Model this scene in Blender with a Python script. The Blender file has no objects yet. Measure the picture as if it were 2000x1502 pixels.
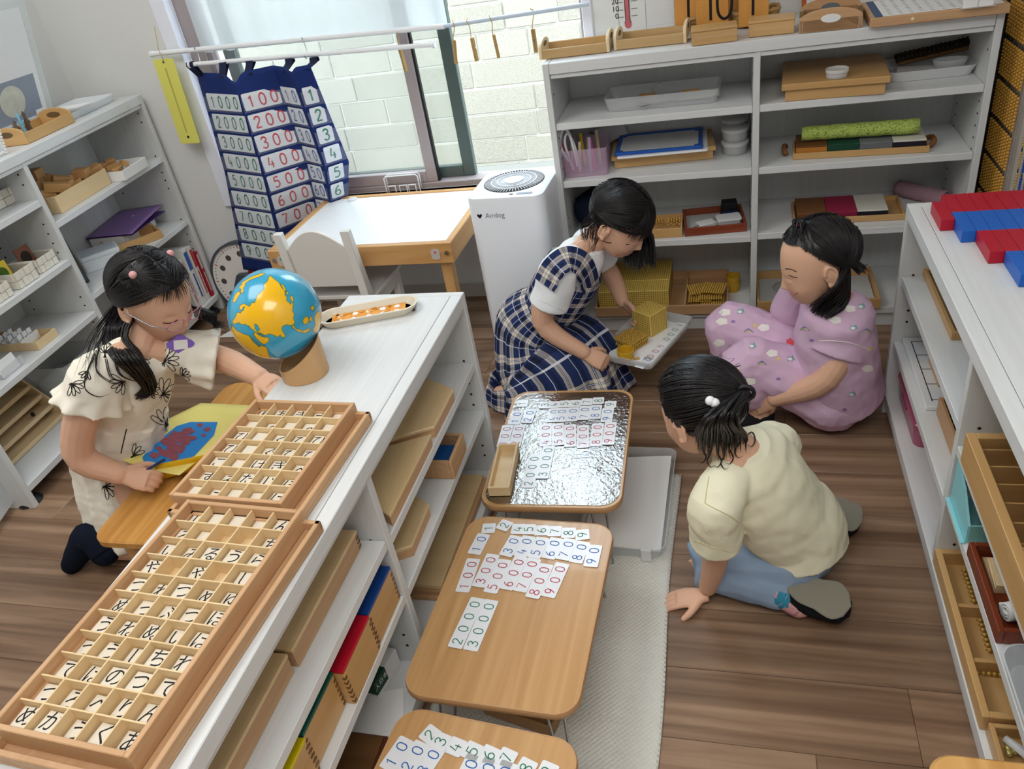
import bpy, math, random
from mathutils import Vector, Matrix, Euler, noise
random.seed(7)
R_ = math.radians
scn = bpy.context.scene
COL = scn.collection
# ------------------------------------------------------------------ camera
CAM_ROT = ((0.962694, 0.001188, 0.27059), (0.222931, 0.5633, -0.79561), (-0.153369, 0.826252, 0.542021))
CAM_POS = Vector((0, 0, 1.35))
FPX = 1525.16                      # focal length in pixels of the 2000 px wide frame
cam = bpy.data.cameras.new('camera')
cam.sensor_width = 36; cam.lens = FPX / 2000 * 36; cam.clip_start = .02
camo = bpy.data.objects.new('camera', cam); COL.objects.link(camo)
MR = Matrix(CAM_ROT)
camo.matrix_world = Matrix.Translation(CAM_POS) @ MR.to_4x4()
scn.camera = camo
# ------------------------------------------------------------------ world, lights, exposure
w = bpy.data.worlds.new('sky'); scn.world = w; w.use_nodes = True
bgn = w.node_tree.nodes['Background']
bgn.inputs[0].default_value = (.72, .87, 1.0, 1); bgn.inputs[1].default_value = 8.0
def area(name, loc, rot, sx, sy, power, col=(1, 1, 1)):
    l = bpy.data.lights.new(name, 'AREA'); l.shape = 'RECTANGLE'; l.size = sx; l.size_y = sy
    l.energy = power; l.color = col
    o = bpy.data.objects.new(name, l); COL.objects.link(o); o.location = loc; o.rotation_euler = rot
    return o
area('ceiling_fill_light', (-.05, -.3, 2.37), (0, 0, 0), 1.1, 1.1, 26, (1, .99, .965))  # added ceiling fill light, out of view, for even room brightness
area('ceiling_fill_light', (-1.5, .95, 2.37), (0, 0, 0), 1.1, 1.1, 21, (1, .99, .965))  # second added fill, placed to brighten the left shelf and wall
pt = area('window_portal', (-1.17, 2.75, 1.25), (R_(-90), 0, 0), 1.55, 1.7, 1); pt.data.cycles.is_portal = True
vs = scn.view_settings
vs.view_transform = 'Standard'; vs.look = 'None'; vs.gamma = 1; vs.use_curve_mapping = False
vs.exposure = 0.07
# ------------------------------------------------------------------ measuring: a pixel seen on a plane of the room
def ray(x, y): return MR @ Vector((x - 1000, 751 - y, -FPX))
def P(x, y, z=None, X=None, Y=None):
    d = ray(x, y)
    if z is not None: t = (z - CAM_POS.z) / d.z
    elif X is not None: t = (X - CAM_POS.x) / d.x
    else: t = (Y - CAM_POS.y) / d.y
    return CAM_POS + d * t
def P2(a, b, z):
    "left and right foot points on a level surface -> origin, width, turn"
    A = P(a[0], a[1], z); B = P(b[0], b[1], z); d = B - A
    return A, d.length, math.atan2(d.y, d.x)
# ------------------------------------------------------------------ mesh building
def perp(d):
    d = d.normalized(); a = Vector((0, 0, 1)) if abs(d.z) < .9 else Vector((1, 0, 0))
    u = d.cross(a).normalized(); return u, d.cross(u).normalized()
class G:
    def __init__(s): s.v = []; s.f = []; s.uv = {}; s.mi = []; s.cur = 0
    def add(s, vs, fs):
        o = len(s.v); s.v += [tuple(p) for p in vs]; s.f += [tuple(i + o for i in f) for f in fs]
        s.mi += [s.cur] * len(fs); return o
    def box(s, x0, x1, y0, y1, z0, z1, b=0, M=None):
        if x0 > x1: x0, x1 = x1, x0
        if y0 > y1: y0, y1 = y1, y0
        if z0 > z1: z0, z1 = z1, z0
        b = min(b, (x1 - x0) * .45, (y1 - y0) * .45, (z1 - z0) * .45)
        if b <= 0:
            v = [Vector((x, y, z)) for z in (z0, z1) for y in (y0, y1) for x in (x0, x1)]
            f = [(0, 2, 3, 1), (4, 5, 7, 6), (0, 1, 5, 4), (2, 6, 7, 3), (0, 4, 6, 2), (1, 3, 7, 5)]
        else:
            v = []; f = []; idx = {}
            X = (x0, x1); Y = (y0, y1); Z = (z0, z1); sg = (1, -1)
            for i in (0, 1):
                for j in (0, 1):
                    for k in (0, 1):
                        for ax in range(3):
                            q = [X[i], Y[j], Z[k]]; sgn = (sg[i], sg[j], sg[k])
                            for a in range(3):
                                if a != ax: q[a] += sgn[a] * b
                            idx[(i, j, k, ax)] = len(v); v.append(Vector(q))
            def face(l):
                c = sum((v[i] for i in l), Vector()) / len(l)
                n = (v[l[1]] - v[l[0]]).cross(v[l[2]] - v[l[1]])
                cc = Vector(((x0 + x1) / 2, (y0 + y1) / 2, (z0 + z1) / 2))
                f.append(tuple(l) if n.dot(c - cc) > 0 else tuple(l[::-1]))
            for ax in range(3):
                a, c = [t for t in range(3) if t != ax]
                for sd in (0, 1):
                    l = []
                    for p, q in ((0, 0), (1, 0), (1, 1), (0, 1)):
                        k = [0, 0, 0]; k[ax] = sd; k[a] = p; k[c] = q; l.append(idx[(k[0], k[1], k[2], ax)])
                    face(l)
                for p in (0, 1):
                    for q in (0, 1):
                        l = []
                        for sd, aa in ((0, a), (0, c), (1, c), (1, a)):
                            k = [0, 0, 0]; k[ax] = sd; k[a] = p; k[c] = q; l.append(idx[(k[0], k[1], k[2], aa)])
                        face(l)
            for i in (0, 1):
                for j in (0, 1):
                    for k in (0, 1): face([idx[(i, j, k, 0)], idx[(i, j, k, 1)], idx[(i, j, k, 2)]])
        if M is not None: v = [M @ p for p in v]
        s.add(v, f); return s
    def prism(s, poly, z0, z1, M=None, b=0):
        n = len(poly)
        a = sum(poly[i][0] * poly[(i + 1) % n][1] - poly[(i + 1) % n][0] * poly[i][1] for i in range(n))
        if a < 0: poly = poly[::-1]
        if b > 0:
            ins = inset(poly, b)
            rings = [(ins, z0), (poly, z0 + b), (poly, z1 - b), (ins, z1)]
        else: rings = [(poly, z0), (poly, z1)]
        v = [Vector((p[0], p[1], z)) for pl, z in rings for p in pl]; f = [tuple(range(n))[::-1]]
        for r in range(len(rings) - 1):
            for i in range(n):
                j = (i + 1) % n; f.append((r * n + i, r * n + j, (r + 1) * n + j, (r + 1) * n + i))
        f.append(tuple(range((len(rings) - 1) * n, len(rings) * n)))
        if M is not None: v = [M @ p for p in v]
        s.add(v, f); return s
    def cyl(s, p0, p1, r0, r1=None, n=12, caps=True):
        p0 = Vector(p0); p1 = Vector(p1); r1 = r0 if r1 is None else r1; u, w_ = perp(p1 - p0)
        v = []
        for p, r in ((p0, r0), (p1, r1)):
            for i in range(n):
                a = 2 * math.pi * i / n; v.append(p + (u * math.cos(a) + w_ * math.sin(a)) * r)
        f = [(i, (i + 1) % n, n + (i + 1) % n, n + i) for i in range(n)]
        if caps: f += [tuple(range(n))[::-1], tuple(range(n, 2 * n))]
        s.add(v, f); return s
    def tube(s, pts, r, n=6, closed=False, caps=True):
        pts = [Vector(p) for p in pts]; m = len(pts); rr = r if isinstance(r, (list, tuple)) else [r] * m
        v = []; u = None
        for i in range(m):
            d = (pts[(i + 1) % m] - pts[i - 1]) if closed else (pts[min(i + 1, m - 1)] - pts[max(i - 1, 0)])
            if d.length < 1e-9: d = Vector((0, 0, 1))
            d.normalize()
            if u is None: u = perp(d)[0]
            u = (u - d * u.dot(d)); u = perp(d)[0] if u.length < 1e-6 else u.normalized()
            w_ = d.cross(u)
            for k in range(n):
                a = 2 * math.pi * k / n; v.append(pts[i] + (u * math.cos(a) + w_ * math.sin(a)) * rr[i])
        f = []
        for i in range(m if closed else m - 1):
            for k in range(n):
                a = i * n + k; b = i * n + (k + 1) % n; j = (i + 1) % m
                f.append((a, b, j * n + (k + 1) % n, j * n + k))
        if caps and not closed: f += [tuple(range(n))[::-1], tuple(range((m - 1) * n, m * n))]
        s.add(v, f); return s
    def lathe(s, prof, n=24, M=None):
        m = len(prof); v = []
        for r, z in prof:
            for k in range(n):
                a = 2 * math.pi * k / n; v.append(Vector((r * math.cos(a), r * math.sin(a), z)))
        f = [(i * n + k, i * n + (k + 1) % n, (i + 1) * n + (k + 1) % n, (i + 1) * n + k) for i in range(m - 1) for k in range(n)]
        if prof[0][0] > 1e-6: f.append(tuple(range(n))[::-1])
        if prof[-1][0] > 1e-6: f.append(tuple(range((m - 1) * n, m * n)))
        if M is not None: v = [M @ p for p in v]
        s.add(v, f); return s
    def grid(s, fn, nu, nv, closed_u=False, uv=False):
        v = [Vector(fn(i / nu, j / nv)) for j in range(nv + 1) for i in range(nu + (0 if closed_u else 1))]
        wd = nu if closed_u else nu + 1; f = []; o = len(s.v)
        fo = len(s.f)
        for j in range(nv):
            for i in range(nu):
                a = j * wd + i; b = j * wd + (i + 1) % wd
                f.append((a, b, b + wd, a + wd))
                if uv: s.uv[fo + len(f) - 1] = [(i / nu, j / nv), ((i + 1) / nu, j / nv), ((i + 1) / nu, (j + 1) / nv), (i / nu, (j + 1) / nv)]
        s.add(v, f); return s
    def ico(s, c, r, M=None, n=10, m=6):
        c = Vector(c); r = Vector((r, r, r)) if not hasattr(r, '__len__') else Vector(r)
        v = [Vector((0, 0, -1))]
        for j in range(1, m):
            t = math.pi * j / m
            for i in range(n):
                a = 2 * math.pi * i / n; v.append(Vector((math.sin(t) * math.cos(a), math.sin(t) * math.sin(a), -math.cos(t))))
        v.append(Vector((0, 0, 1))); f = []
        for i in range(n):
            f.append((0, 1 + (i + 1) % n, 1 + i))
            for j in range(m - 2):
                a = 1 + j * n + i; b = 1 + j * n + (i + 1) % n; f.append((a, b, b + n, a + n))
            f.append((1 + (m - 2) * n + i, 1 + (m - 2) * n + (i + 1) % n, len(v) - 1))
        v = [Vector((p.x * r.x, p.y * r.y, p.z * r.z)) for p in v]
        if M is not None: v = [M @ p for p in v]
        s.add([p + c for p in v], f); return s
    def ribbon(s, pts, wd, z=0.0, M=None):
        "flat printed stroke in the local XY plane, facing +Z"
        m = len(pts); v = []
        for i in range(m):
            a = pts[max(i - 1, 0)]; b = pts[min(i + 1, m - 1)]
            dx, dy = b[0] - a[0], b[1] - a[1]; l = math.hypot(dx, dy) or 1; nx, ny = -dy / l * wd / 2, dx / l * wd / 2
            v += [Vector((pts[i][0] + nx, pts[i][1] + ny, z)), Vector((pts[i][0] - nx, pts[i][1] - ny, z))]
        f = [(2 * i, 2 * i + 1, 2 * i + 3, 2 * i + 2) for i in range(m - 1)]
        if M is not None: v = [M @ p for p in v]
        s.add(v, f); return s
    def mesh(s, name, mats, smooth=None):
        me = bpy.data.meshes.new(name); me.from_pydata(s.v, [], s.f)
        mats = mats if isinstance(mats, (list, tuple)) else [mats]
        for m in mats: me.materials.append(m)
        if len(mats) > 1:
            for p, i in zip(me.polygons, s.mi): p.material_index = i
        if s.uv:
            ul = me.uv_layers.new(name='UVMap')
            for p in me.polygons:
                q = s.uv.get(p.index)
                if q:
                    for li, t in zip(p.loop_indices, q): ul.data[li].uv = t
        if smooth == 1:
            for p in me.polygons: p.use_smooth = True
        elif smooth:
            for p in me.polygons: p.use_smooth = True
            me.set_sharp_from_angle(angle=R_(smooth))
        me.update(); return me
    def build(s, name, mats, parent=None, loc=None, rot=None, smooth=None, **tags):
        return link(name, s.mesh(name, mats, smooth), parent, loc, rot, **tags)
def link(name, me, parent=None, loc=None, rot=None, **tags):
    o = bpy.data.objects.new(name, me); COL.objects.link(o)
    if parent is not None: o.parent = parent
    if loc is not None: o.location = loc
    if rot is not None: o.rotation_euler = rot if hasattr(rot, '__len__') else (0, 0, rot)
    for k, v in tags.items():
        if v is not None: o[k if k != 'cat' else 'category'] = v
    return o
def thing(name, label, cat, loc=(0, 0, 0), rot=0, group=None):
    return link(name, None, None, loc, rot, label=label, cat=cat, group=group)
def struct(name, me_or_none=None, **k): return link(name, me_or_none, kind='structure', **k)
def inset(poly, d):
    n = len(poly); out = []
    for i in range(n):
        a, b, c = poly[i - 1], poly[i], poly[(i + 1) % n]
        e1 = Vector((b[0] - a[0], b[1] - a[1])); e2 = Vector((c[0] - b[0], c[1] - b[1]))
        e1 = e1.normalized() if e1.length else Vector((1, 0)); e2 = e2.normalized() if e2.length else e1
        nn = Vector((-e1.y - e2.y, e1.x + e2.x)); l = nn.length or 1
        k = d / max(.4, (nn / l).dot(Vector((-e1.y, e1.x))))
        out.append((b[0] + nn.x / l * k, b[1] + nn.y / l * k))
    return out
def rrect(x0, x1, y0, y1, r, n=6):
    out = []
    for cx, cy, a0 in ((x1 - r, y1 - r, 0), (x0 + r, y1 - r, 90), (x0 + r, y0 + r, 180), (x1 - r, y0 + r, 270)):
        for i in range(n + 1):
            a = R_(a0 + 90 * i / n); out.append((cx + r * math.cos(a), cy + r * math.sin(a)))
    return out
def spline(pts, k=6, closed=False):
    pts = [Vector(p) for p in pts]; n = len(pts); out = []
    for i in range(n if closed else n - 1):
        g_ = (lambda j: pts[j % n]) if closed else (lambda j: pts[max(0, min(n - 1, j))])
        p0, p1, p2, p3 = g_(i - 1), g_(i), g_(i + 1), g_(i + 2)
        for j in range(k):
            t = j / k
            out.append(.5 * ((2 * p1) + (p2 - p0) * t + (2 * p0 - 5 * p1 + 4 * p2 - p3) * t * t + (3 * p1 - p0 - 3 * p2 + p3) * t ** 3))
    if not closed: out.append(pts[-1])
    return out
def tray_shell(g, wd, dp, h, t, bt=None, b=.0012, r=0):
    "open box: floor and four sides, origin at front-left-bottom corner"
    bt = bt or t
    g.box(0, wd, 0, t, 0, h, b); g.box(0, wd, dp - t, dp, 0, h, b)
    g.box(0, t, t, dp - t, 0, h, b); g.box(wd - t, wd, t, dp - t, 0, h, b)
    g.box(t, wd - t, t, dp - t, 0, bt); return g
def rtray(g, wd, dp, h, t, r, flare=0.0, n=5, bt=None):
    "thin walled tray with rounded corners, centre at origin"
    bt = bt or t
    o0 = rrect(-wd / 2 + flare, wd / 2 - flare, -dp / 2 + flare, dp / 2 - flare, r, n); o1 = rrect(-wd / 2, wd / 2, -dp / 2, dp / 2, r, n)
    i1 = inset(o1, t); i0 = inset(o0, t); m = len(o0)
    v = [Vector((p[0], p[1], z)) for pl, z in ((o0, 0), (o1, h), (i1, h), (i0, bt)) for p in pl]; f = [tuple(range(m))[::-1]]
    for q in range(3):
        for i in range(m):
            j = (i + 1) % m; f.append((q * m + i, q * m + j, (q + 1) * m + j, (q + 1) * m + i))
    f.append(tuple(range(3 * m, 4 * m)))
    g.add(v, f); return g
# ------------------------------------------------------------------ materials
def lin(h):
    h = h.lstrip('#'); c = [int(h[i:i + 2], 16) / 255 for i in (0, 2, 4)]
    return tuple((x / 12.92 if x <= .04045 else ((x + .055) / 1.055) ** 2.4) for x in c) + (1,)
MC = {}
def mat(hexc, rough=.5, spec=.4, metal=0, coat=0, trans=0, alpha=1, bump=0, bscale=200, var=0, vscale=8, sss=0, sheen=0, key=None, ior=1.45):
    key = key or (hexc, rough, spec, metal, coat, trans, alpha, bump, bscale, var, vscale, sss, sheen)
    if key in MC: return MC[key]
    m = bpy.data.materials.new('surface_' + hexc.strip('#')); m.use_nodes = True; nt = m.node_tree; B = nt.nodes['Principled BSDF']
    c = lin(hexc); B.inputs['Base Color'].default_value = c; B.inputs['Roughness'].default_value = rough
    B.inputs['Specular IOR Level'].default_value = spec; B.inputs['Metallic'].default_value = metal
    B.inputs['Coat Weight'].default_value = coat; B.inputs['Transmission Weight'].default_value = trans; B.inputs['Alpha'].default_value = alpha
    B.inputs['IOR'].default_value = ior
    if sheen: B.inputs['Sheen Weight'].default_value = sheen
    if sss: B.inputs['Subsurface Weight'].default_value = sss; B.inputs['Subsurface Radius'].default_value = (.012, .005, .003)
    tc = nt.nodes.new('ShaderNodeTexCoord')
    if var:
        n = nt.nodes.new('ShaderNodeTexNoise'); n.inputs['Scale'].default_value = vscale; n.inputs['Detail'].default_value = 4
        nt.links.new(tc.outputs['Object'], n.inputs['Vector'])
        mx = nt.nodes.new('ShaderNodeMix'); mx.data_type = 'RGBA'
        mx.inputs[6].default_value = tuple(x * (1 - var) for x in c[:3]) + (1,); mx.inputs[7].default_value = tuple(min(1, x * (1 + var)) for x in c[:3]) + (1,)
        nt.links.new(n.outputs['Fac'], mx.inputs[0]); nt.links.new(mx.outputs[2], B.inputs['Base Color'])
    if bump:
        n = nt.nodes.new('ShaderNodeTexNoise'); n.inputs['Scale'].default_value = bscale; n.inputs['Detail'].default_value = 3
        nt.links.new(tc.outputs['Object'], n.inputs['Vector'])
        bp = nt.nodes.new('ShaderNodeBump'); bp.inputs['Strength'].default_value = bump; bp.inputs['Distance'].default_value = .001
        nt.links.new(n.outputs['Fac'], bp.inputs['Height']); nt.links.new(bp.outputs[0], B.inputs['Normal'])
    MC[key] = m; return m
def wood(c1, c2, axis='x', scale=18, stretch=14, rough=.45, spec=.35, coat=0, rnd=.25, bump=.06, contrast=.5, dist=1.5, key=None):
    "grain runs along the local axis; each piece gets its own shift and tone"
    key = key or ('wood', c1, c2, axis, scale, stretch, rough, coat, rnd)
    if key in MC: return MC[key]
    m = bpy.data.materials.new('wood_' + c1.strip('#')); m.use_nodes = True; nt = m.node_tree; B = nt.nodes['Principled BSDF']; L = nt.links.new
    B.inputs['Roughness'].default_value = rough; B.inputs['Specular IOR Level'].default_value = spec; B.inputs['Coat Weight'].default_value = coat
    tc = nt.nodes.new('ShaderNodeTexCoord'); oi = nt.nodes.new('ShaderNodeObjectInfo')
    mp = nt.nodes.new('ShaderNodeMapping'); s = [scale * stretch / 10] * 3; s['xyz'.index(axis)] = scale / 10
    mp.inputs['Scale'].default_value = s
    ad = nt.nodes.new('ShaderNodeVectorMath'); ad.operation = 'ADD'
    ml = nt.nodes.new('ShaderNodeMath'); ml.operation = 'MULTIPLY'; ml.inputs[1].default_value = 37.0
    L(oi.outputs['Random'], ml.inputs[0]); L(tc.outputs['Object'], ad.inputs[0]); L(ml.outputs[0], ad.inputs[1]); L(ad.outputs[0], mp.inputs['Vector'])
    n = nt.nodes.new('ShaderNodeTexNoise'); n.inputs['Scale'].default_value = 1; n.inputs['Detail'].default_value = 6; n.inputs['Distortion'].default_value = dist
    L(mp.outputs[0], n.inputs['Vector'])
    cr = nt.nodes.new('ShaderNodeValToRGB'); cr.color_ramp.elements[0].position = .5 - contrast / 2; cr.color_ramp.elements[1].position = .5 + contrast / 2
    cr.color_ramp.elements[0].color = lin(c2); cr.color_ramp.elements[1].color = lin(c1)
    L(n.outputs['Fac'], cr.inputs[0])
    hv = nt.nodes.new('ShaderNodeHueSaturation'); mr = nt.nodes.new('ShaderNodeMapRange')
    mr.inputs[3].default_value = 1 - rnd; mr.inputs[4].default_value = 1 + rnd; L(oi.outputs['Random'], mr.inputs[0]); L(mr.outputs[0], hv.inputs['Value'])
    L(cr.outputs[0], hv.inputs['Color']); L(hv.outputs[0], B.inputs['Base Color'])
    if bump:
        bp = nt.nodes.new('ShaderNodeBump'); bp.inputs['Strength'].default_value = bump; bp.inputs['Distance'].default_value = .002
        L(n.outputs['Fac'], bp.inputs['Height']); L(bp.outputs[0], B.inputs['Normal'])
    MC[key] = m; return m
def clear(hexc='#ffffff', a=.25, rough=.08, key=None):
    "thin clear plastic: mixes a tinted see-through sheet with a glossy skin"
    key = ('clear', hexc, a, rough)
    if key in MC: return MC[key]
    m = bpy.data.materials.new('clear_plastic'); m.use_nodes = True; nt = m.node_tree; B = nt.nodes['Principled BSDF']
    B.inputs['Base Color'].default_value = lin(hexc); B.inputs['Roughness'].default_value = rough; B.inputs['Specular IOR Level'].default_value = .6; B.inputs['Alpha'].default_value = a
    MC[key] = m; return m
WHITE = wood('#e0e2e2', '#d3d5d5', 'x', 14, 30, .42, .35, 0, .012, .03, .6)          # white printed wood panel
WHITEY = wood('#e0e2e2', '#d3d5d5', 'y', 14, 30, .42, .35, 0, .012, .03, .6)
WHITEZ = wood('#dcdedd', '#cfd1d0', 'z', 14, 30, .42, .35, 0, .012, .03, .6)
BEECH = wood('#cba47c', '#bb9066', 'x', 30, 12, .45, .35, 0, .06)
BEECHY = wood('#cba47c', '#bb9066', 'y', 30, 12, .45, .35, 0, .06)
BIRCH = wood('#e8cfa4', '#dcbd8c', 'x', 14, 10, .42, .35, .1, .05)
BIRCHY = wood('#e8cfa4', '#dcbd8c', 'y', 14, 10, .42, .35, .1, .05)
PINE = wood('#d6aa74', '#bf8d54', 'x', 12, 14, .4, .4, .15, .05, .05, .45)
PINEY = wood('#d6aa74', '#bf8d54', 'y', 12, 14, .4, .4, .15, .05, .05, .45)
PINEZ = wood('#d6aa74', '#bf8d54', 'z', 12, 14, .4, .4, .15, .05, .05, .45)
MAPLE = wood('#cfa872', '#bd925a', 'x', 14, 10, .4, .4, .15, .08)
MAPLEY = wood('#cfa872', '#bd925a', 'y', 14, 10, .4, .4, .15, .08)
REDWOOD = wood('#8a3f22', '#6f2d17', 'x', 14, 10, .35, .4, .2, .05)
BROWNWOOD = wood('#7d5936', '#64431f', 'y', 14, 10, .45, .35, 0, .05)
PLASTW = mat('#eef0f2', .3, .5); PAPER = mat('#f1f1f0', .7, .2); CARDM = mat('#eceef2', .3, .5, coat=.3)
GREEN = mat('#2f7d5e', .5, .2); REDI = mat('#b8334a', .5, .2); BLUEI = mat('#2765ae', .5, .2); INK = mat('#1c1b1d', .5, .2)
CHROME = mat('#b8b8ba', .25, .5, metal=1); BLACKP = mat('#1c1d20', .45, .4)
# ================================================================== the room
WALLM = mat('#e0e0de', .85, .15, bump=.25, bscale=320)
WALLL = mat('#e4e5e4', .85, .15, bump=.25, bscale=320)
XL, XR, YB, ZC = -2.395, .735, 2.6, 2.4
# floor of separate boards, each board 151 mm wide and laid along x
FLOORM = wood('#a3866d', '#765c47', 'x', 20, 16, .38, .4, .12, .16, .10, .62, 1.2, key='floor')
def floor_tone():
    nt = FLOORM.node_tree; L = nt.links.new
    hv = [n for n in nt.nodes if n.type == 'HUE_SAT'][0]; B = nt.nodes['Principled BSDF']
    tc = [n for n in nt.nodes if n.type == 'TEX_COORD'][0]; oi = [n for n in nt.nodes if n.type == 'OBJECT_INFO'][0]
    ad = nt.nodes.new('ShaderNodeVectorMath'); ad.operation = 'ADD'; L(tc.outputs['Object'], ad.inputs[0])
    ml = nt.nodes.new('ShaderNodeMath'); ml.operation = 'MULTIPLY'; ml.inputs[1].default_value = 91.; L(oi.outputs['Random'], ml.inputs[0]); L(ml.outputs[0], ad.inputs[1])
    mp = nt.nodes.new('ShaderNodeMapping'); mp.inputs['Scale'].default_value = (.55, 22, 1); L(ad.outputs[0], mp.inputs[0])
    n = nt.nodes.new('ShaderNodeTexNoise'); n.inputs['Scale'].default_value = 1.0; n.inputs['Detail'].default_value = 2; n.inputs['Distortion'].default_value = .6; L(mp.outputs[0], n.inputs['Vector'])
    cr = nt.nodes.new('ShaderNodeValToRGB'); cr.color_ramp.elements[0].position = .36; cr.color_ramp.elements[1].position = .62
    cr.color_ramp.elements[0].color = (.62, .56, .52, 1); cr.color_ramp.elements[1].color = (1.12, 1.12, 1.12, 1); L(n.outputs['Fac'], cr.inputs[0])
    mx = nt.nodes.new('ShaderNodeMix'); mx.data_type = 'RGBA'; mx.blend_type = 'MULTIPLY'; mx.inputs[0].default_value = 1
    L(hv.outputs[0], mx.inputs[6]); L(cr.outputs[0], mx.inputs[7]); L(mx.outputs[2], B.inputs['Base Color'])
floor_tone()
fl = struct('floor', G().box(XL, XR, -2.4, YB, -.05, -.012).mesh('floor_base', mat('#3a2a1e', .8, .1)))
PL = 1.818; PW = .1513
pm = {}
def plank(ln):
    k = round(ln, 3)
    if k not in pm: pm[k] = G().box(0, ln - .0006, .0004, PW - .0004, -.012, 0, .0008).mesh('plank', FLOORM)
    return pm[k]
row = 0; y = .988 - PW * 21
OFF = {0: .2, 1: 1.1, 2: .62, 3: 1.5, 4: .93, 5: .05, 6: 1.33}
while y < YB - .01:
    off = {22: None}.get(row, OFF[(row * 3) % 7]); x = XL - (OFF[(row * 3) % 7])
    while x < XR:
        a = max(x, XL); b = min(x + PL, XR)
        if b - a > .02 and y + PW > -2.3: link('plank', plank(b - a), fl, (a, y, 0))
        x += PL
    y += PW; row += 1
# walls
struct('wall_left', G().box(XL - .1, XL, -2.4, YB + .12, 0, ZC).mesh('wall_left', WALLL))
struct('wall_right', G().box(XR, XR + .1, -2.4, YB + .12, 0, ZC).mesh('wall_right', WALLM))
g = G(); wx0, wx1, sill = -1.919, -.428, .435
g.box(XL, XR, YB, YB + .12, 0, sill); g.box(XL, wx0, YB, YB + .12, sill, ZC); g.box(wx1, XR, YB, YB + .12, sill, ZC); g.box(wx0, wx1, YB, YB + .12, 2.05, ZC)
struct('wall_back', g.mesh('wall_back', WALLM))
struct('wall_front', G().box(XL - .1, XR + .1, -2.5, -2.4, 0, ZC).mesh('wall_front', WALLM))
struct('ceiling', G().box(XL, XR, -2.4, YB, ZC, ZC + .1).mesh('ceiling', mat('#e8e6e0', .9, .1)))
struct('baseboard_back', G().box(XL, XR, YB - .008, YB, 0, .059, .002).mesh('baseboard_back', mat('#bcb5ac', .6, .3)))
struct('baseboard_left', G().box(XL, XL + .008, -2.4, YB - .008, 0, .059, .002).mesh('baseboard_left', mat('#bcb5ac', .6, .3)))
for lx, y in ((-.05, -.3), (-1.5, .95)):
    t = thing('ceiling_fill_lamp', 'square white added fill lamp on the unseen ceiling ' + ('above the bench on the left' if y > 0 else 'behind the viewer'), 'lamp', (lx, y, ZC))
    G().box(-.6, .6, -.6, .6, -.02, 0, .005).build('housing', PLASTW, t)  # housing added over each fill light, out of view
# window: trim, frame, two sashes pushed left so that the right half stands open
ALU = mat('#a79c9c', .4, .5, metal=.2); ALUG = mat('#54625e', .35, .5, metal=.2)
tr = G().box(wx0, wx0 + .058, YB - .014, YB + .03, sill, 2.05, .003); struct('trim_1', tr.mesh('trim_1', mat('#eef0fa', .4, .4)))
tr = G().box(wx1 - .012, wx1 + .02, YB - .012, YB + .03, sill, 2.05, .003); struct('trim_2', tr.mesh('trim_2', mat('#eef0fa', .4, .4)))
g = G().box(wx0 + .05, wx1, YB - .02, YB + .03, sill - .022, sill, .004); struct('trim_3', g.mesh('window_sill', mat('#d9cfc0', .4, .4)))
win = struct('window_1')
g = G(); g.box(wx0 + .055, -1.80, YB + .03, YB + .11, sill, 2.05, .002); g.box(wx0 + .055, wx1, YB + .03, YB + .11, sill - .01, sill + .02, .002); g.box(wx1 - .025, wx1, YB + .03, YB + .11, sill, 2.05, .002)
g.build('window_frame', ALU, win)
def sash(x0, x1, y, m, st, gm):
    s = G().box(x0, x0 + st, y, y + .028, sill + .02, 2.05, .002).box(x1 - st, x1, y, y + .028, sill + .02, 2.05, .002).box(x0 + st, x1 - st, y, y + .028, sill + .02, sill + .06, .002).build('sash', m, win)
    G().box(x0 + st, x1 - st, y + .012, y + .017, sill + .06, 2.05).build('pane', gm, s)
    return s
xa = P(795, 55, Y=2.652).x; xb = P(877, 40, Y=2.69).x
sash(-1.82, xa, 2.638, ALU, .04, clear('#f4f4f2', .12, .05))
sash(-1.76, xb, 2.676, ALUG, .045, clear('#c6dccf', .2, .05))
k = G().box(xa - .002, xa + .008, 2.645, 2.66, sill + .02, 2.05).build('gasket', BLACKP, win)
# outside: garden wall of rough stone blocks
YW = 4.0
st = struct('wall_garden', G().box(-5.2, 1.6, YW + .012, YW + .25, -.2, 1.75).mesh('mortar', mat('#e4dfd4', .9, .1)))
STONE = wood('#c9bfae', '#8c8476', 'x', 900, 10, .85, .2, 0, .08, .6, .55, .4, key='stone')
bmesh_cache = {}
rz = random.Random(3)
for r in range(13):
    z0 = .066 + (r - 1) * .1305; x = -5.0 - rz.random() * .3
    while x < 1.4:
        ln = rz.choice((.26, .33, .41, .48)); k = ln
        if k not in bmesh_cache: bmesh_cache[k] = G().box(.004, ln - .004, 0, .05, .004, .1265, .004).mesh('block', STONE)
        link('block', bmesh_cache[k], st, (x, YW + rz.random() * .006, z0)); x += ln
struct('ground', G().box(-5.2, 1.6, YB + .12, YW + .012, -.25, -.06).mesh('ground', mat('#8a867d', .9, .1, bump=.6, bscale=90)))
struct('wall_garden_footing', G().box(-5.2, 1.6, YW - .16, YW, -.2, .06, .01).mesh('footing', mat('#96938b', .9, .1, bump=.5, bscale=80)))
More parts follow.
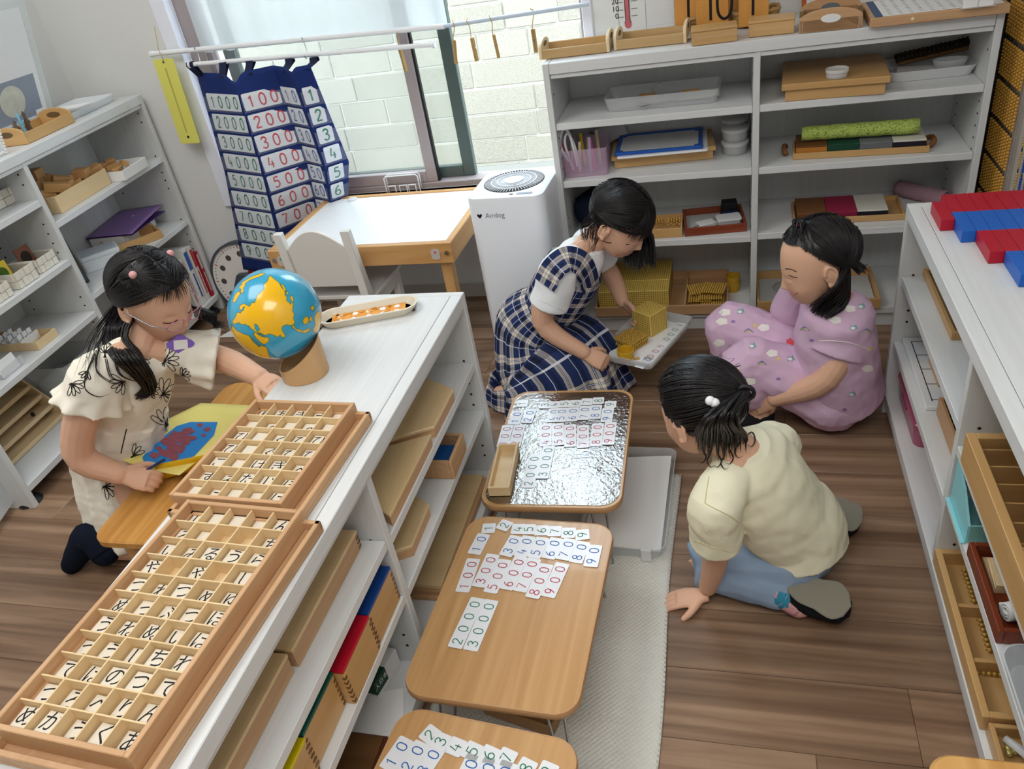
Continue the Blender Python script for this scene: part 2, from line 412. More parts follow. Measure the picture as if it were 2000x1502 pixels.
# ================================================================== white shelf units
HOLE = mat('#3a2c20', .8, .1)
def shelf_unit(label, W, D, H, div, bays, loc, rot, bot=.07, feet=False, shelf_t=.02, top_t=.03):
    t = thing('open_shelf', label, 'shelf', loc, rot, 'white open classroom shelf units'); T = .018
    for i, x in enumerate((0, W - T)):
        s = G().box(x, x + T, 0, D, 0, H, .0015).build('side_panel', WHITEZ, t)
        h = G(); xi = x + T if i == 0 else x
        for y in (.03, D - .05):
            z = .12
            while z < H - .06:
                if (round(z * 1000) // 32) % 8 < 5: h.cyl((xi - .0008, y, z), (xi + .0008, y, z), .0032, n=8)
                z += .032
        h.build('peg_holes', HOLE, s, kind='stuff')
    s = G().box(div - T / 2, div + T / 2, .004, D - .008, bot, H - top_t, .001).build('divider', WHITEZ, t)
    h = G()
    for sx in (-1, 1):
        for y in (.035, D - .05):
            z = .12
            while z < H - .06:
                if (round(z * 1000) // 32) % 8 < 5: h.cyl((div + sx * (T / 2 - .0008), y, z), (div + sx * (T / 2 + .0008), y, z), .0032, n=8)
                z += .032
    h.build('peg_holes', HOLE, s, kind='stuff')
    G().box(T + .001, W - T - .001, .028, D, H - top_t, H - .0003, .0008).build('top_panel', WHITE, t)
    G().box(T + .001, W - T - .001, .0, .027, H - top_t, H, .0015).build('top_edge', WHITE, t)
    G().box(T + .001, W - T - .001, .006, .022, H - top_t - .013, H - top_t - .001, .001).build('top_rail', WHITE, t)
    G().box(T, W - T, D - .006, D - .002, bot - .01, H - top_t).build('back_panel', WHITEZ, t)
    G().box(T, W - T, .0, D - .006, bot - .022, bot, .0012).build('bottom_board', WHITE, t)
    if not feet: G().box(T, W - T, .012, .026, 0, bot - .022).build('plinth', WHITE, t)
    for b, zs in enumerate(bays):
        x0, x1 = (T, div - T / 2) if b == 0 else (div + T / 2, W - T)
        for z in zs: G().box(x0 + .0005, x1 - .0005, .006, D - .008, z - shelf_t, z, .0012).build('shelf_board', WHITE, t)
    return t
HF = .583
fore = shelf_unit('white two bay shelf unit in the foreground with letter trays and globe on top', 1.2, .288, HF, .6, [(.41, .268), (.402, .264)], (-.582, .300, 0), R_(90))
right = shelf_unit('white shelf unit along the right edge with red and blue rods on top', 1.21, .29, HF, .61, [(.406, .225), (.369, .245)], (.388, 1.862, 0), R_(-90))
back = shelf_unit('tall white shelf unit against the back wall behind the children', 1.166, .292, .884, .586, [(.713, .535, .324), (.713, .535, .331)], (-.519, 2.3, 0), 0)
LA = math.atan2(1.247, -.087)
left = shelf_unit('tall white shelf unit against the left wall behind the girl in glasses', 1.252, .285, .886, .585, [(.742, .543, .354), (.66, .405)], (-1.998, 1.328, 0), LA, bot=.074, feet=True)
for x, y in ((.03, .04), (.03, .25), (1.2, .04), (1.2, .25)):
    G().lathe([(.034, 0), (.036, .004), (.03, .012), (.016, .02), (.016, .052)], 20).build('foot', BLACKP, left, (x, y, 0), smooth=40)
def onL(x, y, off=0):
    "a pixel seen on the front plane of the left shelf, pushed off metres back"
    nn = Vector((math.sin(LA), -math.cos(LA), 0)); d = ray(x, y); return CAM_POS + d * (((Vector((-1.998, 1.328, 0)) - nn * off - CAM_POS).dot(nn)) / d.dot(nn))
# ================================================================== drawn numerals (single thin strokes)
def _c(*p): return [Vector((a, b, 0)) for a, b in p]
DIG = {
 '0': [spline(_c((.0, .5), (.06, .85), (.3, 1), (.54, .85), (.6, .5), (.54, .15), (.3, 0), (.06, .15)), 4, True)],
 '1': [_c((.12, .76), (.34, 1), (.34, 0))],
 '2': [spline(_c((.04, .76), (.12, .94), (.32, 1), (.53, .9), (.54, .68), (.36, .42), (.02, .02)), 4) + _c((.6, .02))],
 '3': [spline(_c((.05, .84), (.18, .98), (.36, 1), (.54, .88), (.52, .66), (.28, .54)), 4) + spline(_c((.28, .54), (.53, .46), (.6, .26), (.48, .05), (.26, 0), (.03, .14)), 4)],
 '4': [_c((.2, 1), (.02, .34), (.6, .34)), _c((.44, .62), (.44, 0))],
 '5': [_c((.56, 1), (.14, 1)) + spline(_c((.1, .58), (.34, .64), (.58, .5), (.58, .2), (.36, 0), (.04, .08)), 4)],
 '6': [spline(_c((.46, 1), (.16, .72), (.03, .32), (.16, .04), (.42, .02), (.58, .24), (.5, .48), (.28, .54), (.06, .36)), 4)],
 '7': [_c((.02, .98), (.58, .98), (.22, 0))],
 '8': [spline(_c((.3, .54), (.08, .68), (.1, .92), (.3, 1), (.5, .92), (.52, .68), (.3, .54), (.03, .34), (.06, .08), (.3, 0), (.54, .08), (.57, .34)), 4, True)],
 '9': [spline(_c((.54, .68), (.4, .48), (.16, .48), (.03, .72), (.12, .96), (.38, 1), (.55, .84), (.52, .5), (.24, 0)), 4)],
}
for k in '08':
    DIG[k] = [DIG[k][0] + [DIG[k][0][0]]]
def numeral(g, txt, h, wd, ox, oy, adv, z=.0, M=None, asp=1.0):
    for i, ch in enumerate(txt):
        for st in DIG.get(ch, []): g.ribbon([(ox + i * adv + p.x * h * asp, oy + p.y * h) for p in st], wd, z, M)
    return g
_cm = {}
def words(t):
    w = 'one two three four five six seven eight nine'.split(); n = int(t[0]) - 1
    return {1: w[n], 2: 'ten twenty thirty forty fifty sixty seventy eighty ninety'.split()[n], 3: w[n] + ' hundred', 4: w[n] + ' thousand'}[len(t)]
def number_card(txt, col, a, b, z, where, flipname=None, wd=.029, unit=.0295, group='number cards laid on the low tables', tilt=0, order=0):
    "a, b: pixel of the first and the last digit end of the card; the card lies flat at height z"
    A = P(a[0], a[1], z); B = P(b[0], b[1], z); d = B - A; ang = math.atan2(d.y, d.x); n = len(txt); c = (A + B) / 2
    t = thing('number_card', 'white card printed ' + words(txt) + ' in ' + {'g': 'green', 'r': 'red', 'b': 'blue'}[col] + ' ' + where, 'card', (c.x, c.y, z + order * .0006), ang, group)
    L = unit * n
    if n not in _cm: _cm[n] = G().prism(rrect(-L / 2, L / 2, -wd / 2, wd / 2, .003, 3), 0, .0006).mesh('card_sheet', CARDM)
    link('sheet', _cm[n], t)
    if (txt, col) not in _cm:
        h = .0185; adv = unit * .985; _cm[(txt, col)] = numeral(G(), txt, h, .0019, -L / 2 + .0085, -h / 2, adv, .0009).mesh('numeral', {'g': GREEN, 'r': REDI, 'b': BLUEI}[col])
    link('numeral', _cm[(txt, col)], t); return t
# ================================================================== three low folding tables
OAK = wood('#d2a671', '#b98a56', 'y', 10, 22, .32, .45, .25, .03, .05, .45, 2.2, key='oak')
EDGE = mat('#c09468', .4, .4)
ZT = .2
def folding_table(label, cx, cy, W, Lg, rot, topm, sheet=False):
    t = thing('folding_table', label, 'table', (cx, cy, 0), rot, 'low folding tables in a row')
    po = rrect(-W / 2, W / 2, -Lg / 2, Lg / 2, .045, 8)
    G().prism(inset(po, .0035), ZT - .016, ZT - .0006).build('tabletop', topm, t)
    n = len(po); g = G(); pi = inset(po, .0035); rings = [(pi, ZT - .018), (po, ZT - .013), (po, ZT - .004), (inset(po, .0015), ZT), (pi, ZT - .0002)]
    v = [Vector((p[0], p[1], z)) for pl, z in rings for p in pl]; f = []
    for r in range(len(rings)):
        r2 = (r + 1) % len(rings)
        for i in range(n): j = (i + 1) % n; f.append((r * n + i, r * n + j, r2 * n + j, r2 * n + i))
    g.add(v, f); g.build('edge_band', EDGE, t, smooth=50)
    for sy in (-1, 1):
        for sx in (-1, 1):
            x = sx * (W / 2 - .05); y = sy * (Lg / 2 - .07)
            pts = [(x - sx * .035, y, ZT - .018), (x - sx * .006, y + sy * .04, .012), (x, y + sy * .045, .004), (x + sx * .012, y + sy * .045, .004), (x + sx * .014, y + sy * .04, .014), (x + sx * .004, y, ZT - .018)]
            G().tube(spline(pts, 5), .0027, 6).build('leg', CHROME, t, smooth=1)
        G().tube([(-W / 2 + .04, sy * (Lg / 2 - .07), ZT - .022), (W / 2 - .04, sy * (Lg / 2 - .07), ZT - .022)], .0026, 6).build('hinge_bar', CHROME, t, smooth=1)
    return t
OAKP = wood('#c9a36a', '#b58a4e', 'y', 10, 20, .3, .45, .2, .02, .03, .45, 2.0, key='oakpale')
t1 = folding_table('low folding table with clear glossy film on top beside the plaid dress girl', -.392, 1.437, .318, .448, R_(2), OAKP)
# glossy wavy table film that mirrors the window
FILM = bpy.data.materials.new('glossy_film'); FILM.use_nodes = True
def film():
    nt = FILM.node_tree; L = nt.links.new; nt.nodes.remove(nt.nodes['Principled BSDF']); out = nt.nodes['Material Output']
    tr = nt.nodes.new('ShaderNodeBsdfTransparent'); gl = nt.nodes.new('ShaderNodeBsdfGlossy'); gl.inputs['Roughness'].default_value = .12; gl.inputs['Color'].default_value = (1, .98, .95, 1)
    tc = nt.nodes.new('ShaderNodeTexCoord'); n = nt.nodes.new('ShaderNodeTexNoise'); n.inputs['Scale'].default_value = 110; n.inputs['Detail'].default_value = 4; L(tc.outputs['Object'], n.inputs['Vector'])
    n2 = nt.nodes.new('ShaderNodeTexNoise'); n2.inputs['Scale'].default_value = 12; L(tc.outputs['Object'], n2.inputs['Vector'])
    a = nt.nodes.new('ShaderNodeMath'); a.operation = 'MULTIPLY_ADD'; a.inputs[1].default_value = 2.5; L(n2.outputs['Fac'], a.inputs[0]); L(n.outputs['Fac'], a.inputs[2])
    bp = nt.nodes.new('ShaderNodeBump'); bp.inputs['Strength'].default_value = .5; bp.inputs['Distance'].default_value = .003; L(a.outputs[0], bp.inputs['Height']); L(bp.outputs[0], gl.inputs['Normal'])
    fr = nt.nodes.new('ShaderNodeFresnel'); fr.inputs['IOR'].default_value = 2.7; mx = nt.nodes.new('ShaderNodeMixShader')
    L(fr.outputs[0], mx.inputs[0]); L(tr.outputs[0], mx.inputs[1]); L(gl.outputs[0], mx.inputs[2]); L(mx.outputs[0], out.inputs[0])
film()
g = G(); g.add([(p[0], p[1], ZT + .0008) for p in rrect(-.15, .152, -.215, .215, .042, 8)], [tuple(range(36))]); g.build('clear_film', FILM, t1)
t2 = folding_table('low wooden folding table in the middle of the row with four rows of number cards', -.3955, .953, .318, .448, R_(-1.5), OAK)
t3 = folding_table('nearest low wooden folding table cut off by the bottom edge of the photo', -.403, .478, .318, .448, R_(-5), OAK)
Q = lambda u, v: (720 + .3342 * u, 1000 + .3342 * v)
def set_cards(Qf, z, where, spec):
    for i, (txt, col, a, b) in enumerate(spec): number_card(txt, col, Qf(*a), Qf(*b), z, where, order=i % 2)
zc = ZT + .0004
def uc(u, v, du=-6, dv=28): return ((u + du * -.1 - 4, v + dv), (u + 4, v - dv))
W2 = 'on the middle low table'
set_cards(Q, zc, W2, [('1', 'g', (697, 124), (707, 68)), ('2', 'g', (775, 104), (815, 56)), ('4', 'g', (868, 128), (880, 72)), ('5', 'g', (930, 132), (940, 74)), ('6', 'g', (1006, 137), (1014, 80)), ('7', 'g', (1083, 143), (1092, 86)), ('8', 'g', (1164, 151), (1172, 94)), ('9', 'g', (1252, 165), (1247, 104)),
 ('10', 'b', (615, 246), (675, 130)), ('30', 'b', (798, 258), (866, 143)), ('40', 'b', (882, 261), (940, 142)), ('50', 'b', (962, 270), (1020, 151)), ('60', 'b', (1046, 273), (1102, 153)), ('70', 'b', (1128, 280), (1182, 160)), ('80', 'b', (1206, 297), (1258, 174)), ('90', 'b', (1296, 322), (1326, 195)),
 ('100', 'r', (543, 478), (618, 265)), ('300', 'r', (640, 440), (730, 249)), ('500', 'r', (708, 475), (800, 277)), ('600', 'r', (800, 455), (895, 262)), ('700', 'r', (880, 465), (972, 272)), ('800', 'r', (955, 503), (1042, 307)), ('900', 'r', (1045, 498), (1135, 300)),
 ('2000', 'g', (502, 797), (640, 503)), ('3000', 'g', (593, 810), (720, 515))])
Q1 = lambda u, v: (820 + .26 * u, 740 + .26 * v)
W1 = 'on the glossy low table'; z1 = ZT + .0015
set_cards(Q1, z1, W1, [('1', 'g', (763, 210), (776, 162)), ('3', 'g', (933, 222), (948, 175)), ('4', 'g', (1004, 220), (1014, 170)), ('5', 'g', (1082, 216), (1092, 165)), ('6', 'g', (1162, 212), (1172, 160)), ('7', 'g', (1250, 200), (1258, 150)), ('8', 'g', (1338, 190), (1344, 140)), ('9', 'g', (1428, 220), (1436, 170)),
 ('10', 'b', (706, 345), (742, 240)), ('20', 'b', (800, 333), (838, 232)), ('40', 'b', (996, 324), (1014, 224)), ('50', 'b', (1052, 324), (1076, 222)), ('60', 'b', (1138, 318), (1156, 216)), ('70', 'b', (1226, 310), (1246, 206)), ('80', 'b', (1312, 301), (1328, 198)), ('90', 'b', (1400, 325), (1416, 222)),
 ('100', 'r', (618, 512), (662, 350)), ('200', 'r', (712, 510), (752, 352)), ('400', 'r', (944, 505), (948, 340)), ('500', 'r', (1040, 503), (1038, 335)), ('600', 'r', (1130, 513), (1128, 343)), ('700', 'r', (1225, 521), (1226, 350)), ('800', 'r', (1320, 505), (1340, 335)), ('900', 'r', (1414, 495), (1436, 328)),
 ('2000', 'g', (808, 817), (868, 571)), ('3000', 'g', (918, 748), (972, 510))])
W3 = 'on the nearest low table'
set_cards(Q, zc, W3, [('2', 'g', (335, 1330), (385, 1275)), ('3', 'g', (402, 1375), (440, 1312)), ('4', 'g', (492, 1404), (528, 1342)), ('5', 'g', (588, 1430), (624, 1370)), ('6', 'g', (686, 1452), (722, 1390)), ('7', 'g', (788, 1470), (824, 1406)), ('8', 'g', (902, 1528), (938, 1466)), ('9', 'g', (1030, 1548), (1060, 1488)),
 ('10', 'b', (120, 1480), (210, 1350)), ('20', 'b', (214, 1508), (302, 1374)), ('30', 'b', (306, 1530), (394, 1398)), ('40', 'b', (545, 1590), (610, 1458)), ('50', 'b', (648, 1612), (712, 1478)), ('60', 'b', (750, 1632), (812, 1500))])
# little wooden card box on table 1
A = P(*Q1(520, 884), ZT + .0015); wd = .05; B = P(*Q1(606, 520), ZT + .0015); an = math.atan2(B.y - A.y, B.x - A.x) - R_(90)
t = thing('card_box', 'small open pale wooden box standing on the glossy low table', 'box', A, an + R_(0))
tray_shell(G(), wd, .158, .026, .0055, .004).build('body', BIRCH, t)
# rug, clear storage lid, tray under the middle table
RUG = mat('#dbdad2', .95, .1, bump=.0, var=.06, vscale=60, key='rug')
def rugmat():
    nt = RUG.node_tree; B = nt.nodes['Principled BSDF']; L = nt.links.new; tc = nt.nodes.new('ShaderNodeTexCoord')
    v = nt.nodes.new('ShaderNodeTexVoronoi'); v.inputs['Scale'].default_value = 130; v.inputs['Randomness'].default_value = .15
    mp = nt.nodes.new('ShaderNodeMapping'); mp.inputs['Rotation'].default_value = (0, 0, R_(45)); L(tc.outputs['Object'], mp.inputs[0]); L(mp.outputs[0], v.inputs['Vector'])
    bp = nt.nodes.new('ShaderNodeBump'); bp.inputs['Strength'].default_value = .9; bp.inputs['Distance'].default_value = .003; bp.invert = True
    L(v.outputs['Distance'], bp.inputs['Height']); L(bp.outputs[0], B.inputs['Normal'])
rugmat()
def rugf(u, v):
    x = -.575 + .447 * u; y = .2 + 1.362 * v
    return (x + .004 * math.sin(y * 9) * (u > .95), y, .006 + .0012 * math.sin(x * 40 + y * 13) + .004 * (v > .99) * 0)
g = G().grid(rugf, 40, 100); 
o = g.build('floor_rug', RUG, smooth=1, label='long cream woven rug lying under the low tables', cat='rug')
sm = o.modifiers.new('thickness', 'SOLIDIFY'); sm.thickness = .005; sm.offset = -1
t = thing('storage_lid', 'clear plastic storage tray with a white sheet lying on the rug', 'tray', (-.243, 1.442, .009), R_(-1))
rtray(G(), .205, .365, .034, .0025, .022, .008).build('tray', clear('#e9eef0', .35, .12), t, smooth=40)
def sheetf(u, v): return (-.094 + .184 * u, -.165 + .325 * v, .012 + .012 * (v - .3) ** 2 + .005 * u * v + .003 * math.sin(u * 5 + v * 3))
s = G().grid(sheetf, 12, 20).build('paper_sheet', PAPER, t, smooth=1)
for x in (-.05, .06): G().box(x - .012, x + .012, -.189, -.180, .0, .036, .002).build('latch', clear('#f4f6f6', .6, .15), t)
A, wd, an = P2((945, 1395), (1078, 1447), .009)
t = thing('wooden_tray', 'shallow dark wooden tray on the rug under the middle low table', 'tray', (A.x, A.y, .0095), an + R_(2))
tray_shell(G(), wd, .05, .03, .006, .005).build('body', wood('#a9825a', '#8d683f', 'x', 14, 10, .5, .3, 0, .04), t)
# ================================================================== things on the foreground shelf
_tm = {}
def text_mesh(txt, size, m, extr=0):
    key = (txt, size, m.name)
    if key in _tm: return _tm[key]
    cu = bpy.data.curves.new('lettering', 'FONT'); cu.body = txt; cu.size = size; cu.align_x = 'CENTER'; cu.align_y = 'CENTER'; cu.resolution_u = 3; cu.extrude = extr
    o = bpy.data.objects.new('lettering', cu); COL.objects.link(o)
    dg = bpy.context.evaluated_depsgraph_get(); dg.update()
    me = bpy.data.meshes.new_from_object(o.evaluated_get(dg)); me.materials.clear(); me.materials.append(m)
    COL.objects.unlink(o); bpy.data.objects.remove(o); _tm[key] = me; return me
TILE = mat('#dcd4c4', .5, .3, var=.04, vscale=60)
def letter_tray(label, cx, cy, rot, nx, ny, W, Lg, chars, lid, where):
    z0 = HF + .0006
    t = thing('wooden_tray', 'reddish beech lid used as outer tray under ' + lid, 'tray', (cx + .012, cy - .012, z0), rot)  # the letter tray's own lid, set underneath as its base
    g = G(); x0, x1, y0, y1 = -W / 2 - .009, W / 2 + .014, -Lg / 2 - .009, Lg / 2 + .009
    g.box(x0, x1, y0, y1, 0, .006, .001); G.box(g, x0, x1, y0, y0 + .008, .006, .020, .001); g.box(x0, x1, y1 - .008, y1, .006, .020, .001); g.box(x0, x0 + .008, y0, y1, .006, .020, .001); g.box(x1 - .008, x1, y0, y1, .006, .020, .001)
    g.build('body', BEECHY, t)
    t = thing('letter_tray', label, 'tray', (cx, cy, z0 + .0065), rot)
    h = .031; wt = .0075
    for nm, a in (('side_rail', (-W / 2, -W / 2 + wt, -Lg / 2, Lg / 2)), ('side_rail', (W / 2 - wt, W / 2, -Lg / 2, Lg / 2))): G().box(*a, 0, h, .001).build(nm, BEECHY, t)
    for a in ((-W / 2 + wt, W / 2 - wt, -Lg / 2, -Lg / 2 + wt), (-W / 2 + wt, W / 2 - wt, Lg / 2 - wt, Lg / 2)): G().box(*a, 0, h - .0005, .001).build('end_rail', BEECH, t)
    G().box(-W / 2 + wt, W / 2 - wt, -Lg / 2 + wt, Lg / 2 - wt, 0, .004).build('base', BIRCHY, t)
    iw = W - 2 * wt; il = Lg - 2 * wt; cw = iw / nx; cl = il / ny; bw = .0024
    for i in range(1, nx): G().box(-iw / 2 + i * cw - bw / 2, -iw / 2 + i * cw + bw / 2, -il / 2, il / 2, .004, h - .0035, .0004).build('partition', BIRCHY, t)
    for j in range(1, ny): G().box(-iw / 2, iw / 2, -il / 2 + j * cl - bw / 2, -il / 2 + j * cl + bw / 2, .004, h - .004, .0004).build('partition', BIRCH, t)
    rr = random.Random(len(chars)); ts = min(cw, cl) - .0055
    gb = G().box(-ts / 2, ts / 2, -ts / 2, ts / 2, 0, .0032, .0005).mesh('tile_body', TILE); M0 = Matrix.Translation((cx, cy, z0 + .0065)) @ Matrix.Rotation(rot, 4, 'Z')
    ord_ = ('first', 'second', 'third', 'fourth', 'fifth', 'sixth', 'seventh', 'eighth', 'ninth', 'tenth', 'eleventh')
    for j in range(ny):
        for i in range(nx):
            ch = chars[ny - 1 - j][i]
            if ch == ' ': continue
            lift = rr.choice((.0033, .0066, .0066, .0099)); p = M0 @ Vector((-iw / 2 + (i + .5) * cw + rr.uniform(-.001, .001), -il / 2 + (j + .5) * cl + rr.uniform(-.001, .001), .0041 + lift))
            k = thing('letter_tile', 'pale letter tile ' + ('blank ' if ch == '_' else 'with ' + ch + ' ') + 'in ' + ord_[ny - 1 - j] + ' row, ' + ('leftmost', 'second', 'middle', 'fourth', 'rightmost')[i] + ' column of the ' + where, 'tile', p, (0, 0, rot + rr.uniform(-.06, .06)), 'hiragana letter tiles')
            link('body', gb, k)
            if lift: [link('lower_tile', gb, k, (0, 0, -.0033 * (q + 1)), rr.uniform(-.08, .08)) for q in range(round(lift / .0033))]
            if ch != '_': link('letter', text_mesh(ch, ts * .98, INK), k, (0, 0, .0034))
    return t
BIG = ['じ___ん', 'る_  ち', 'いみるうら', 'や や し', 'つねつめゆ', 'ぬっふつほ', 'うねぬいは', 'つうしちれ', 'てはのつて', 'つろへりん', 'めかうくあ']
SML = ['りあきさ_', '_へ_o_', 'ぴ_ぐひぴ', 'び_ぐひび', 'ご_ばぎべ', 'ずぞだじぼ', '_ざ__ぱ']
letter_tray('long beech letter tray with fifty five compartments nearest on the foreground shelf', -.7235, .5535, R_(-3), 5, 11, .207, .392, BIG, 'the long letter tray', 'long letter tray')
letter_tray('shorter beech letter tray with thirty five compartments beside the globe stand', -.748, .889, R_(-2.5), 5, 7, .207, .262, SML, 'the shorter letter tray', 'shorter letter tray')
# globe on a bent wood stand
SX, SY = P(598, 729, HF).x, P(598, 729, HF).y
GC = Vector((SX - .0345, SY + .018, HF + .05 + .077)); GR = .0885; GN = Vector((-.45, -.25, .86))
t = thing('globe_stand', 'slant cut bent wood ring stand under the globe', 'stand', (SX, SY, HF + .0004), 0)
def ringf(r):
    def f(u, v):
        a = u * 2 * math.pi; c, s_ = math.cos(a), math.sin(a); top = .05 - r * (c * GN.x + s_ * GN.y) / GN.z
        return (r * c, r * s_, top * v)
    return f
g = G().grid(ringf(.047), 48, 6, True); n0 = len(g.v); g.grid(ringf(.0445), 48, 6, True)
k = len(g.v) // 2
for i in range(48): j = (i + 1) % 48; g.f.append((6 * 48 + i, 6 * 48 + j, k + 6 * 48 + j, k + 6 * 48 + i)); g.mi.append(0)
g.build('ring', wood('#d2a878', '#c39763', 'z', 14, 8, .45, .35, .1, .02), t, smooth=45)
# land drawn as outlines measured on the sphere itself
GL = [[(527,537),(536,545),(545,552),(549,560),(557,570),(556,576),(561,580),(559,586),(566,592),(572,600),(571,608),(575,612),(573,622),(577,631),(568,636),(560,634),(552,637),(550,643),(554,650),(558,657),(552,660),(547,654),(543,659),(536,655),(526,652),(518,655),(508,650),(500,650),(494,644),(487,640),(484,628),(488,615),(486,600),(493,590),(497,592),(503,576),(509,572),(516,564),(515,556),(522,549)],
 [(486,598),(478,593),(470,595),(466,603),(472,606),(470,612),(464,609),(459,620),(453,628),(457,634),(466,630),(472,634),(479,633),(486,639),(492,642),(492,610)],
 [(498,650),(508,652),(516,658),(524,658),(526,666),(516,674),(508,668),(500,660),(494,652)],
 [(452,634),(462,645),(475,652),(486,655),(493,660),(502,668),(510,675),(521,678),(524,690),(530,704),(515,706),(494,696),(470,680),(452,655)],
 [(593,621),(600,617),(604,625),(601,632),(594,634),(591,628)],[(571,634),(580,642),(592,646),(604,641),(608,644),(596,651),(582,648),(570,639)],[(604,622),(608,616),(610,624),(606,630)],[(614,620),(620,607),(626,612),(627,630),(622,646),(614,650),(611,646),(616,634)],[(606,600),(612,596),(615,602),(609,608)],
 [(454,590),(458,576),(466,568),(470,573),(464,582),(458,592)],[(466,562),(474,553),(480,556),(473,566)],[(470,553),(490,541),(512,533),(519,534),(508,540),(488,547),(476,556)],[(566,580),(570,576),(574,586),(571,592)],[(569,590),(574,594),(572,600),(568,597)],[(547,553),(553,556),(559,566),(556,569)],[(559,568),(564,572),(563,577),(559,573)],[(470,566),(476,562),(475,572),(471,574)]]
WAT = [[(497,632),(502,634),(508,644),(503,648),(498,641)],[(478,635),(486,636),(489,639),(481,640)],[(500,651),(512,654),(520,660),(511,657)],[(474,601),(478,598),(476,606),(473,607)],[(486,656),(497,665),(509,676),(507,678),(494,667)]]
def pip(x, y, pl):
    ins = False; d2 = 1e9; n = len(pl)
    for i in range(n):
        x1, y1 = pl[i]; x2, y2 = pl[(i + 1) % n]
        if (y1 > y) != (y2 > y) and x < (x2 - x1) * (y - y1) / (y2 - y1) + x1: ins = not ins
        dx, dy = x2 - x1, y2 - y1; tt = max(0, min(1, ((x - x1) * dx + (y - y1) * dy) / (dx * dx + dy * dy or 1)))
        d2 = min(d2, (x - x1 - tt * dx) ** 2 + (y - y1 - tt * dy) ** 2)
    return (1 if ins else -1) * math.sqrt(d2)
def proj(p):
    q = MR.transposed() @ (Vector(p) - CAM_POS); return 1000 + FPX * q.x / -q.z, 751 - FPX * q.y / -q.z
NU, NV = 220, 110
def sph(u, v):
    a = 2 * math.pi * u; b = math.pi * (v - .5); return (GR * math.cos(b) * math.cos(a), GR * math.cos(b) * math.sin(a), GR * math.sin(b))
g = G().grid(sph, NU, NV, True)
GM = bpy.data.materials.new('globe_paint'); GM.use_nodes = True
def gmat():
    nt = GM.node_tree; B = nt.nodes['Principled BSDF']; L = nt.links.new; B.inputs['Roughness'].default_value = .22; B.inputs['Coat Weight'].default_value = .5
    at = nt.nodes.new('ShaderNodeAttribute'); at.attribute_name = 'land'
    cr = nt.nodes.new('ShaderNodeValToRGB'); e = cr.color_ramp.elements; cr.color_ramp.interpolation = 'LINEAR'
    e[0].position = .46; e[0].color = lin('#2f9fc6'); e[1].position = .49; e[1].color = lin('#2f6d6a')
    q = e.new(.51); q.color = lin('#7c8420'); q = e.new(.54); q.color = lin('#efb80f')
    L(at.outputs['Fac'], cr.inputs[0]); L(cr.outputs[0], B.inputs['Base Color'])
gmat()
t = thing('globe', 'glossy blue and yellow classroom globe showing Asia on its wooden stand', 'globe', GC, 0)
me = g.mesh('sphere', GM, 1); at = me.attributes.new('land', 'FLOAT', 'POINT')
cd = (CAM_POS - GC).normalized(); vals = []
for v in me.vertices:
    p = GC + v.co; nrm = v.co.normalized(); s_ = -1.0
    if nrm.dot((CAM_POS - p).normalized()) > .0:
        x, y = proj(p); s_ = max(pip(x, y, pl) for pl in GL)
        if s_ > 0: s_ = min([s_] + [-pip(x, y, pl) for pl in WAT])
        s_ /= 14
    else:
        s_ = noise.noise(nrm * 2.2 + Vector((3, 1, 5))) * 1.5 - .1
    vals.append(max(0, min(1, .5 + .5 * s_)))
at.data.foreach_set('value', vals)
link('sphere', me, t)
# cream oval tray with orange punched sheet
A, wd, an = P2((622, 648), (818, 612), HF)
t = thing('oval_tray', 'long cream oval tray holding an orange punched sheet behind the globe', 'tray', (A.x + math.cos(an) * wd / 2 - math.sin(an) * .03, A.y + math.sin(an) * wd / 2 + math.cos(an) * .03, HF + .0004), an)
rtray(G(), .225, .075, .018, .0055, .036, .008, 10, .004).build('dish', mat('#d9d0bd', .35, .4), t, smooth=45)
ORG = mat('#e0962f', .35, .4, var=.25, vscale=55)
s = G().box(-.083, .083, -.0235, .0235, .0045, .0065).build('orange_sheet', ORG, t)
r5 = random.Random(5)
for i in range(5):
    for j in range(2): G().lathe([(.0065 + .001 * (i % 2), 0), (.0065 + .001 * (i % 2), .0006)], 14).build('punched_hole', PLASTW, s, (-.064 + i * .032, -.011 + j * .022, .0066))
for i in range(40): G().box(-.005, .005, -.0022, .0022, 0, .0012).build('orange_scrap', ORG, s, (r5.uniform(-.078, .05), r5.uniform(-.02, .02), .0067), r5.uniform(0, 3))
# ================================================================== hung in front of the window
t = thing('tension_rod', 'long white rod across the window carrying clothes pegs', 'rod', P(300, 105, Y=2.55))
o0 = Vector(t.location); A = Vector(); B = P(1150, 8, Y=2.55) - o0; C_ = P(868, 51, Y=2.55) - o0
G().tube([A, C_], .0085, 10).build('outer_tube', PLASTW, t, smooth=40); G().tube([C_, B], .0065, 10).build('inner_tube', mat('#c6d3e2', .3, .5), t, smooth=40); G().cyl(A, A + Vector((-.012, 0, 0)), .0105).build('end_cap', PLASTW, t, smooth=40)
t = thing('chart_rod', 'short white rod hooked under the long rod holding the number chart', 'rod', P(373, 126, Y=2.525))
o1 = Vector(t.location); B = P(845, 87, Y=2.525) - o1
G().tube([(0, 0, 0), B], .0075, 10).build('tube', PLASTW, t, smooth=40); G().cyl(B, B + Vector((.008, 0, 0)), .0115).build('end_cap', PLASTW, t, smooth=40); G().cyl((-.008, 0, 0), (0, 0, 0), .0115).build('end_cap', PLASTW, t, smooth=40)
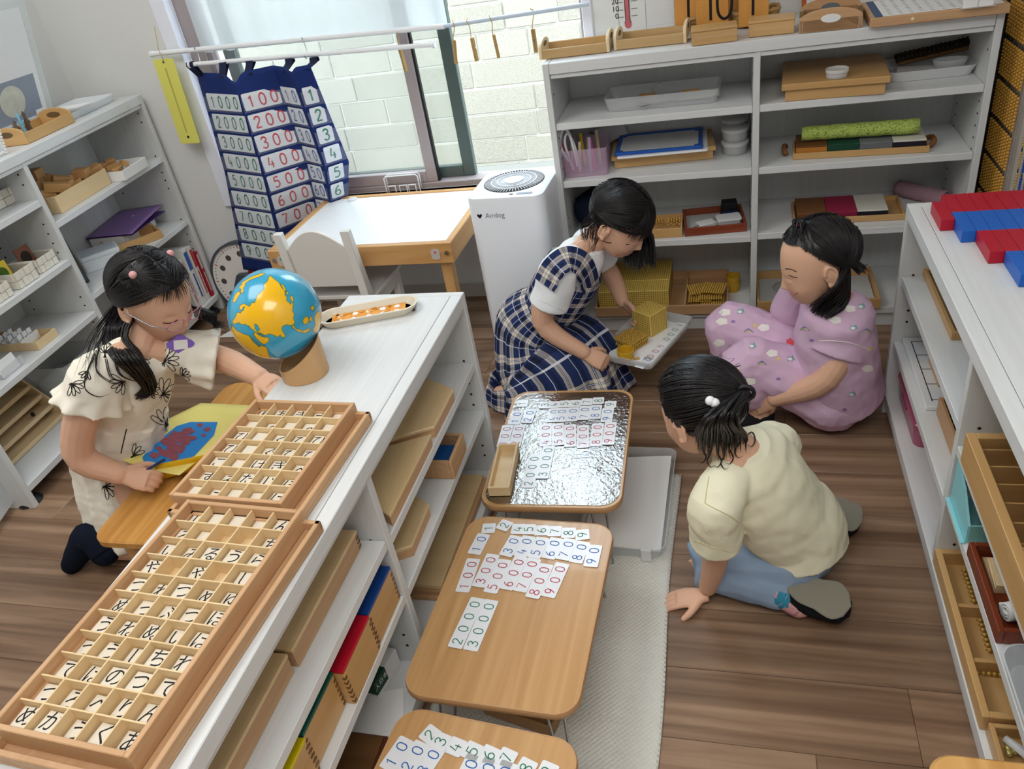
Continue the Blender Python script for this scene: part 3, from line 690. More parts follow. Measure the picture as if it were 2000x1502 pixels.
for px in (388, 597):
    a = P(px, 126 - (px - 373) * .083, Y=2.525) - o1
    G().tube(spline([a + Vector((0, -.012, .0)), a + Vector((0, 0, -.0115)), a + Vector((0, .014, .01)), a + Vector((-.005, .022, .035)), a + Vector((-.004, .014, .052)), a + Vector((0, .004, .045))], 5), .0016, 5).build('wire_hook', CHROME, t, smooth=1)
# lace curtain
LACE = bpy.data.materials.new('lace'); LACE.use_nodes = True
def lace():
    nt = LACE.node_tree; L = nt.links.new; nt.nodes.remove(nt.nodes['Principled BSDF']); out = nt.nodes['Material Output']
    tr = nt.nodes.new('ShaderNodeBsdfTransparent'); tl = nt.nodes.new('ShaderNodeBsdfTranslucent'); df = nt.nodes.new('ShaderNodeBsdfDiffuse')
    tl.inputs[0].default_value = (.66, .69, .7, 1); df.inputs[0].default_value = (.8, .83, .86, 1)
    m1 = nt.nodes.new('ShaderNodeMixShader'); m1.inputs[0].default_value = .4; L(tl.outputs[0], m1.inputs[1]); L(df.outputs[0], m1.inputs[2])
    m2 = nt.nodes.new('ShaderNodeMixShader'); m2.inputs[0].default_value = .84; L(tr.outputs[0], m2.inputs[1]); L(m1.outputs[0], m2.inputs[2]); L(m2.outputs[0], out.inputs[0])
lace()
c0 = P(392, 98, Y=2.575); c1 = P(872, 42, Y=2.575)
def curt(u, v):
    x = c0.x + (c1.x - c0.x) * u; zb = c0.z + (c1.z - c0.z) * u - .004 - .009 * abs(math.sin(u * 62)) ** .6; fl_ = .010 * math.sin(u * 46) + .007 * math.sin(u * 23 + 1) + .012 * math.sin(u * 9)
    return (x, 2.578 + fl_ * (.6 + .4 * v), zb + (1.98 - zb) * v)
o = G().grid(curt, 260, 14).build('lace_curtain', LACE, smooth=1, label='sheer white lace curtain with scalloped hem in the window', cat='curtain')
t = thing('curtain_rod', 'thin white curtain rod at the head of the window', 'rod', (c0.x - .02, 2.578, 1.985)); G().tube([(0, 0, 0), (c1.x - c0.x + .04, 0, 0)], .006, 8).build('tube', PLASTW, t, smooth=40)
# navy pocket chart folded like a screen
NAVY = mat('#1c2f6b', .7, .2, bump=.3, bscale=500, var=.2, vscale=14); NAVYD = mat('#1f2540', .7, .2)
FZ = [(.86, [(-1.825, 2.566), (-1.608, 2.455), (-1.488, 2.527), (-1.376, 2.446), (-1.316, 2.472)]), (.582, [(-1.828, 2.536), (-1.594, 2.425), (-1.476, 2.540), (-1.378, 2.475), (-1.318, 2.545)]), (.17, [(-1.895, 2.52), (-1.64, 2.43), (-1.54, 2.588), (-1.50, 2.588), (-1.475, 2.591)])]
def chart_pt(c, z):
    "c: 0..4 along the folds"
    if z >= .582: (za, A_), (zb, B_) = FZ[0], FZ[1]
    else: (za, A_), (zb, B_) = FZ[1], FZ[2]
    k = (za - z) / (za - zb); i = min(3, int(c)); f = c - i
    a = [A_[i][q] + (A_[i + 1][q] - A_[i][q]) * f for q in (0, 1)]; b = [B_[i][q] + (B_[i + 1][q] - B_[i][q]) * f for q in (0, 1)]
    return Vector((a[0] + (b[0] - a[0]) * k, a[1] + (b[1] - a[1]) * k, z))
t = thing('pocket_chart', 'navy folded pocket chart of number cards hanging by the window', 'chart')
ztop, zbot = .935, .195
def fab(u, v):
    c = u * 4.0; i = c - int(min(3, int(c))); z = zbot + (ztop - zbot) * v
    if v > .93: z -= .028 * (math.exp(-((c - 1) / .16) ** 2) + .5 * math.exp(-((c - 2.9) / .2) ** 2))
    return chart_pt(c, z)
o = G().grid(fab, 48, 40).build('fabric', NAVY, t, smooth=30); sm = o.modifiers.new('thickness', 'SOLIDIFY'); sm.thickness = .002
for c in (.12, .72, 1.35, 2.6, 3.72):
    a = chart_pt(c, ztop - .012); yr = 2.525; zr = o1.z - .075 * (a.x - o1.x)
    w_ = .014
    def strapf(u, v, a=a, zr=zr):
        q = [(a.y - .002, a.z), (yr - .0105, zr - .004), (yr - .006, zr + .0085), (yr + .006, zr + .0085), (yr + .0105, zr - .004), (a.y + .003, a.z)]
        k = min(4.999, v * 5); i = int(k); f = k - i
        return (a.x + (u - .5) * 2 * w_, q[i][0] + (q[i + 1][0] - q[i][0]) * f, q[i][1] + (q[i + 1][1] - q[i][1]) * f)
    G().grid(strapf, 2, 10).build('strap', NAVYD, t, smooth=1)
VINYL = clear('#dfe6f2', .13, .12); PITCH = .0695
CHC = [('g', 4, 9), ('r', 3, 7), ('b', 2, 7), ('g', 1, 7)]
for ci, (col, nd, rows) in enumerate(CHC):
    u0, u1 = ((.12, .97), (.04, .93), (.06, .9), (.1, .78))[ci]
    for r in range(9):
        z1_ = .868 - r * PITCH; z0_ = z1_ - PITCH * .80
        pts = [chart_pt(ci + u0, z0_), chart_pt(ci + u1, z0_), chart_pt(ci + u1, z1_), chart_pt(ci + u0, z1_)]
        if ci >= 2 and r >= 7: continue
        ex = (pts[1] - pts[0]).normalized(); nn = ex.cross((pts[3] - pts[0]).normalized()).normalized(); 
        if nn.y > 0: nn = -nn
        ez = nn.cross(ex); Wc = (pts[1] - pts[0]).length; Hc = (pts[3] - pts[0]).length
        M = Matrix((ex, ez, nn)).transposed().to_4x4(); M.translation = pts[0] + nn * .0035
        G().add([p + nn * .006 for p in (chart_pt(ci + .01, z0_ - .006), chart_pt(ci + .99, z0_ - .006), chart_pt(ci + .99, z1_ - .012), chart_pt(ci + .01, z1_ - .012))], [(0, 1, 2, 3)])
        gg = G(); gg.add([p + nn * .0062 for p in (chart_pt(ci + .01, z0_ - .006), chart_pt(ci + .99, z0_ - .006), chart_pt(ci + .99, z1_ - .012), chart_pt(ci + .01, z1_ - .012))], [(0, 1, 2, 3)]); gg.build('clear_pocket', VINYL, t)
        if r >= rows: continue
        txt = str(r + 1) + '0' * (nd - 1)
        k = thing('number_card', 'white card printed ' + words(txt) + ' in ' + {'g': 'green', 'r': 'red', 'b': 'blue'}[col] + ' in the navy pocket chart', 'card', (0, 0, 0), 0, 'number cards in the pocket chart'); k.matrix_world = M
        G().prism(rrect(0, Wc, 0, Hc, .005, 3), 0, .0008).build('sheet', mat('#dfe3e8', .4, .4), k)
        h = Hc * .66; adv = Wc * .94 / nd; numeral(G(), txt, h, .0054, Wc * .05 + adv * .5 - h * .27, Hc * .17, adv, .0014, None, .88).build('numeral', {'g': GREEN, 'r': mat('#c4414d', .5, .2), 'b': mat('#3f63a8', .5, .2)}[col], k)
# yellow plastic hanging strip
pts = [P(*p, Y=2.535) for p in ((296, 118), (335, 113), (392, 276), (358, 284))]
cx = sum((p for p in pts), Vector()) / 4; L_ = ((pts[3] - pts[0]).length + (pts[2] - pts[1]).length) / 2; W_ = ((pts[1] - pts[0]).length + (pts[2] - pts[3]).length) / 2
t = thing('hanging_strip', 'yellow plastic strip with slot hanging from a string by the window', 'strip', cx, (R_(90), R_(3), 0))
YEL = mat('#e3df6e', .3, .5)
G().prism(rrect(-W_ / 2, W_ / 2, -L_ / 2, L_ / 2, .008, 5), -.002, .002, None, .0008).build('plate', YEL, t)
G().box(-.003, .003, -L_ / 2 + .04, L_ / 2 - .03, .002, .0032, .001).build('slot', mat('#b9b65a', .4, .4), t); G().cyl((0, -L_ / 2 + .025, .0019), (0, -L_ / 2 + .025, .0026), .005).build('hole', BLACKP, t); G().cyl((0, L_ / 2 - .01, .0019), (0, L_ / 2 - .01, .0026), .004).build('hole', BLACKP, t)
G().tube(spline([(0, L_ / 2 - .01, .003), (.004, L_ / 2 + .01, .006), (-.004, L_ / 2 + .03, 0), (.002, L_ / 2 + .06, .0), (-.006, L_ / 2 + .10, -.02)], 5), .0012, 5).build('string', mat('#b99a63', .8, .2), t)
STR = mat('#c8a566', .8, .2); PEG = wood('#b9975f', '#9c7b45', 'z', 30, 8, .6, .3, 0, .08)
for i, (x, y, ln, tw) in enumerate(((773, 66, 62, .9), (884, 46, 70, .5), (915, 42, 70, -.2), (957, 36, 70, .3), (1036, 24, 70, 1.5))):
    a = P(x, y, Y=2.55); t = thing('clothespin', 'wooden clothes peg tied on string, ' + ('leftmost, in front of the window sash', 'second from left, before the dark sash', 'third from left, over the open window', 'fourth from left, over the open window', 'rightmost, turned edge on beside the shelf')[i], 'clothespin', a, (0, R_((-4, 6, -3, -4, -3)[i]), tw), 'clothes pegs on the window rod')
    G().tube(spline([(0, 0, .010), (0, -.011, .003), (.003, -.006, -.014), (-.002, 0, -.04), (0, 0, -.052)], 4), .0014, 5).build('string', STR, t)
    for s_ in (-1, 1): G().box(-.005, .005, s_ * .001, s_ * .006, -.118, -.048, .001).build('jaw', PEG, t)
    G().tube([(-.006, 0, -.078), (.006, 0, -.078)], .0035, 8).build('spring', CHROME, t)
# white wire stand on the sill
t = thing('wire_stand', 'white bent wire stand on the window sill behind the table', 'stand', (-1.16, 2.606, .436)); r_ = .0025
for y in (0.0, .02): G().tube([(-.07, y, 0), (-.07, y, .055), (-.063, y, .062), (.055, y, .062), (.062, y, .055), (.062, y, 0)], r_, 6).build('wire', PLASTW, t, smooth=1)
for x in (-.045, .0, .035): G().tube([(x - .016, 0, 0), (x - .016, 0, .025), (x + .012, 0, .025), (x + .012, 0, 0)], r_, 6).build('wire', PLASTW, t, smooth=1)
# thermometer poster on the back wall
a = P(1158, 60, Y=2.597); b = P(1318, 50, Y=2.597); t = thing('thermometer_poster', 'white laminated poster of a red thermometer on the back wall', 'poster', (a.x, 2.598, .8))
wd = b.x - a.x; G().box(0, wd, -.0015, 0, 0, .42).build('sheet', mat('#e9ecec', .25, .5), t)
LN = mat('#a9adb0', .5, .2)
for x in (.33, .66): G().box(wd * x - .0008, wd * x + .0008, -.0022, -.0015, 0, .42).build('seam', LN, t)
for z in (.10, .25): G().box(0, wd, -.0022, -.0015, z, z + .0015).build('seam', PLASTW, t)
q = P(1227, 48, Y=2.597); bx, bz = q.x - a.x, q.z - .8
G().cyl((bx, -.0016, bz), (bx, -.0032, bz), .0105, n=20).build('bulb', mat('#cf6f78', .4, .3), t); G().box(bx - .005, bx + .005, -.003, -.0016, bz, .42).build('fluid_column', mat('#cf6f78', .4, .3), t); G().tube([(bx + .0095, -.003, bz + .005), (bx + .0065, -.003, bz + .012), (bx + .0065, -.003, .42)], .0012, 4).build('outline', mat('#5d3d3a', .5, .2), t); G().tube([(bx - .0095, -.003, bz + .005), (bx - .0065, -.003, bz + .012), (bx - .0065, -.003, .42)], .0012, 4).build('outline', mat('#5d3d3a', .5, .2), t)
for n_, py in (('0', 33), ('10', 19), ('20', 4)):
    z = P(1218, py, Y=2.597).z - .8
    for s_ in (-1, 1): G().box(bx + s_ * .012, bx + s_ * .03, -.0028, -.0016, z - .0006, z + .0006).build('tick', INK, t)
    link('figure', text_mesh(n_, .022, INK), t, (bx - .029 - .003 * len(n_), -.003, z + .004), (R_(90), 0, 0))
# ================================================================== children's table, chair, purifier, clock
FR = .022
t = thing('play_table', 'white topped children\'s table with pine frame by the window', 'table', (-1.457, 2.088, 0), R_(-.6)); W_, D_ = .638, .475
G().box(FR, W_ - FR, FR, D_ - FR, .437, .4485).build('tabletop', mat('#eef1f3', .25, .5), t)
for nm, a, m in (('apron', (0, W_, 0, FR), PINE), ('apron', (0, W_, D_ - FR, D_), PINE), ('apron', (0, FR, FR, D_ - FR), PINEY), ('apron', (W_ - FR, W_, FR, D_ - FR), PINEY)): G().box(a[0], a[1], a[2], a[3], .385, .452, .0015).build(nm, m, t)
for x in (FR, W_ - FR - .035):
    for y in (FR, D_ - FR - .035): G().box(x, x + .035, y, y + .035, 0, .436, .002).build('leg', PINEZ, t)
for x in (.018, W_ - .018):
    G().cyl((x, .001, .42), (x, -.004, .42), .007).build('screw', CHROME, t)
for x, c in ((.045, '#3fae8c'), (W_ - .055, '#e0505a')):
    k = G().prism(rrect(x - .014, x + .014, .4, .434, .008, 4), 0, .003, Matrix.Rotation(R_(90), 4, 'X')).build('clear_tab', clear('#eef2f2', .5), t); G().cyl((x, -.003, .424), (x, -.0042, .424), .004, n=5).build('star', mat(c, .4, .3), k)
G().lathe([(.016, 0), (.018, .006), (.014, .008), (0, .008)], 16).build('suction_disc', clear('#f4f6f6', .5), t, (.12, D_ - .04, .449))
CHW = mat('#e4e2dd', .4, .4)
t = thing('small_chair', 'small white wooden chair with arched backrest pushed up to the play table', 'chair', (-1.378, 2.036, 0), R_(-.8)); cw, cd_ = .262, .27
for x in (0, cw - .028):
    G().prism([(0, 0), (.03, 0), (.052, .27), (.018, .53), (-.008, .53), (.014, .27)], x, x + .028, Matrix(((0, 0, 1, 0), (1, 0, 0, 0), (0, 1, 0, 0), (0, 0, 0, 1))), .002).build('rear_post', CHW, t)
    G().box(x, x + .026, cd_ - .03, cd_, 0, .28, .002).build('front_leg', CHW, t); G().box(x + .004, x + .022, .05, cd_ - .03, .225, .27, .002).build('side_rail', CHW, t)
G().box(-.004, cw + .004, .05, cd_ + .012, .27, .285, .003).build('seat', CHW, t); G().box(.026, cw - .026, cd_ - .024, cd_ - .006, .21, .27, .002).build('front_rail', CHW, t)
arch = [(.0, .335)] + [(cw - .056, .335)] + [((cw - .056) * (1 - i / 14), .478 + .062 * math.sin(math.pi * (i / 14))) for i in range(15)]
G().prism(arch, -.007, .007, Matrix(((1, 0, 0, .028), (0, -.128, 1, .073), (0, .99, 0, 0), (0, 0, 0, 1))), .002).build('backrest', CHW, t)
# air purifier
PUR = mat('#e9edf3', .35, .45); t = thing('air_purifier', 'tall white air purifier with round slotted grille beside the back shelf', 'purifier', (-.640, 2.242, 0), R_(-2)); hw = .120
po = rrect(-hw, hw, -hw, hw, .035, 8); n = len(po); rings = [(inset(po, .012), 0), (inset(po, .004), .02), (po, .06), (po, .556), (inset(po, .003), .565), (inset(po, .012), .568)]
g = G(); v = [Vector((p[0], p[1], z)) for pl, z in rings for p in pl]; f = [tuple(range(n))[::-1]] + [(r * n + i, r * n + (i + 1) % n, (r + 1) * n + (i + 1) % n, (r + 1) * n + i) for r in range(5) for i in range(n)] + [tuple(range(5 * n, 6 * n))]
g.add(v, f); g.build('body', PUR, t, smooth=35)
gy = .012; gr = G().lathe([(.094, 0), (.094, .0012), (0, .0012)], 48).build('grille_well', mat('#14181e', .6, .2), t, (0, gy, .568))
bl = G().box(.026, .092, -.0009, .0009, .0012, .0030).mesh('slat', PUR)
for i in range(60): link('slat', bl, gr, (0, 0, 0), 2 * math.pi * i / 60)
for r in (.05, .068): G().lathe([(r, .0012), (r, .0044), (r + .0035, .0044), (r + .0035, .0012)], 48).build('grille_ring', PUR, gr)
G().lathe([(.03, .0012), (.03, .006), (.022, .0075), (0, .0075)], 32).build('hub', PUR, gr, smooth=40)
G().prism(rrect(.035, .085, -.105, -.09, .007, 5), .568, .5692).build('control_panel', mat('#9aa4b4', .3, .5), t); G().prism(rrect(.015, .026, -.104, -.097, .003, 3), .568, .5692).build('button', BLACKP, t)
lt = text_mesh('Airdog', .022, mat('#7d848e', .5, .2)); link('logo', lt, t, (-.034, -hw - .0006, .513), (R_(90), 0, 0))
G().prism([(0, -.008), (.008, .001), (.006, .007), (0, .004), (-.006, .007), (-.008, .001)], 0, .0006, Matrix(((1, 0, 0, -.082), (0, 0, -1, -hw), (0, 1, 0, .513), (0, 0, 0, 1)))).build('emblem', INK, t)
# teaching clock
cc = P(487, 546, Y=2.572); RC = (P(420, 540, Y=2.572) - cc).length
t = thing('teaching_clock', 'large white faced teaching clock with grey rim standing by the left shelf', 'clock', (cc.x, 2.57, 0)); MC_ = Matrix.Translation((0, 0, cc.z)) @ Matrix.Rotation(R_(88), 4, 'X')
GRY = mat('#4a525c', .5, .4)
G().lathe([(RC + .010, -.022), (RC + .012, .008), (RC + .003, .012), (RC + .002, -.022)], 56, MC_).build('rim', GRY, t, smooth=40); fc = G().lathe([(RC + .004, -.02), (RC + .004, .004), (0, .004)], 56, MC_).build('face', mat('#ece9e3', .4, .4), t)
G().prism([(.11 * math.cos(a_), -.045 + .075 * math.sin(a_)) for a_ in [i * math.pi / 14 for i in range(28)]], 0, .012).build('base', PLASTW, t); G().prism([(-.06, .01), (.06, .01), (.06, .11), (.03, .16), (-.03, .16), (-.06, .11)], -.03, .0, Matrix(((1, 0, 0, 0), (0, 0, 1, 0), (0, 1, 0, 0), (0, 0, 0, 1)))).build('stand', GRY, t)
for i in range(12):
    a = 2 * math.pi * i / 12; x, y = math.sin(a), math.cos(a); G().lathe([(.0125, .0041), (.0125, .0048), (0, .0048)], 16, MC_ @ Matrix.Translation((x * RC * .74, y * RC * .74, 0))).build('hole', mat('#55504b', .7, .2), fc)
g = G(); g2 = G()
for i in range(60):
    a = 2 * math.pi * i / 60; x, y = math.sin(a), math.cos(a); M = MC_ @ Matrix.Translation((x * RC * .93, y * RC * .93, .0042)) @ Matrix.Rotation(-a, 4, 'Z')
    if i % 5 == 0: G().box(-.0018, .0018, -.006, .006, 0, .001, 0, M).build('hour_mark', mat('#b4423e', .5, .2), fc)
    else: g.box(-.0016, .0016, -.002, .002, 0, .001, 0, M)
g.build('minute_dots', INK, fc, kind='stuff')
G().box(-.011, .011, -.005, .085, .006, .010, .001, MC_ @ Matrix.Rotation(R_(-35), 4, 'Z')).build('hour_hand', mat('#c22a2f', .4, .4), t); G().box(-.008, .008, -.005, .11, .011, .014, .001, MC_ @ Matrix.Rotation(R_(-150), 4, 'Z')).build('minute_hand', mat('#2c5fae', .4, .4), t)
a = P(450, 648, 0); o = G().prism([(-.06, -.04), (.08, -.045), (.09, .05), (-.01, .05)], .0005, .0015).build('paper_scrap', PAPER, None, (a.x + .03, a.y, 0), R_(4), label='white paper scrap on the floor near the clock base', cat='paper')
# ================================================================== contents of the back shelf
GOLD = mat('#c9a24a', .35, .5, metal=.3); GOLDY = mat('#e6c766', .45, .4); BEADP = mat('#7d5a2a', .5, .3)
def lidbox(label, a, b, z, depth, h, m=MAPLE, lid=0.0, over=.006, name='wooden_box', cat='box', hollow=False, extra=0, lm=None, joints=True):
    A, wd, an = P2(a, b, z); t = thing(name, label, cat, (A.x, A.y, z + .0004), an + extra)
    if hollow: tray_shell(G(), wd, depth, h, .006, .004).build('body', m, t)
    else: G().box(0, wd, 0, depth, 0, h, .0015).build('body', m, t)
    if joints:
        for x in (0, wd - .006):
            for k in range(2): G().box(x - .0003, x + .0063, -.0004, .006, h * (.2 + .4 * k), h * (.36 + .4 * k)).build('joint', BEECH, t)
    if lid: G().box(-over, wd + over, -over, depth + over, h + .0003, h + lid, .002).build('lid', lm or m, t)
    t['w'] = wd; t['d'] = depth; t['h'] = h + lid
    return t
ZB = .8846
def handle_tray(label, a, b, z, depth, h, m=MAPLE, ends=.055, holes=True, dep=None, endm=None):
    "open tray with tall rounded grip ends"
    A, wd, an = P2(a, b, z); t = thing('handled_tray', label, 'tray', (A.x, A.y, z + .0004), an)
    G().box(.008, wd - .008, 0, .008, 0, h, .0015).build('side', m, t); G().box(.008, wd - .008, depth - .008, depth, 0, h, .0015).build('side', m, t); G().box(.008, wd - .008, .008, depth - .008, 0, .005).build('floor', m, t)
    for x in (0, wd - .009):
        pl = [(0, 0), (depth, 0), (depth, h)] + [(depth / 2 + depth * .5 * math.cos(q), h + (ends - h) * math.sin(q) ** .8) for q in [math.pi * i / 12 for i in range(1, 12)]] + [(0, h)]
        inn = [(depth / 2 + depth * .2 * math.cos(q), h + (ends - h) * .35 + .007 * math.sin(q)) for q in [2 * math.pi * i / 16 for i in range(16)]]
        M = Matrix(((0, 0, 1, x), (1, 0, 0, 0), (0, 1, 0, 0), (0, 0, 0, 1))); e = G().prism(pl, 0, .009, M, .0015).build('grip_end', endm or m, t)
        G().prism(inn, -.0006, .0096, M).build('grip_hole', mat('#7b603c', .7, .2), e)
    t['w'] = wd; return t
PALEW = wood('#c8a878', '#b3905f', 'x', 14, 12, .45, .35, .05, .05)
handle_tray('pale wooden tray with round grip ends at the left end of the back shelf top', (1054, 118), (1191, 102), ZB, .12, .026, PALEW, .05, endm=mat('#e3cfaa', .5, .3))
t = handle_tray('pale wooden tray holding a white sheet, second from left on the back shelf top', (1199, 99), (1341, 84), ZB, .12, .026, PALEW, .05, endm=mat('#e3cfaa', .5, .3))
A = P(1215, 88, ZB + .012); G().box(0, .19, 0, .085, 0, .001).build('paper_sheet', PAPER, None, (A.x, A.y, ZB + .008), R_(2), label='white paper sheet lying in the second wooden tray on the back shelf', cat='paper')
lidbox('lidded maple box in front of the left wicker basket on the back shelf', (1351, 91), (1440, 80), ZB, .075, .032, MAPLE, .007, .001)
lidbox('lidded maple box in front of the right wicker basket on the back shelf', (1462, 74), (1551, 65), ZB, .075, .032, MAPLE, .007, .001)
WICK = mat('#b08d5c', .7, .3, bump=.5, bscale=120)
ORW = wood('#d69a4a', '#c4853a', 'z', 14, 10, .45, .35, .1, .04)
def basket(label, px, py, w_, d_, h_):
    c = P(px, py, ZB); t = thing('wicker_basket', label, 'basket', (c.x, c.y + d_ / 2, ZB + .0004)); n = 7
    for k in range(n):
        z = .004 + k * h_ / n; fl_ = 1 + .12 * k / n
        pts = [(x * fl_, y * fl_, z + .0015 * math.sin(i * 2.4 + k * 3)) for i, (x, y) in enumerate(rrect(-w_ / 2, w_ / 2, -d_ / 2, d_ / 2, .02, 5))]
        G().tube(pts, .0042 if k < n - 1 else .0062, 6, True).build('wicker_ring', WICK, t, smooth=1)
    G().prism(rrect(-w_ / 2, w_ / 2, -d_ / 2, d_ / 2, .02, 4), 0, .004).build('floor', WICK, t)
    return t
def digit_board(label, px, py, Y, w_, h_, chars, lean=8):
    c = P(px, py, Y=Y); t = thing('digit_board', label, 'board', (c.x, Y, max(ZB + .006, 0)), (R_(-lean), 0, 0), 'wooden digit boards in baskets')
    G().box(-w_ / 2, w_ / 2, 0, .006, 0, h_, .001).build('board', ORW, t)
    M = Matrix(((1, 0, 0, 0), (0, 0, -1, -.0006), (0, 1, 0, 0), (0, 0, 0, 1)))
    numeral(G(), chars, h_ * .62, .0075, -w_ / 2 + w_ * .2, h_ * .2, w_ * .46, 0, M, .75).build('numeral', INK, t); return t
basket('oval wicker basket, left of two, holding wooden digit boards', 1384, 62, .115, .07, .04)
basket('oval wicker basket, right of two, holding wooden digit boards', 1475, 52, .115, .07, .04)
digit_board('tall orange wood board painted with a bar, left of the baskets', 1344, 40, 2.49, .075, .15, '1'); digit_board('orange wood board with one zero in the left basket', 1391, 30, 2.455, .088, .14, '10', 4); digit_board('orange wood board with a bar in the right basket', 1472, 25, 2.455, .08, .14, '1', 4); digit_board('plain orange wood board between the baskets', 1430, 40, 2.53, .07, .15, '')
t = handle_tray('beech tray with oval hand holes between the baskets and the number sheet', (1560, 66), (1684, 54), ZB, .16, .03, BEECH, .03)
M = Matrix(((1, 0, 0, 0), (0, 0, 1, 0), (0, 1, 0, 0), (0, 0, 0, 1)))
wd = t['w']
for y in (0, .152):
    pl = [(0, 0), (wd, 0), (wd, .028)] + [(wd / 2 + wd * .5 * math.cos(q), .028 + .026 * math.sin(q)) for q in [math.pi * i / 12 for i in range(1, 12)]] + [(0, .028)]
    e = G().prism(pl, y, y + .008, M, .001).build('grip_side', BEECH, t); G().prism([(wd / 2 + .024 * math.cos(q), .03 + .0105 * math.sin(q)) for q in [2 * math.pi * i / 18 for i in range(18)]], y - .0006, y + .0086, M).build('hand_hole', mat('#6d747c' if y else '#e8e9e8', .6, .2), e)
A, wd, an = P2((1699, 56), (1972, 26), ZB)
t = thing('number_board', 'wide wooden tray with a printed number sheet at the right end of the back shelf', 'board', (A.x, A.y, ZB + .0004), an)
G().box(0, wd, 0, .235, 0, .022, .002).build('body', BEECH, t); s = G().box(.03, wd - .012, .012, .225, .0222, .0232).build('sheet', PAPER, t); G().box(.012, .03, .012, .225, .0222, .0232).build('blue_margin', mat('#33507c', .5, .3), t)
g = G()
for i in range(10):
    for j in range(10): x = .045 + i * (wd - .08) / 9.6; y = .022 + j * .0205; g.box(x, x + .003, y, y + .004, .0232, .0235); g.box(x + .0045, x + .0075, y, y + .004, .0232, .0235)
g.build('printed_numbers', mat('#5b5c60', .6, .2), s, kind='stuff'); G().cyl((wd * .31, -.0005, .012), (wd * .31, -.002, .012), .004).build('round_sticker', mat('#f0dcae', .5, .3), t)
t = thing('card_stand', 'clear stand with white cards on the number sheet', 'stand', P(1880, 17, ZB + .025) , an)
for x in (0, .034): G().box(x, x + .032, 0, .002, 0, .06, .0005).build('white_card', PAPER, t)
G().box(-.004, .07, -.004, .02, -.0008, .0012).build('foot', clear('#eef0f0', .4), t)
t = thing('picture_card', 'orange and white picture card leaning behind the maple box', 'card', P(1566, 32, Y=2.5), (R_(-12), 0, R_(8)))
G().box(0, .05, 0, .003, 0, .09, .0005).build('orange_card', mat('#b5653c', .6, .2, var=.3, vscale=40), t); G().box(.012, .07, -.006, -.003, 0, .05, .0005).build('white_card', mat('#dfe1e4', .5, .3), t)
# ---- first level
z = .7134
c = (P(1183, 222, z) + P(1405, 203, z)) / 2; t = thing('plastic_tray', 'frosted shallow plastic tray of papers and a wire clip on the back shelf', 'tray', (c.x, c.y + .075, z + .0004), R_(-1))
rtray(G(), .335, .145, .04, .0022, .02, .008).build('tray', clear('#dfe2e4', .34, .2), t, smooth=40); FOG = mat('#cfcfd0', .7, .2)
for i, (x, y, r, c_) in enumerate(((-.06, .0, 4, '#d5d4d2'), (.05, .012, -3, '#c9c8c6'), (.09, .0, 8, '#d6d4d0'), (-.01, -.015, 22, '#b9b1b4'))): G().box(-.07, .07, -.042, .042, 0, .0012).build('paper', mat(c_, .7, .2), t, (x, y, .006 + .003 * i), R_(r))
for x in (-.05, .08): G().box(-.025, .025, -.004, .004, 0, .004).build('wood_strip', ORW, t, (x, .045, .012))
for i in range(16): G().box(-.0004, .0004, -.008, .008, 0, .0006).build('ruler_mark', mat('#8b8b8d', .6, .2), t, (.01 + i * .0075, -.012, .0155))
G().tube(spline([(-.03, .02, .014), (-.032, .022, .038), (-.02, .024, .05), (-.008, .022, .042), (-.004, .02, .03)], 5), .0016, 6).build('wire_clip', CHROME, t, smooth=1)
lidbox('large lidded maple box on the top right level of the back shelf', (1533, 199), (1728, 184), z, .235, .03, MAPLE, .018, .010)
A = P(1634, 150, z + .0495); t = thing('glass_dish', 'small round clear glass dish on the large maple box', 'dish', A); 
G().lathe([(0, 0), (.026, 0), (.0275, .003), (.0275, .013), (.0255, .013), (.0255, .003), (0, .003)], 28).build('dish', clear('#f2f2f0', .4), t, smooth=40); G().lathe([(0, .014), (.0295, .014), (.0295, .022), (.0285, .022), (.0285, .0155), (0, .0155)], 28).build('lid', clear('#f6f6f4', .45), t, smooth=40)
c = (P(1742, 165, z) + P(1898, 148, z)) / 2; t = thing('plastic_tray', 'white plastic tray with a napkin and dish beside the large maple box', 'tray', (c.x, c.y + .08, z + .0004), R_(2)); rtray(G(), .225, .16, .028, .0025, .025, .012).build('tray', mat('#d8d9da', .35, .4), t, smooth=40); G().prism([(-.09, -.07), (.0, -.075), (.02, -.01), (-.07, .02)], .018, .020).build('napkin', mat('#d0cfcd', .8, .1), t)
t = thing('oval_dish', 'small clear oval dish in the white plastic tray', 'dish', (c.x + .052, c.y + .055, z + .018)); G().lathe([(0, 0), (.03, 0), (.036, .02), (.034, .02), (.028, .003), (0, .003)], 28, Matrix.Diagonal((1.25, .72, 1, 1))).build('dish', clear('#e8eaea', .5), t, smooth=40)
t = thing('seed_comb', 'dark knobbly dried seed head leaning in the white plastic tray', 'seed head', (c.x + .02, c.y + .12, z + .045), (R_(14), R_(-6), R_(8)))
G().box(-.095, .095, -.016, .012, -.012, .0, .004).build('wooden_bar', mat('#7a5b36', .7, .2, var=.2, vscale=40), t); r9 = random.Random(9)
for i in range(34): G().ico((-.092 + (i % 17) * .0115, -.008 + .016 * (i // 17), .006), (.0075, .0085, .008 + r9.random() * .003), None, 7, 5).build('seed_knob', mat('#2e241f', .7, .2), t, smooth=1)
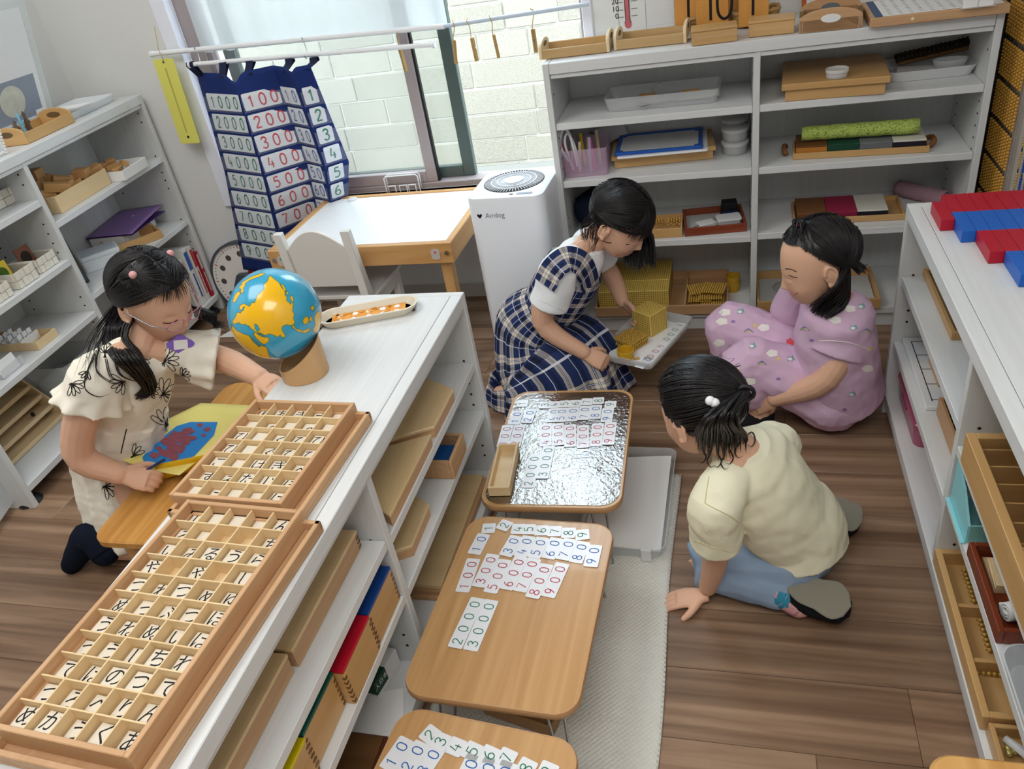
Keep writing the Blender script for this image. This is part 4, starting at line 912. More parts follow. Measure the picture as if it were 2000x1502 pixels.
# ---- second level
z = .5354
A, wd, an = P2((1098, 350), (1186, 342), z); t = thing('pink_bin', 'clear pink plastic bin of colour tools at the left end of the back shelf', 'bin', (A.x + .006, A.y, z + .0004), an)
c_ = (wd / 2, .075); rtray(G(), wd, .15, .085, .002, .008, .003).build('bin', clear('#d9b9d3', .3, .15), t, (c_[0], c_[1], 0), smooth=40)
r9 = random.Random(4)
for i, c in enumerate(('#c03a74', '#e8d8b0', '#d9467f', '#d8c9a0', '#e2c63f', '#c8b68c', '#b4a8c8', '#d84f8a', '#d0bd92')): G().box(-.0045, .0045, -.003, .003, 0, .09 + r9.random() * .02, .001).build('tool_stick', mat(c, .6, .3), t, (.012 + i * .0118, .03 + r9.random() * .08, .004), (R_(r9.uniform(-6, 6)), R_(r9.uniform(-5, 5)), 0))
G().tube(spline([(.02, .012, .05), (-.004, .02, .10), (.012, .03, .145), (.03, .028, .12), (.045, .015, .03)], 6), .005, 6).build('white_loop', PLASTW, t, smooth=1); G().tube(spline([(.03, .02, .02), (.012, .024, .10), (.022, .03, .13), (.04, .028, .09), (.05, .02, .02)], 6), .004, 6).build('white_loop', PLASTW, t, smooth=1); G().tube(spline([(.012, .03, .145), (.004, .03, .165), (.014, .03, .172), (.02, .03, .165)], 5), .0016, 5).build('hook', CHROME, t)
t = thing('paper_box', 'white folded paper box leaning behind the pink bin', 'box', (-.375, 2.52, z + .0004), (R_(-24), R_(-22), R_(6)))
G().box(-.04, .075, 0, .03, .04, .10, .001).build('sleeve', mat('#cfd0d3', .7, .2), t); G().cyl((-.03, -.0005, .092), (-.03, -.001, .092), .009).build('thumb_notch', mat('#6e6f74', .7, .2), t)
lidbox('flat maple box under two whiteboards on the back shelf', (1201, 330), (1393, 310), z, .21, .026, MAPLE, .014, .008)
A = P(1205, 312, z + .041); t = thing('whiteboard', 'plain white board lying under the blue framed whiteboard', 'whiteboard', (A.x, A.y + .0, z + .0412), R_(2.5)); G().prism(rrect(0, .27, 0, .2, .008, 4), 0, .006, None, .001).build('board', mat('#e9ebee', .3, .5), t)
t = thing('whiteboard', 'blue framed whiteboard on top of the stack on the back shelf', 'whiteboard', (A.x - .008, A.y + .012, z + .0478), R_(1.5)); BLF = mat('#2157ad', .4, .4)
G().box(.012, .25, .012, .18, .001, .005).build('board', mat('#d5d6d6', .3, .5), t)
for a in ((0, .262, 0, .013), (0, .262, .179, .192), (0, .013, .013, .179), (.249, .262, .013, .179)): G().box(a[0], a[1], a[2], a[3], 0, .0085, .002).build('frame_bar', BLF, t)
for x, y in ((0, 0), (.238, 0), (0, .168), (.238, .168)): G().box(x - .001, x + .025, y - .001, y + .025, -.0005, .0095, .003).build('corner_cap', BLF, t)
c = P(1434, 306, z); FROST = clear('#d4d6d6', .55, .3)
for k in range(3):
    t = thing('round_container', 'round frosted plastic container, ' + ('bottom', 'middle', 'top')[k] + ' of the stack by the whiteboards', 'container', (c.x + .002, c.y + .04 + (.05 if k == 2 else .003 * k), z + .0004 + (k * .0405 if k < 2 else .0)), 0, 'stacked round containers')
    hh = .03 if k < 2 else .085
    G().lathe([(0, 0), (.034, 0), (.037, .004), (.038, hh), (.036, hh), (.034, .004), (0, .003)], 28).build('tub', FROST, t, smooth=40); G().lathe([(.04, hh - .003), (.041, hh + .006), (.036, hh + .009), (0, hh + .0085)], 28).build('lid', clear('#e2e4e4', .7, .3), t, smooth=40)
A, wd, an = P2((1548, 313), (1815, 298), z); t = thing('wooden_tray', 'long wooden tray of coloured boxes under the green roll', 'tray', (A.x, A.y, z + .0004), an)
tray_shell(G(), wd, .13, .018, .006, .004).build('body', MAPLE, t)
for x in (-.018, wd + .004): G().tube(spline([(x, .03, .008), (x + (-.006 if x < 0 else .012), .045, .016), (x + (-.006 if x < 0 else .012), .085, .016), (x, .1, .008)], 5), .007, 7).build('grip', mat('#8b5a32', .5, .3), t, smooth=1)
w4 = (wd - .016) / 4; CB = (('#6b4423', '#b3752e', 'brown'), ('#1f4a38', '#1c4434', 'dark green'), ('#74777a', '#6b6e72', 'grey'), ('#d9d7cc', '#22202a', 'white'))
for i, (c1, c2, nm) in enumerate(CB):
    k = thing('colour_box', nm + ' topped box in the long tray under the green roll', 'box', t.matrix_basis @ Vector((.008 + i * w4, .008, .0045)), an, 'coloured boxes in the long tray')
    G().box(0, w4 - .001, 0, .112, 0, .026, .001).build('body', mat(c2, .5, .3), k); G().box(0, w4 - .001, 0, .112, .0262, .0305, .001).build('top', mat(c1, .5, .3), k)
GRN = mat('#a9bd5c', .85, .15, key='greenmat')
def lacemat():
    nt = GRN.node_tree; B = nt.nodes['Principled BSDF']; L = nt.links.new; tc = nt.nodes.new('ShaderNodeTexCoord')
    v = nt.nodes.new('ShaderNodeTexVoronoi'); v.inputs['Scale'].default_value = 42; L(tc.outputs['Object'], v.inputs['Vector'])
    w_ = nt.nodes.new('ShaderNodeTexVoronoi'); w_.inputs['Scale'].default_value = 190; L(tc.outputs['Object'], w_.inputs['Vector'])
    cr = nt.nodes.new('ShaderNodeValToRGB'); cr.color_ramp.elements[0].position = .18; cr.color_ramp.elements[1].position = .5; cr.color_ramp.elements[0].color = (1, 1, 1, 1); cr.color_ramp.elements[1].color = (.0, .0, .0, 1); L(v.outputs['Distance'], cr.inputs[0])
    c2 = nt.nodes.new('ShaderNodeValToRGB'); c2.color_ramp.elements[0].position = .25; c2.color_ramp.elements[1].position = .45; L(w_.outputs['Distance'], c2.inputs[0])
    mm = nt.nodes.new('ShaderNodeMath'); mm.operation = 'MAXIMUM'; L(cr.outputs[0], mm.inputs[0]); L(c2.outputs[0], mm.inputs[1])
    mx = nt.nodes.new('ShaderNodeMix'); mx.data_type = 'RGBA'; mx.inputs[6].default_value = lin('#6e8036'); mx.inputs[7].default_value = lin('#b3c768'); L(mm.outputs[0], mx.inputs[0]); L(mx.outputs[2], B.inputs['Base Color'])
lacemat()
def roll(label, p0, p1, r, m, core=None, name='rolled_mat', cat='mat', turns=2.5):
    p0 = Vector(p0); p1 = Vector(p1); d = p1 - p0; t = thing(name, label, cat, p0); u, v = perp(d)
    n = 64
    def f(a, b):
        th = a * turns * 2 * math.pi; rr = r * (.35 + .65 * a) + .0008 * math.sin(b * 30 + th)
        return d * b + (u * math.cos(th) + v * math.sin(th)) * rr
    o = G().grid(f, n, 14).build('roll', m, t, smooth=1); s = o.modifiers.new('thickness', 'SOLIDIFY'); s.thickness = .004; return t
za = z + .035 + .023
p0 = P(1568, 263, Y=2.365); p1 = P(1797, 246, Y=2.365)
roll('pale green patterned plastic mat rolled up on the coloured boxes', (p0.x, 2.40, za + .002), (p1.x, 2.375, za + .006), .0235, GRN)
# ---- third level
z = .3244
t = thing('dark_bag', 'dark navy cloth bag slumped at the left end of the back shelf', 'bag', (-.405, 2.43, z + .0004))
def bagf(u, v):
    a = 2 * math.pi * u; r = (.068, .085, .08, .06, .02)[min(4, int(v * 4.99))]; r = .07 * (1 + .3 * math.sin(math.pi * v)) * (1 - .75 * max(0, v - .7) / .3); q = 1 + .12 * math.sin(3 * a + 5 * v) + .05 * math.sin(7 * a)
    return (r * q * math.cos(a), .8 * r * q * math.sin(a), .15 * v)
g = G().grid(bagf, 32, 14, True); g.f.append(tuple(range(14 * 32, 15 * 32))); g.mi.append(0); g.f.append(tuple(range(32))[::-1]); g.mi.append(0); g.build('bag', mat('#141a2c', .85, .15), t, smooth=1); G().tube(spline([(-.03, 0, .14), (-.02, -.01, .17), (.03, -.01, .17), (.04, 0, .14)], 5), .006, 6).build('handle', mat('#141a2c', .85, .15), t, smooth=1)
A, wd, an = P2((1268, 467), (1333, 463), z); t = thing('wooden_tray', 'small square maple tray of bead chains left of the red brown tray', 'tray', (A.x - .02, A.y, z + .0004), an); wd += .02
tray_shell(G(), wd, .12, .03, .006, .004).build('body', MAPLE, t)
for q in range(2):
    for i in range(5):
        cx_ = .022 + i * .0085 + q * .055; pts = spline([(cx_, .02, .01), (cx_ + .004, .04, .032 + .004 * (i % 2)), (cx_ + .002, .07, .034), (cx_ + .006, .1, .012)], 5)
        k = thing('bead_chain', 'gold bead chain in the small maple tray, ' + ('leftmost', 'second', 'middle', 'fourth', 'last')[i] + ' of the ' + ('left', 'right')[q] + ' bundle', 'chain', t.matrix_basis @ Vector((0, 0, .0)), an, 'gold bead chains in the small tray'); g = G()
        for p in pts[::2]: g.ico(p, .0036, None, 6, 4)
        g.build('beads', GOLD, k, smooth=1, kind='stuff')
A, wd, an = P2((1338, 463), (1459, 452), z); t = thing('wooden_tray', 'red brown tray with battery holder and clear box on the back shelf', 'tray', (A.x, A.y, z + .0004), an); tray_shell(G(), wd, .165, .026, .008, .004).build('body', REDWOOD, t); G().box(.009, wd - .009, .009, .156, .0042, .0052).build('lining', mat('#b9bcbc', .6, .3), t); T0 = t.matrix_basis.copy()
t = thing('marker_rack', 'small dark rack with rows of coloured caps in the red brown tray', 'rack', T0 @ Vector((wd - .068, .105, .0055)), an)
G().prism([(0, 0), (.055, 0), (.055, .012), (.05, .05), (.005, .05), (0, .012)], 0, .036, Matrix(((1, 0, 0, 0), (0, 0, 1, 0), (0, 1, 0, 0), (0, 0, 0, 1)))).build('body', mat('#17181f', .5, .3), t)
for j, c in enumerate(('#d9dbe0', '#22366f', '#d8b33c', '#c5612f')):
    for i in range(6): G().cyl((.009 + i * .0075, -.004 + j * .003, .008 + j * .011), (.009 + i * .0075, .002 + j * .003, .008 + j * .011), .0034, n=8).build('cap', mat(c, .5, .3), t)
t = thing('clear_box', 'small clear lidded box in the red brown tray', 'box', T0 @ Vector((wd - .05, .05, .0055)), an + R_(4)); rtray(G(), .07, .05, .022, .002, .008, .003).build('tub', clear('#e9eaec', .5), t, smooth=40); G().prism(rrect(-.037, .037, -.027, .027, .009, 4), .0222, .028, None, .001).build('lid', clear('#eef0f2', .75, .2), t)
t = thing('paper_tag', 'white paper tag on a looped cord in the red brown tray', 'tag', T0 @ Vector((.07, .085, .0056)), an + R_(20)); G().box(-.028, .028, -.02, .02, 0, .001).build('tag', PAPER, t); G().tube(spline([(.028, .01, .001), (.05, .0, .002), (.03, -.035, .002), (-.02, -.05, .002), (-.05, -.02, .002), (-.028, -.01, .001)], 6), .001, 5).build('cord', mat('#6f6250', .7, .2), t)
A, wd, an = P2((1563, 440), (1768, 430), z + .006); t = thing('wooden_tray', 'maple tray of brown, red and white boxes behind the girl in pink', 'tray', (A.x - .02, A.y, z + .0074), an); wd += .02; tray_shell(G(), wd, .15, .018, .006, .004).build('body', MAPLE, t); T0 = t.matrix_basis.copy(); w3 = (wd - .055) / 3
for i, (c1, c2, nm) in enumerate((('#7d5230', '#6b4423', 'brown'), ('#9c2848', '#8a2340', 'crimson'), ('#dcdacf', '#23202a', 'white'))):
    k = thing('colour_box', nm + ' topped box in the tray behind the girl in pink', 'box', T0 @ Vector((.01 + i * w3, .012, .0045)), an, 'coloured boxes behind the girl in pink'); G().box(0, w3 - .001, 0, .126, 0, .022, .001).build('body', mat(c2, .5, .3), k); G().box(0, w3 - .001, 0, .126, .0222, .026, .001).build('top', mat(c1, .5, .3), k)
p0 = P(1742, 372, Y=2.50); roll('dusty pink rolled mat at the right end of the back shelf', (.50, 2.545, z + .033), (.61, 2.43, z + .033), .028, mat('#a58490', .9, .1, bump=.3, bscale=150))
# ---- bottom level: golden bead material
z = .0704
def bead_cube(t, s):
    G().box(0, s, 0, s, 0, s, .0012).build('block', GOLDY, t); g = G(); st = s / 10.6
    for i in range(10):
        for j in range(10):
            a, b = st * (i + .8), st * (j + .8)
            for M in (Matrix.Translation((a, b, s + .0003)), Matrix(((1, 0, 0, a), (0, 0, -1, -.0003), (0, 1, 0, b), (0, 0, 0, 1))), Matrix(((0, 0, 1, s + .0003), (1, 0, 0, a), (0, 1, 0, b), (0, 0, 0, 1))), Matrix(((0, 0, -1, -.0003), (-1, 0, 0, a), (0, 1, 0, b), (0, 0, 0, 1)))):
                g.add([M @ Vector((st * .29 * math.cos(q), st * .29 * math.sin(q), 0)) for q in [math.pi / 3 * k for k in range(6)]], [(0, 1, 2, 3, 4, 5)])
    return g.mesh('bead_print', BEADP)
cs = .076; proto = None
A, wd, an = P2((1163, 622), (1418, 602), z); t = thing('wooden_tray', 'wide beech tray holding golden bead cubes and squares on the bottom shelf', 'tray', (A.x, A.y + .01, z + .0004), 0); tray_shell(G(), .43, .255, .034, .006, .004).build('body', BEECH, t); T0 = t.matrix_basis.copy(); G().box(.29, .296, .006, .249, .004, .03).build('partition', BEECH, t)
def cube_thing(label, M):
    global proto
    k = thing('bead_cube', label, 'bead cube', M.translation, M.to_euler(), 'golden thousand bead cubes')
    if proto is None:
        pm_ = bead_cube(k, cs); proto = (k.children[0].data, pm_); link('bead_print', pm_, k, kind='stuff')
    else: link('block', proto[0], k); link('bead_print', proto[1], k, kind='stuff')
    return k
nm = {0: 'front', 1: 'middle', 2: 'back'}; nx_ = {0: 'left', 1: 'centre', 2: 'right'}
for r in range(2):
    for c in range(3): cube_thing('yellow bead cube, ' + nm[r] + ' row ' + nx_[c] + ' of the bottom tray', T0 @ Matrix.Translation((.012 + c * (cs + .001), .02 + r * (cs + .001), .005)))
for c in range(3): cube_thing('yellow bead cube, ' + ('left', 'middle', 'right')[c] + ' on top of the back row in the bottom tray', T0 @ Matrix.Translation((.012 + c * (cs + .001), .172, .005)))
def square_mesh(rad=.0037, n=10):
    g = G()
    for i in range(n):
        for j in range(n): g.ico((rad * (2 * i + 1), rad * (2 * j + 1), rad), rad, None, 7, 5)
    return g.mesh('beads', GOLD, 1)
SQ = square_mesh()
rq = random.Random(2)
for i in range(6):
    link('bead_square', SQ, None, T0 @ Vector((.305 + (i % 2) * .035 + rq.uniform(-.004, .004), .02 + .02 * (i // 2), .0045 + .0078 * i)), (0, 0, R_(rq.uniform(-25, 25) if i > 3 else 0)), label='gold bead square in the bottom tray, ' + ('lowest', 'second from below', 'third from below', 'third from top', 'second from top', 'topmost and askew')[i], cat='bead square', group='golden bead squares on the bottom shelf', kind=None)
c = P(1432, 575, z)
for k in range(2):
    t = thing('yellow_cup', 'small yellow cup, ' + ('lower', 'upper')[k] + ' of the pair stacked beside the bead tray', 'cup', (c.x, c.y + .03, z + .0004 + k * .022), 0, 'stacked yellow cups'); G().lathe([(0, 0), (.02, 0), (.024, .034), (.0225, .034), (.0188, .002), (0, .002)], 24).build('cup', mat('#c59a2e', .45, .4), t, smooth=40)
A, wd, an = P2((1479, 612), (1700, 600), z); t = thing('wooden_tray', 'maple tray with a clear bag behind the girl in pink on the bottom shelf', 'tray', (A.x, A.y + .01, z + .0004), 0); tray_shell(G(), .36, .22, .035, .007, .004).build('body', MAPLE, t); G().box(.01, .35, .01, .21, .005, .009).build('white_liner', mat('#c9cac8', .6, .3), t)
def pbag(u, v): return (.06 + .09 * u + .01 * math.sin(7 * v), .06 + .12 * v, .012 + .05 * math.sin(math.pi * u) * math.sin(math.pi * v) * (.7 + .3 * math.sin(9 * u + 5 * v)))
G().grid(pbag, 14, 14).build('clear_bag', clear('#c8ccc4', .55, .25), None, (A.x, A.y + .01, z), smooth=30, label='crumpled clear plastic bag in the maple tray on the bottom shelf', cat='bag')
# ================================================================== inside the foreground shelf
PLY = wood('#e4c99e', '#d6b782', 'y', 12, 10, .42, .35, .1, .04); PLYE = mat('#b98d62', .55, .3)
def poly_box(label, pts, z, h, name='shape_box', lift=.0004, m=PLY):
    c = (sum(p[0] for p in pts) / len(pts), sum(p[1] for p in pts) / len(pts)); t = thing(name, label, 'box', (c[0], c[1], z + lift)); q = [(p[0] - c[0], p[1] - c[1]) for p in pts]
    G().prism(inset(q if sum(q[i][0] * q[(i + 1) % len(q)][1] - q[(i + 1) % len(q)][0] * q[i][1] for i in range(len(q))) > 0 else q[::-1], .002), 0, h - .0085).build('body', BEECHY, t)
    G().prism(q, h - .008, h, None, .0012).build('lid', m, t); return t
s_ = .118; poly_box('hexagonal pale wooden lidded box on the upper far level', [(-.59, 1.195), (-.588, 1.33), (-.704, 1.397), (-.82, 1.33), (-.82, 1.195), (-.704, 1.13)], .402, .03)
poly_box('triangular pale wooden lidded box beside the hexagonal one', [(-.589, .93), (-.588, 1.17), (-.705, 1.108), (-.765, 1.03)], .402, .03)
poly_box('small hexagonal wooden box on the middle far level', [(-.604, 1.11), (-.602, .992), (-.704, .933), (-.806, .992), (-.806, 1.11), (-.704, 1.169)], .264, .03)
t = thing('wooden_box', 'open wooden box with blue lining on the middle far level', 'box', (-.586, 1.222, .2644), R_(91)); tray_shell(G(), .105, .1, .05, .008, .004, .002).build('body', BEECH, t); G().box(.009, .096, .009, .091, .005, .02).build('blue_lining', mat('#1d5fa8', .6, .3), t)
for i in range(3):
    t = thing('long_board', 'long stacked wooden board on the bottom far level, ' + ('lowest', 'middle', 'topmost')[i], 'board', (-.597 + .004 * (i == 2) - .008 * (i == 2), 1.045 + .006 * i, .0704 + i * .0122), R_(90 + (.5, -.3, .2)[i])); G().box(0, .385 - .01 * i, 0, .19, 0, .0116, .0008).build('board', PLY if i == 2 else BEECH, t)
for i, (y0, y1, x) in enumerate(((.624, .872, -.626), (.352, .616, -.63))):
    t = thing('wooden_box', 'long lidded plywood box on the upper near level, ' + ('far one', 'near one'), 'box', (x, y0, .4104), R_(90)) if False else thing('wooden_box', 'long lidded plywood box on the upper near level, ' + ('the far one', 'the near one')[i], 'box', (x, y0, .4104), R_(90))
    G().box(.0, y1 - y0, 0, .2, 0, .034, .0012).build('body', BEECH, t); G().box(-.001, y1 - y0 + .001, -.001, .201, .0343, .041, .001).build('lid', PLY, t)
    for k in range(3): G().box(-.0012 if i else y1 - y0 - .008, .008 if i else y1 - y0 + .0012, -.0006, .004, .004 + k * .01, .009 + k * .01).build('joint', BROWNWOOD, t)
for i, (y0, y1, x, c, nm) in enumerate(((.776, .884, -.592, '#123f86', 'blue'), (.662, .773, -.589, '#b01028', 'red'), (.552, .660, -.606, '#0f5a4c', 'dark green'), (.44, .548, -.6, '#d6c410', 'yellow'))):
    t = thing('lidded_box', 'wooden box with ' + nm + ' lid on the middle near level', 'box', (x, y0, .2684), R_(90), 'boxes with coloured lids'); w_ = y1 - y0
    G().box(0, w_, 0, .17, 0, .078, .0012).build('body', MAPLE, t); G().box(-.0005, w_ + .0005, -.0005, .17, .0783, .0845, .001).build('lid', mat(c, .35, .4), t)
    for k in range(6):
        for xx in (0, w_ - .006): G().box(xx - .0004, xx + .0064, -.0005, .005, .006 + k * .0115, .0115 + k * .0115).build('joint', BROWNWOOD, t)
t = thing('tissue_box', 'green and white paper carton on the bottom near level', 'box', (-.655, .80, .0704), R_(80)); G().box(0, .085, 0, .1, 0, .045, .001).build('carton', PAPER, t); G().box(-.0006, .04, -.0006, .1, .012, .0456).build('green_band', mat('#1d4a37', .5, .3), t); link('print', text_mesh('人日本', .014, PAPER), t, (.02, -.0012, .03), (R_(90), 0, 0))
for i in range(3): G().prism([(-.05, -.04), (.045, -.045), (.05, .04), (-.045, .05)], 0, .001).build('paper_sheet', PAPER if i else mat('#e2e2e0', .7, .2), None, (-.655 + .006 * i, .758 + .006 * i, .0704 + .0014 * i), R_(12 * i), label='loose white sheet on the bottom near level, ' + ('lowest', 'middle', 'top')[i] + ' of three', cat='paper')
t = thing('brown_board', 'dark brown wooden board with rounded edge on the bottom near level', 'board', (-.6, .43, .0704), R_(90)); G().box(0, .29, 0, .22, 0, .018, .004).build('edge', mat('#5a3020', .5, .3), t); G().box(.006, .284, .008, .216, .018, .0215, .001).build('panel', BROWNWOOD, t)
# ================================================================== right shelf: number rods on top
RODR = mat('#b3122c', .4, .4); RODB = mat('#1a62bd', .4, .4)
for k in range(9):
    n = k + 1; x = .425 + k * .0262; y1 = 1.838 if k else 1.80; t = thing('number_rod', 'red and blue counting rod, ' + ('shortest, all red', 'second shortest', 'third shortest', 'fourth shortest', 'fifth shortest', 'fifth longest', 'third longest', 'second longest', 'longest')[k] + ', on the right shelf', 'rod', (x, y1, HF + .0004), 0, 'number rods on the right shelf')
    for i in range(n): G().box(0, .0254, -(i + 1) * .1 + .0002, -i * .1 - .0002, 0, .0254, .0006).build('segment', RODR if i % 2 == 0 else RODB, t)
SH = lambda y, x, z: (x, y, z + .0004)
t = thing('wooden_tray', 'thin maple framed tray of white sheets on the upper right shelf', 'tray', SH(1.846, .438, .406), R_(-90)); tray_shell(G(), .3, .2, .018, .009, .004).build('body', MAPLE, t)
for i in range(3): G().box(.03, .27, .03, .18, .005 + i * .003, .0075 + i * .003).build('white_sheet', PAPER, t)
t = thing('grid_board', 'white board with black grid lines on the right shelf', 'board', SH(1.84, .412, .225), R_(-90)); G().box(0, .295, 0, .2, 0, .012, .002).build('board', mat('#e3e7ea', .35, .5), t)
for a in ((.02, .275, .016, .018), (.02, .275, .075, .077), (.02, .275, .13, .132)): G().box(a[0], a[1], a[2], a[3], .012, .0124).build('grid_line', INK, t)
for i in range(5): G().box(.02 + i * .062, .022 + i * .062, .016, .19, .012, .0124).build('grid_line', INK, t)
t = thing('wooden_block', 'wooden wedge block standing on the grid board', 'block', SH(1.73, .45, .2375), R_(-90)); G().prism([(0, 0), (.11, 0), (.11, .07), (0, .075)], 0, .1, Matrix(((1, 0, 0, 0), (0, 0, 1, 0), (0, 1, 0, 0), (0, 0, 0, 1))), .001).build('block', MAPLE, t)
t = thing('wooden_box', 'open wooden box of dark beads beside the grid board', 'box', SH(1.535, .432, .225), R_(-90)); tray_shell(G(), .262, .2, .045, .008, .004).build('body', BEECH, t); r8 = random.Random(8); g = G()
for i in range(120): g.ico((r8.uniform(.02, .24), r8.uniform(.02, .18), r8.uniform(.01, .034)), .009, None, 7, 5)
g.build('dark_beads', mat('#4a3a34', .25, .5), t, smooth=1, kind='stuff')
PINK = clear('#cc6f90', .55, .15)
for i, (y, x, w_, d_) in enumerate(((1.838, .412, .235, .1), (1.56, .455, .2, .06))):
    t = thing('pink_container', 'pink clear plastic container on the bottom right shelf, ' + ('the larger front one', 'the smaller one behind')[i], 'container', SH(y - w_ / 2, x + d_ / 2, .0704), R_(-90)); rtray(G(), w_, d_, .06, .003, .02, .006).build('tub', PINK, t, smooth=40); G().prism(rrect(-w_ / 2 - .003, w_ / 2 + .003, -d_ / 2 - .003, d_ / 2 + .003, .022, 5), .0603, .068, None, .002).build('lid', clear('#c8688a', .7, .15), t); G().box(-.03, .03, -d_ / 2 - .005, -d_ / 2, .05, .066, .001).build('clip', clear('#a83f68', .8, .2), t)
t = thing('slotted_box', 'long maple box with many slots on the right shelf', 'box', SH(1.2, .389, .369), R_(-90)); tray_shell(G(), .525, .24, .062, .016, .006).build('body', MAPLE, t)
for i in range(11): G().box(.03 + i * .044, .033 + i * .044, .016, .224, .006, .05).build('slot_divider', MAPLEY, t)
G().box(.27, .278, .016, .224, .006, .061).build('slot_divider', MAPLEY, t)
t = thing('blue_bookend', 'light blue plastic box standing on the right shelf under the slotted box', 'box', SH(1.236, .397, .2454), R_(-90)); CY = mat('#8fd0d8', .35, .4)
G().prism([(0, 0), (.115, 0), (.115, .04), (.06, .078), (.0, .095)], 0, .004, Matrix(((1, 0, 0, 0), (0, 0, 1, 0), (0, 1, 0, 0), (0, 0, 0, 1)))).build('front', CY, t); G().box(.111, .115, .004, .12, 0, .04).build('side', mat('#7fb6ae', .35, .4), t); G().box(0, .111, .004, .12, 0, .004).build('floor', CY, t); G().box(-.002, .118, -.008, .0, 0, .003, .001).build('lip', CY, t)
t = thing('wooden_tray', 'red brown tray of wooden cards and a rolled cloth on the right shelf', 'tray', SH(1.095, .394, .2454), R_(-90)); tray_shell(G(), .19, .2, .03, .009, .004).build('body', REDWOOD, t); T0 = t.matrix_basis.copy()
for i in range(3):
    k = thing('wooden_card', 'pale wooden card in the red brown tray on the right shelf, ' + ('lowest', 'middle', 'top')[i], 'card', T0 @ Vector((.016 + .006 * i, .02 + .004 * i, .0045 + .0062 * i)), R_(-90 - 3 * i)); G().box(0, .075 - .006 * i, 0, .11, 0, .006, .0006).build('card', BIRCHY, k)
a = T0 @ Vector((.145, .02, .024)); b = T0 @ Vector((.115, .15, .024)); roll('white cloth rolled up in the red brown tray', a, b, .018, mat('#e4e4e2', .9, .1), name='rolled_cloth', cat='cloth')
t = thing('plastic_tray', 'white frosted plastic tray on the right shelf near the bottom edge', 'tray', SH(.785, .485, .2454), R_(-90)); rtray(G(), .19, .2, .035, .0025, .03, .01).build('tray', clear('#e6eaed', .55, .2), t, smooth=40)
t = thing('wooden_tray', 'maple tray with compartments of gold bead bars on the bottom right shelf', 'tray', SH(1.243, .39, .0704), R_(-90)); tray_shell(G(), .372, .2, .036, .012, .005).build('body', MAPLE, t); T0 = t.matrix_basis.copy()
for x in (.135, .255): G().box(x, x + .008, .012, .188, .005, .032).build('partition', MAPLE, t)
k = 0
for cell, n in ((.03, 8), (.152, 7), (.268, 1)):
    for i in range(n):
        o = thing('bead_bar', 'gold bead bar, ' + ('first', 'second', 'third', 'fourth', 'fifth', 'sixth', 'seventh', 'eighth')[i] + ' in the ' + {.03: 'far', .152: 'middle', .268: 'near'}[cell] + ' compartment', 'bead bar', T0 @ Vector((cell + (i * .011 if n > 1 else 0), .05 if n > 1 else .02, .0095)), R_(-90 + (3 * math.sin(i * 2) if cell < .1 else 0)), 'gold bead bars'); g = G()
        for j in range(10): g.ico((0, j * .0088, 0), .0044, None, 8, 5)
        g.build('beads', GOLD, o, smooth=1, kind='stuff'); G().tube([(0, -.006, 0), (0, .086, 0)], .001, 5).build('wire', CHROME, o)
t = thing('wooden_tray', 'maple tray of clear tubes and beads at the near end of the bottom right shelf', 'tray', SH(.866, .398, .0704), R_(-90)); tray_shell(G(), .19, .2, .03, .008, .005).build('body', MAPLE, t); T0 = t.matrix_basis.copy()
for i in range(4): G().tube([(.02 + .012 * i, .02, .02 + .012 * i), (.09 + .02 * i, .09, .03 + .01 * i)], .006, 8).build('clear_tube', clear('#eef0f4', .5, .1), thing('plastic_tube', 'clear plastic tube in the near maple tray, ' + ('lowest', 'second', 'third', 'uppermost')[i], 'tube', T0.translation, R_(-90), 'clear plastic tubes'))
g = G()
for i in range(40): g.ico((r8.uniform(.02, .12), r8.uniform(.02, .1), .011), .006, None, 7, 5)
g.build('loose_beads', mat('#cfc07a', .2, .6, metal=.4), None, T0.translation, R_(-90), smooth=1, kind='stuff', label='pile of shiny loose beads in the near maple tray', cat='beads')
# ================================================================== bead chains hanging on the right wall
t = thing('chain_display', 'white panel on the right wall behind the hanging bead chains', 'panel', (.728, 0, .6)); G().box(-.006, 0, 1.90, 2.49, -.3, .62, .002).build('panel', mat('#d8d5d0', .6, .3), t); G().box(-.04, -.006, 2.47, 2.485, -.3, .62, .002).build('gap_shade_strip', mat('#2b2420', .6, .3), t); G().box(-.03, -.006, 1.92, 2.47, .5, .515, .001).build('hook_rail', mat('#2b2420', .6, .3), t)  # dark strip left of the chains stands in for the shaded gap
AMB = mat('#cf9a3c', .3, .5, coat=.3); br = .0046
def chain(label, y, x, z0, z1, m, per=10, r=br, group='hanging bead chains'):
    t = thing('bead_chain', label, 'chain', (x, y, z1), 0, group); g = G(); l = G(); z = 0; i = 0
    while z1 - z > z0:
        if i % per == 0 and i: l.ico((0, 0, -z - .004), (.002, .004, .006), None, 6, 4); z += .013
        g.ico((0, 0, -z), r, None, 8, 6); z += r * 1.95; i += 1
    g.build('beads', m, t, smooth=1, kind='stuff'); l.build('links', mat('#4c463c', .4, .5, metal=.6), t, smooth=1, kind='stuff')
    G().tube([(0, 0, .02), (0, 0, -(z1 - z0))], .0009, 4).build('wire', CHROME, t); return t
ow = 'first second third fourth fifth sixth seventh eighth ninth tenth'.split()
for i in range(10): chain('amber bead chain hanging on the right wall, ' + ow[i] + ' from the left', 2.452 - i * .0205, .70, .33, 1.09, AMB)
for i, (c, nm) in enumerate((('#c9a765', 'thin gold'), ('#2348b0', 'blue'), ('#7a4a6c', 'purple'))): chain(nm + ' bead chain hanging apart on the white wall panel', 2.205 - i * .035, .712, .40, 1.0, mat(c, .3, .5), 6, .0036)
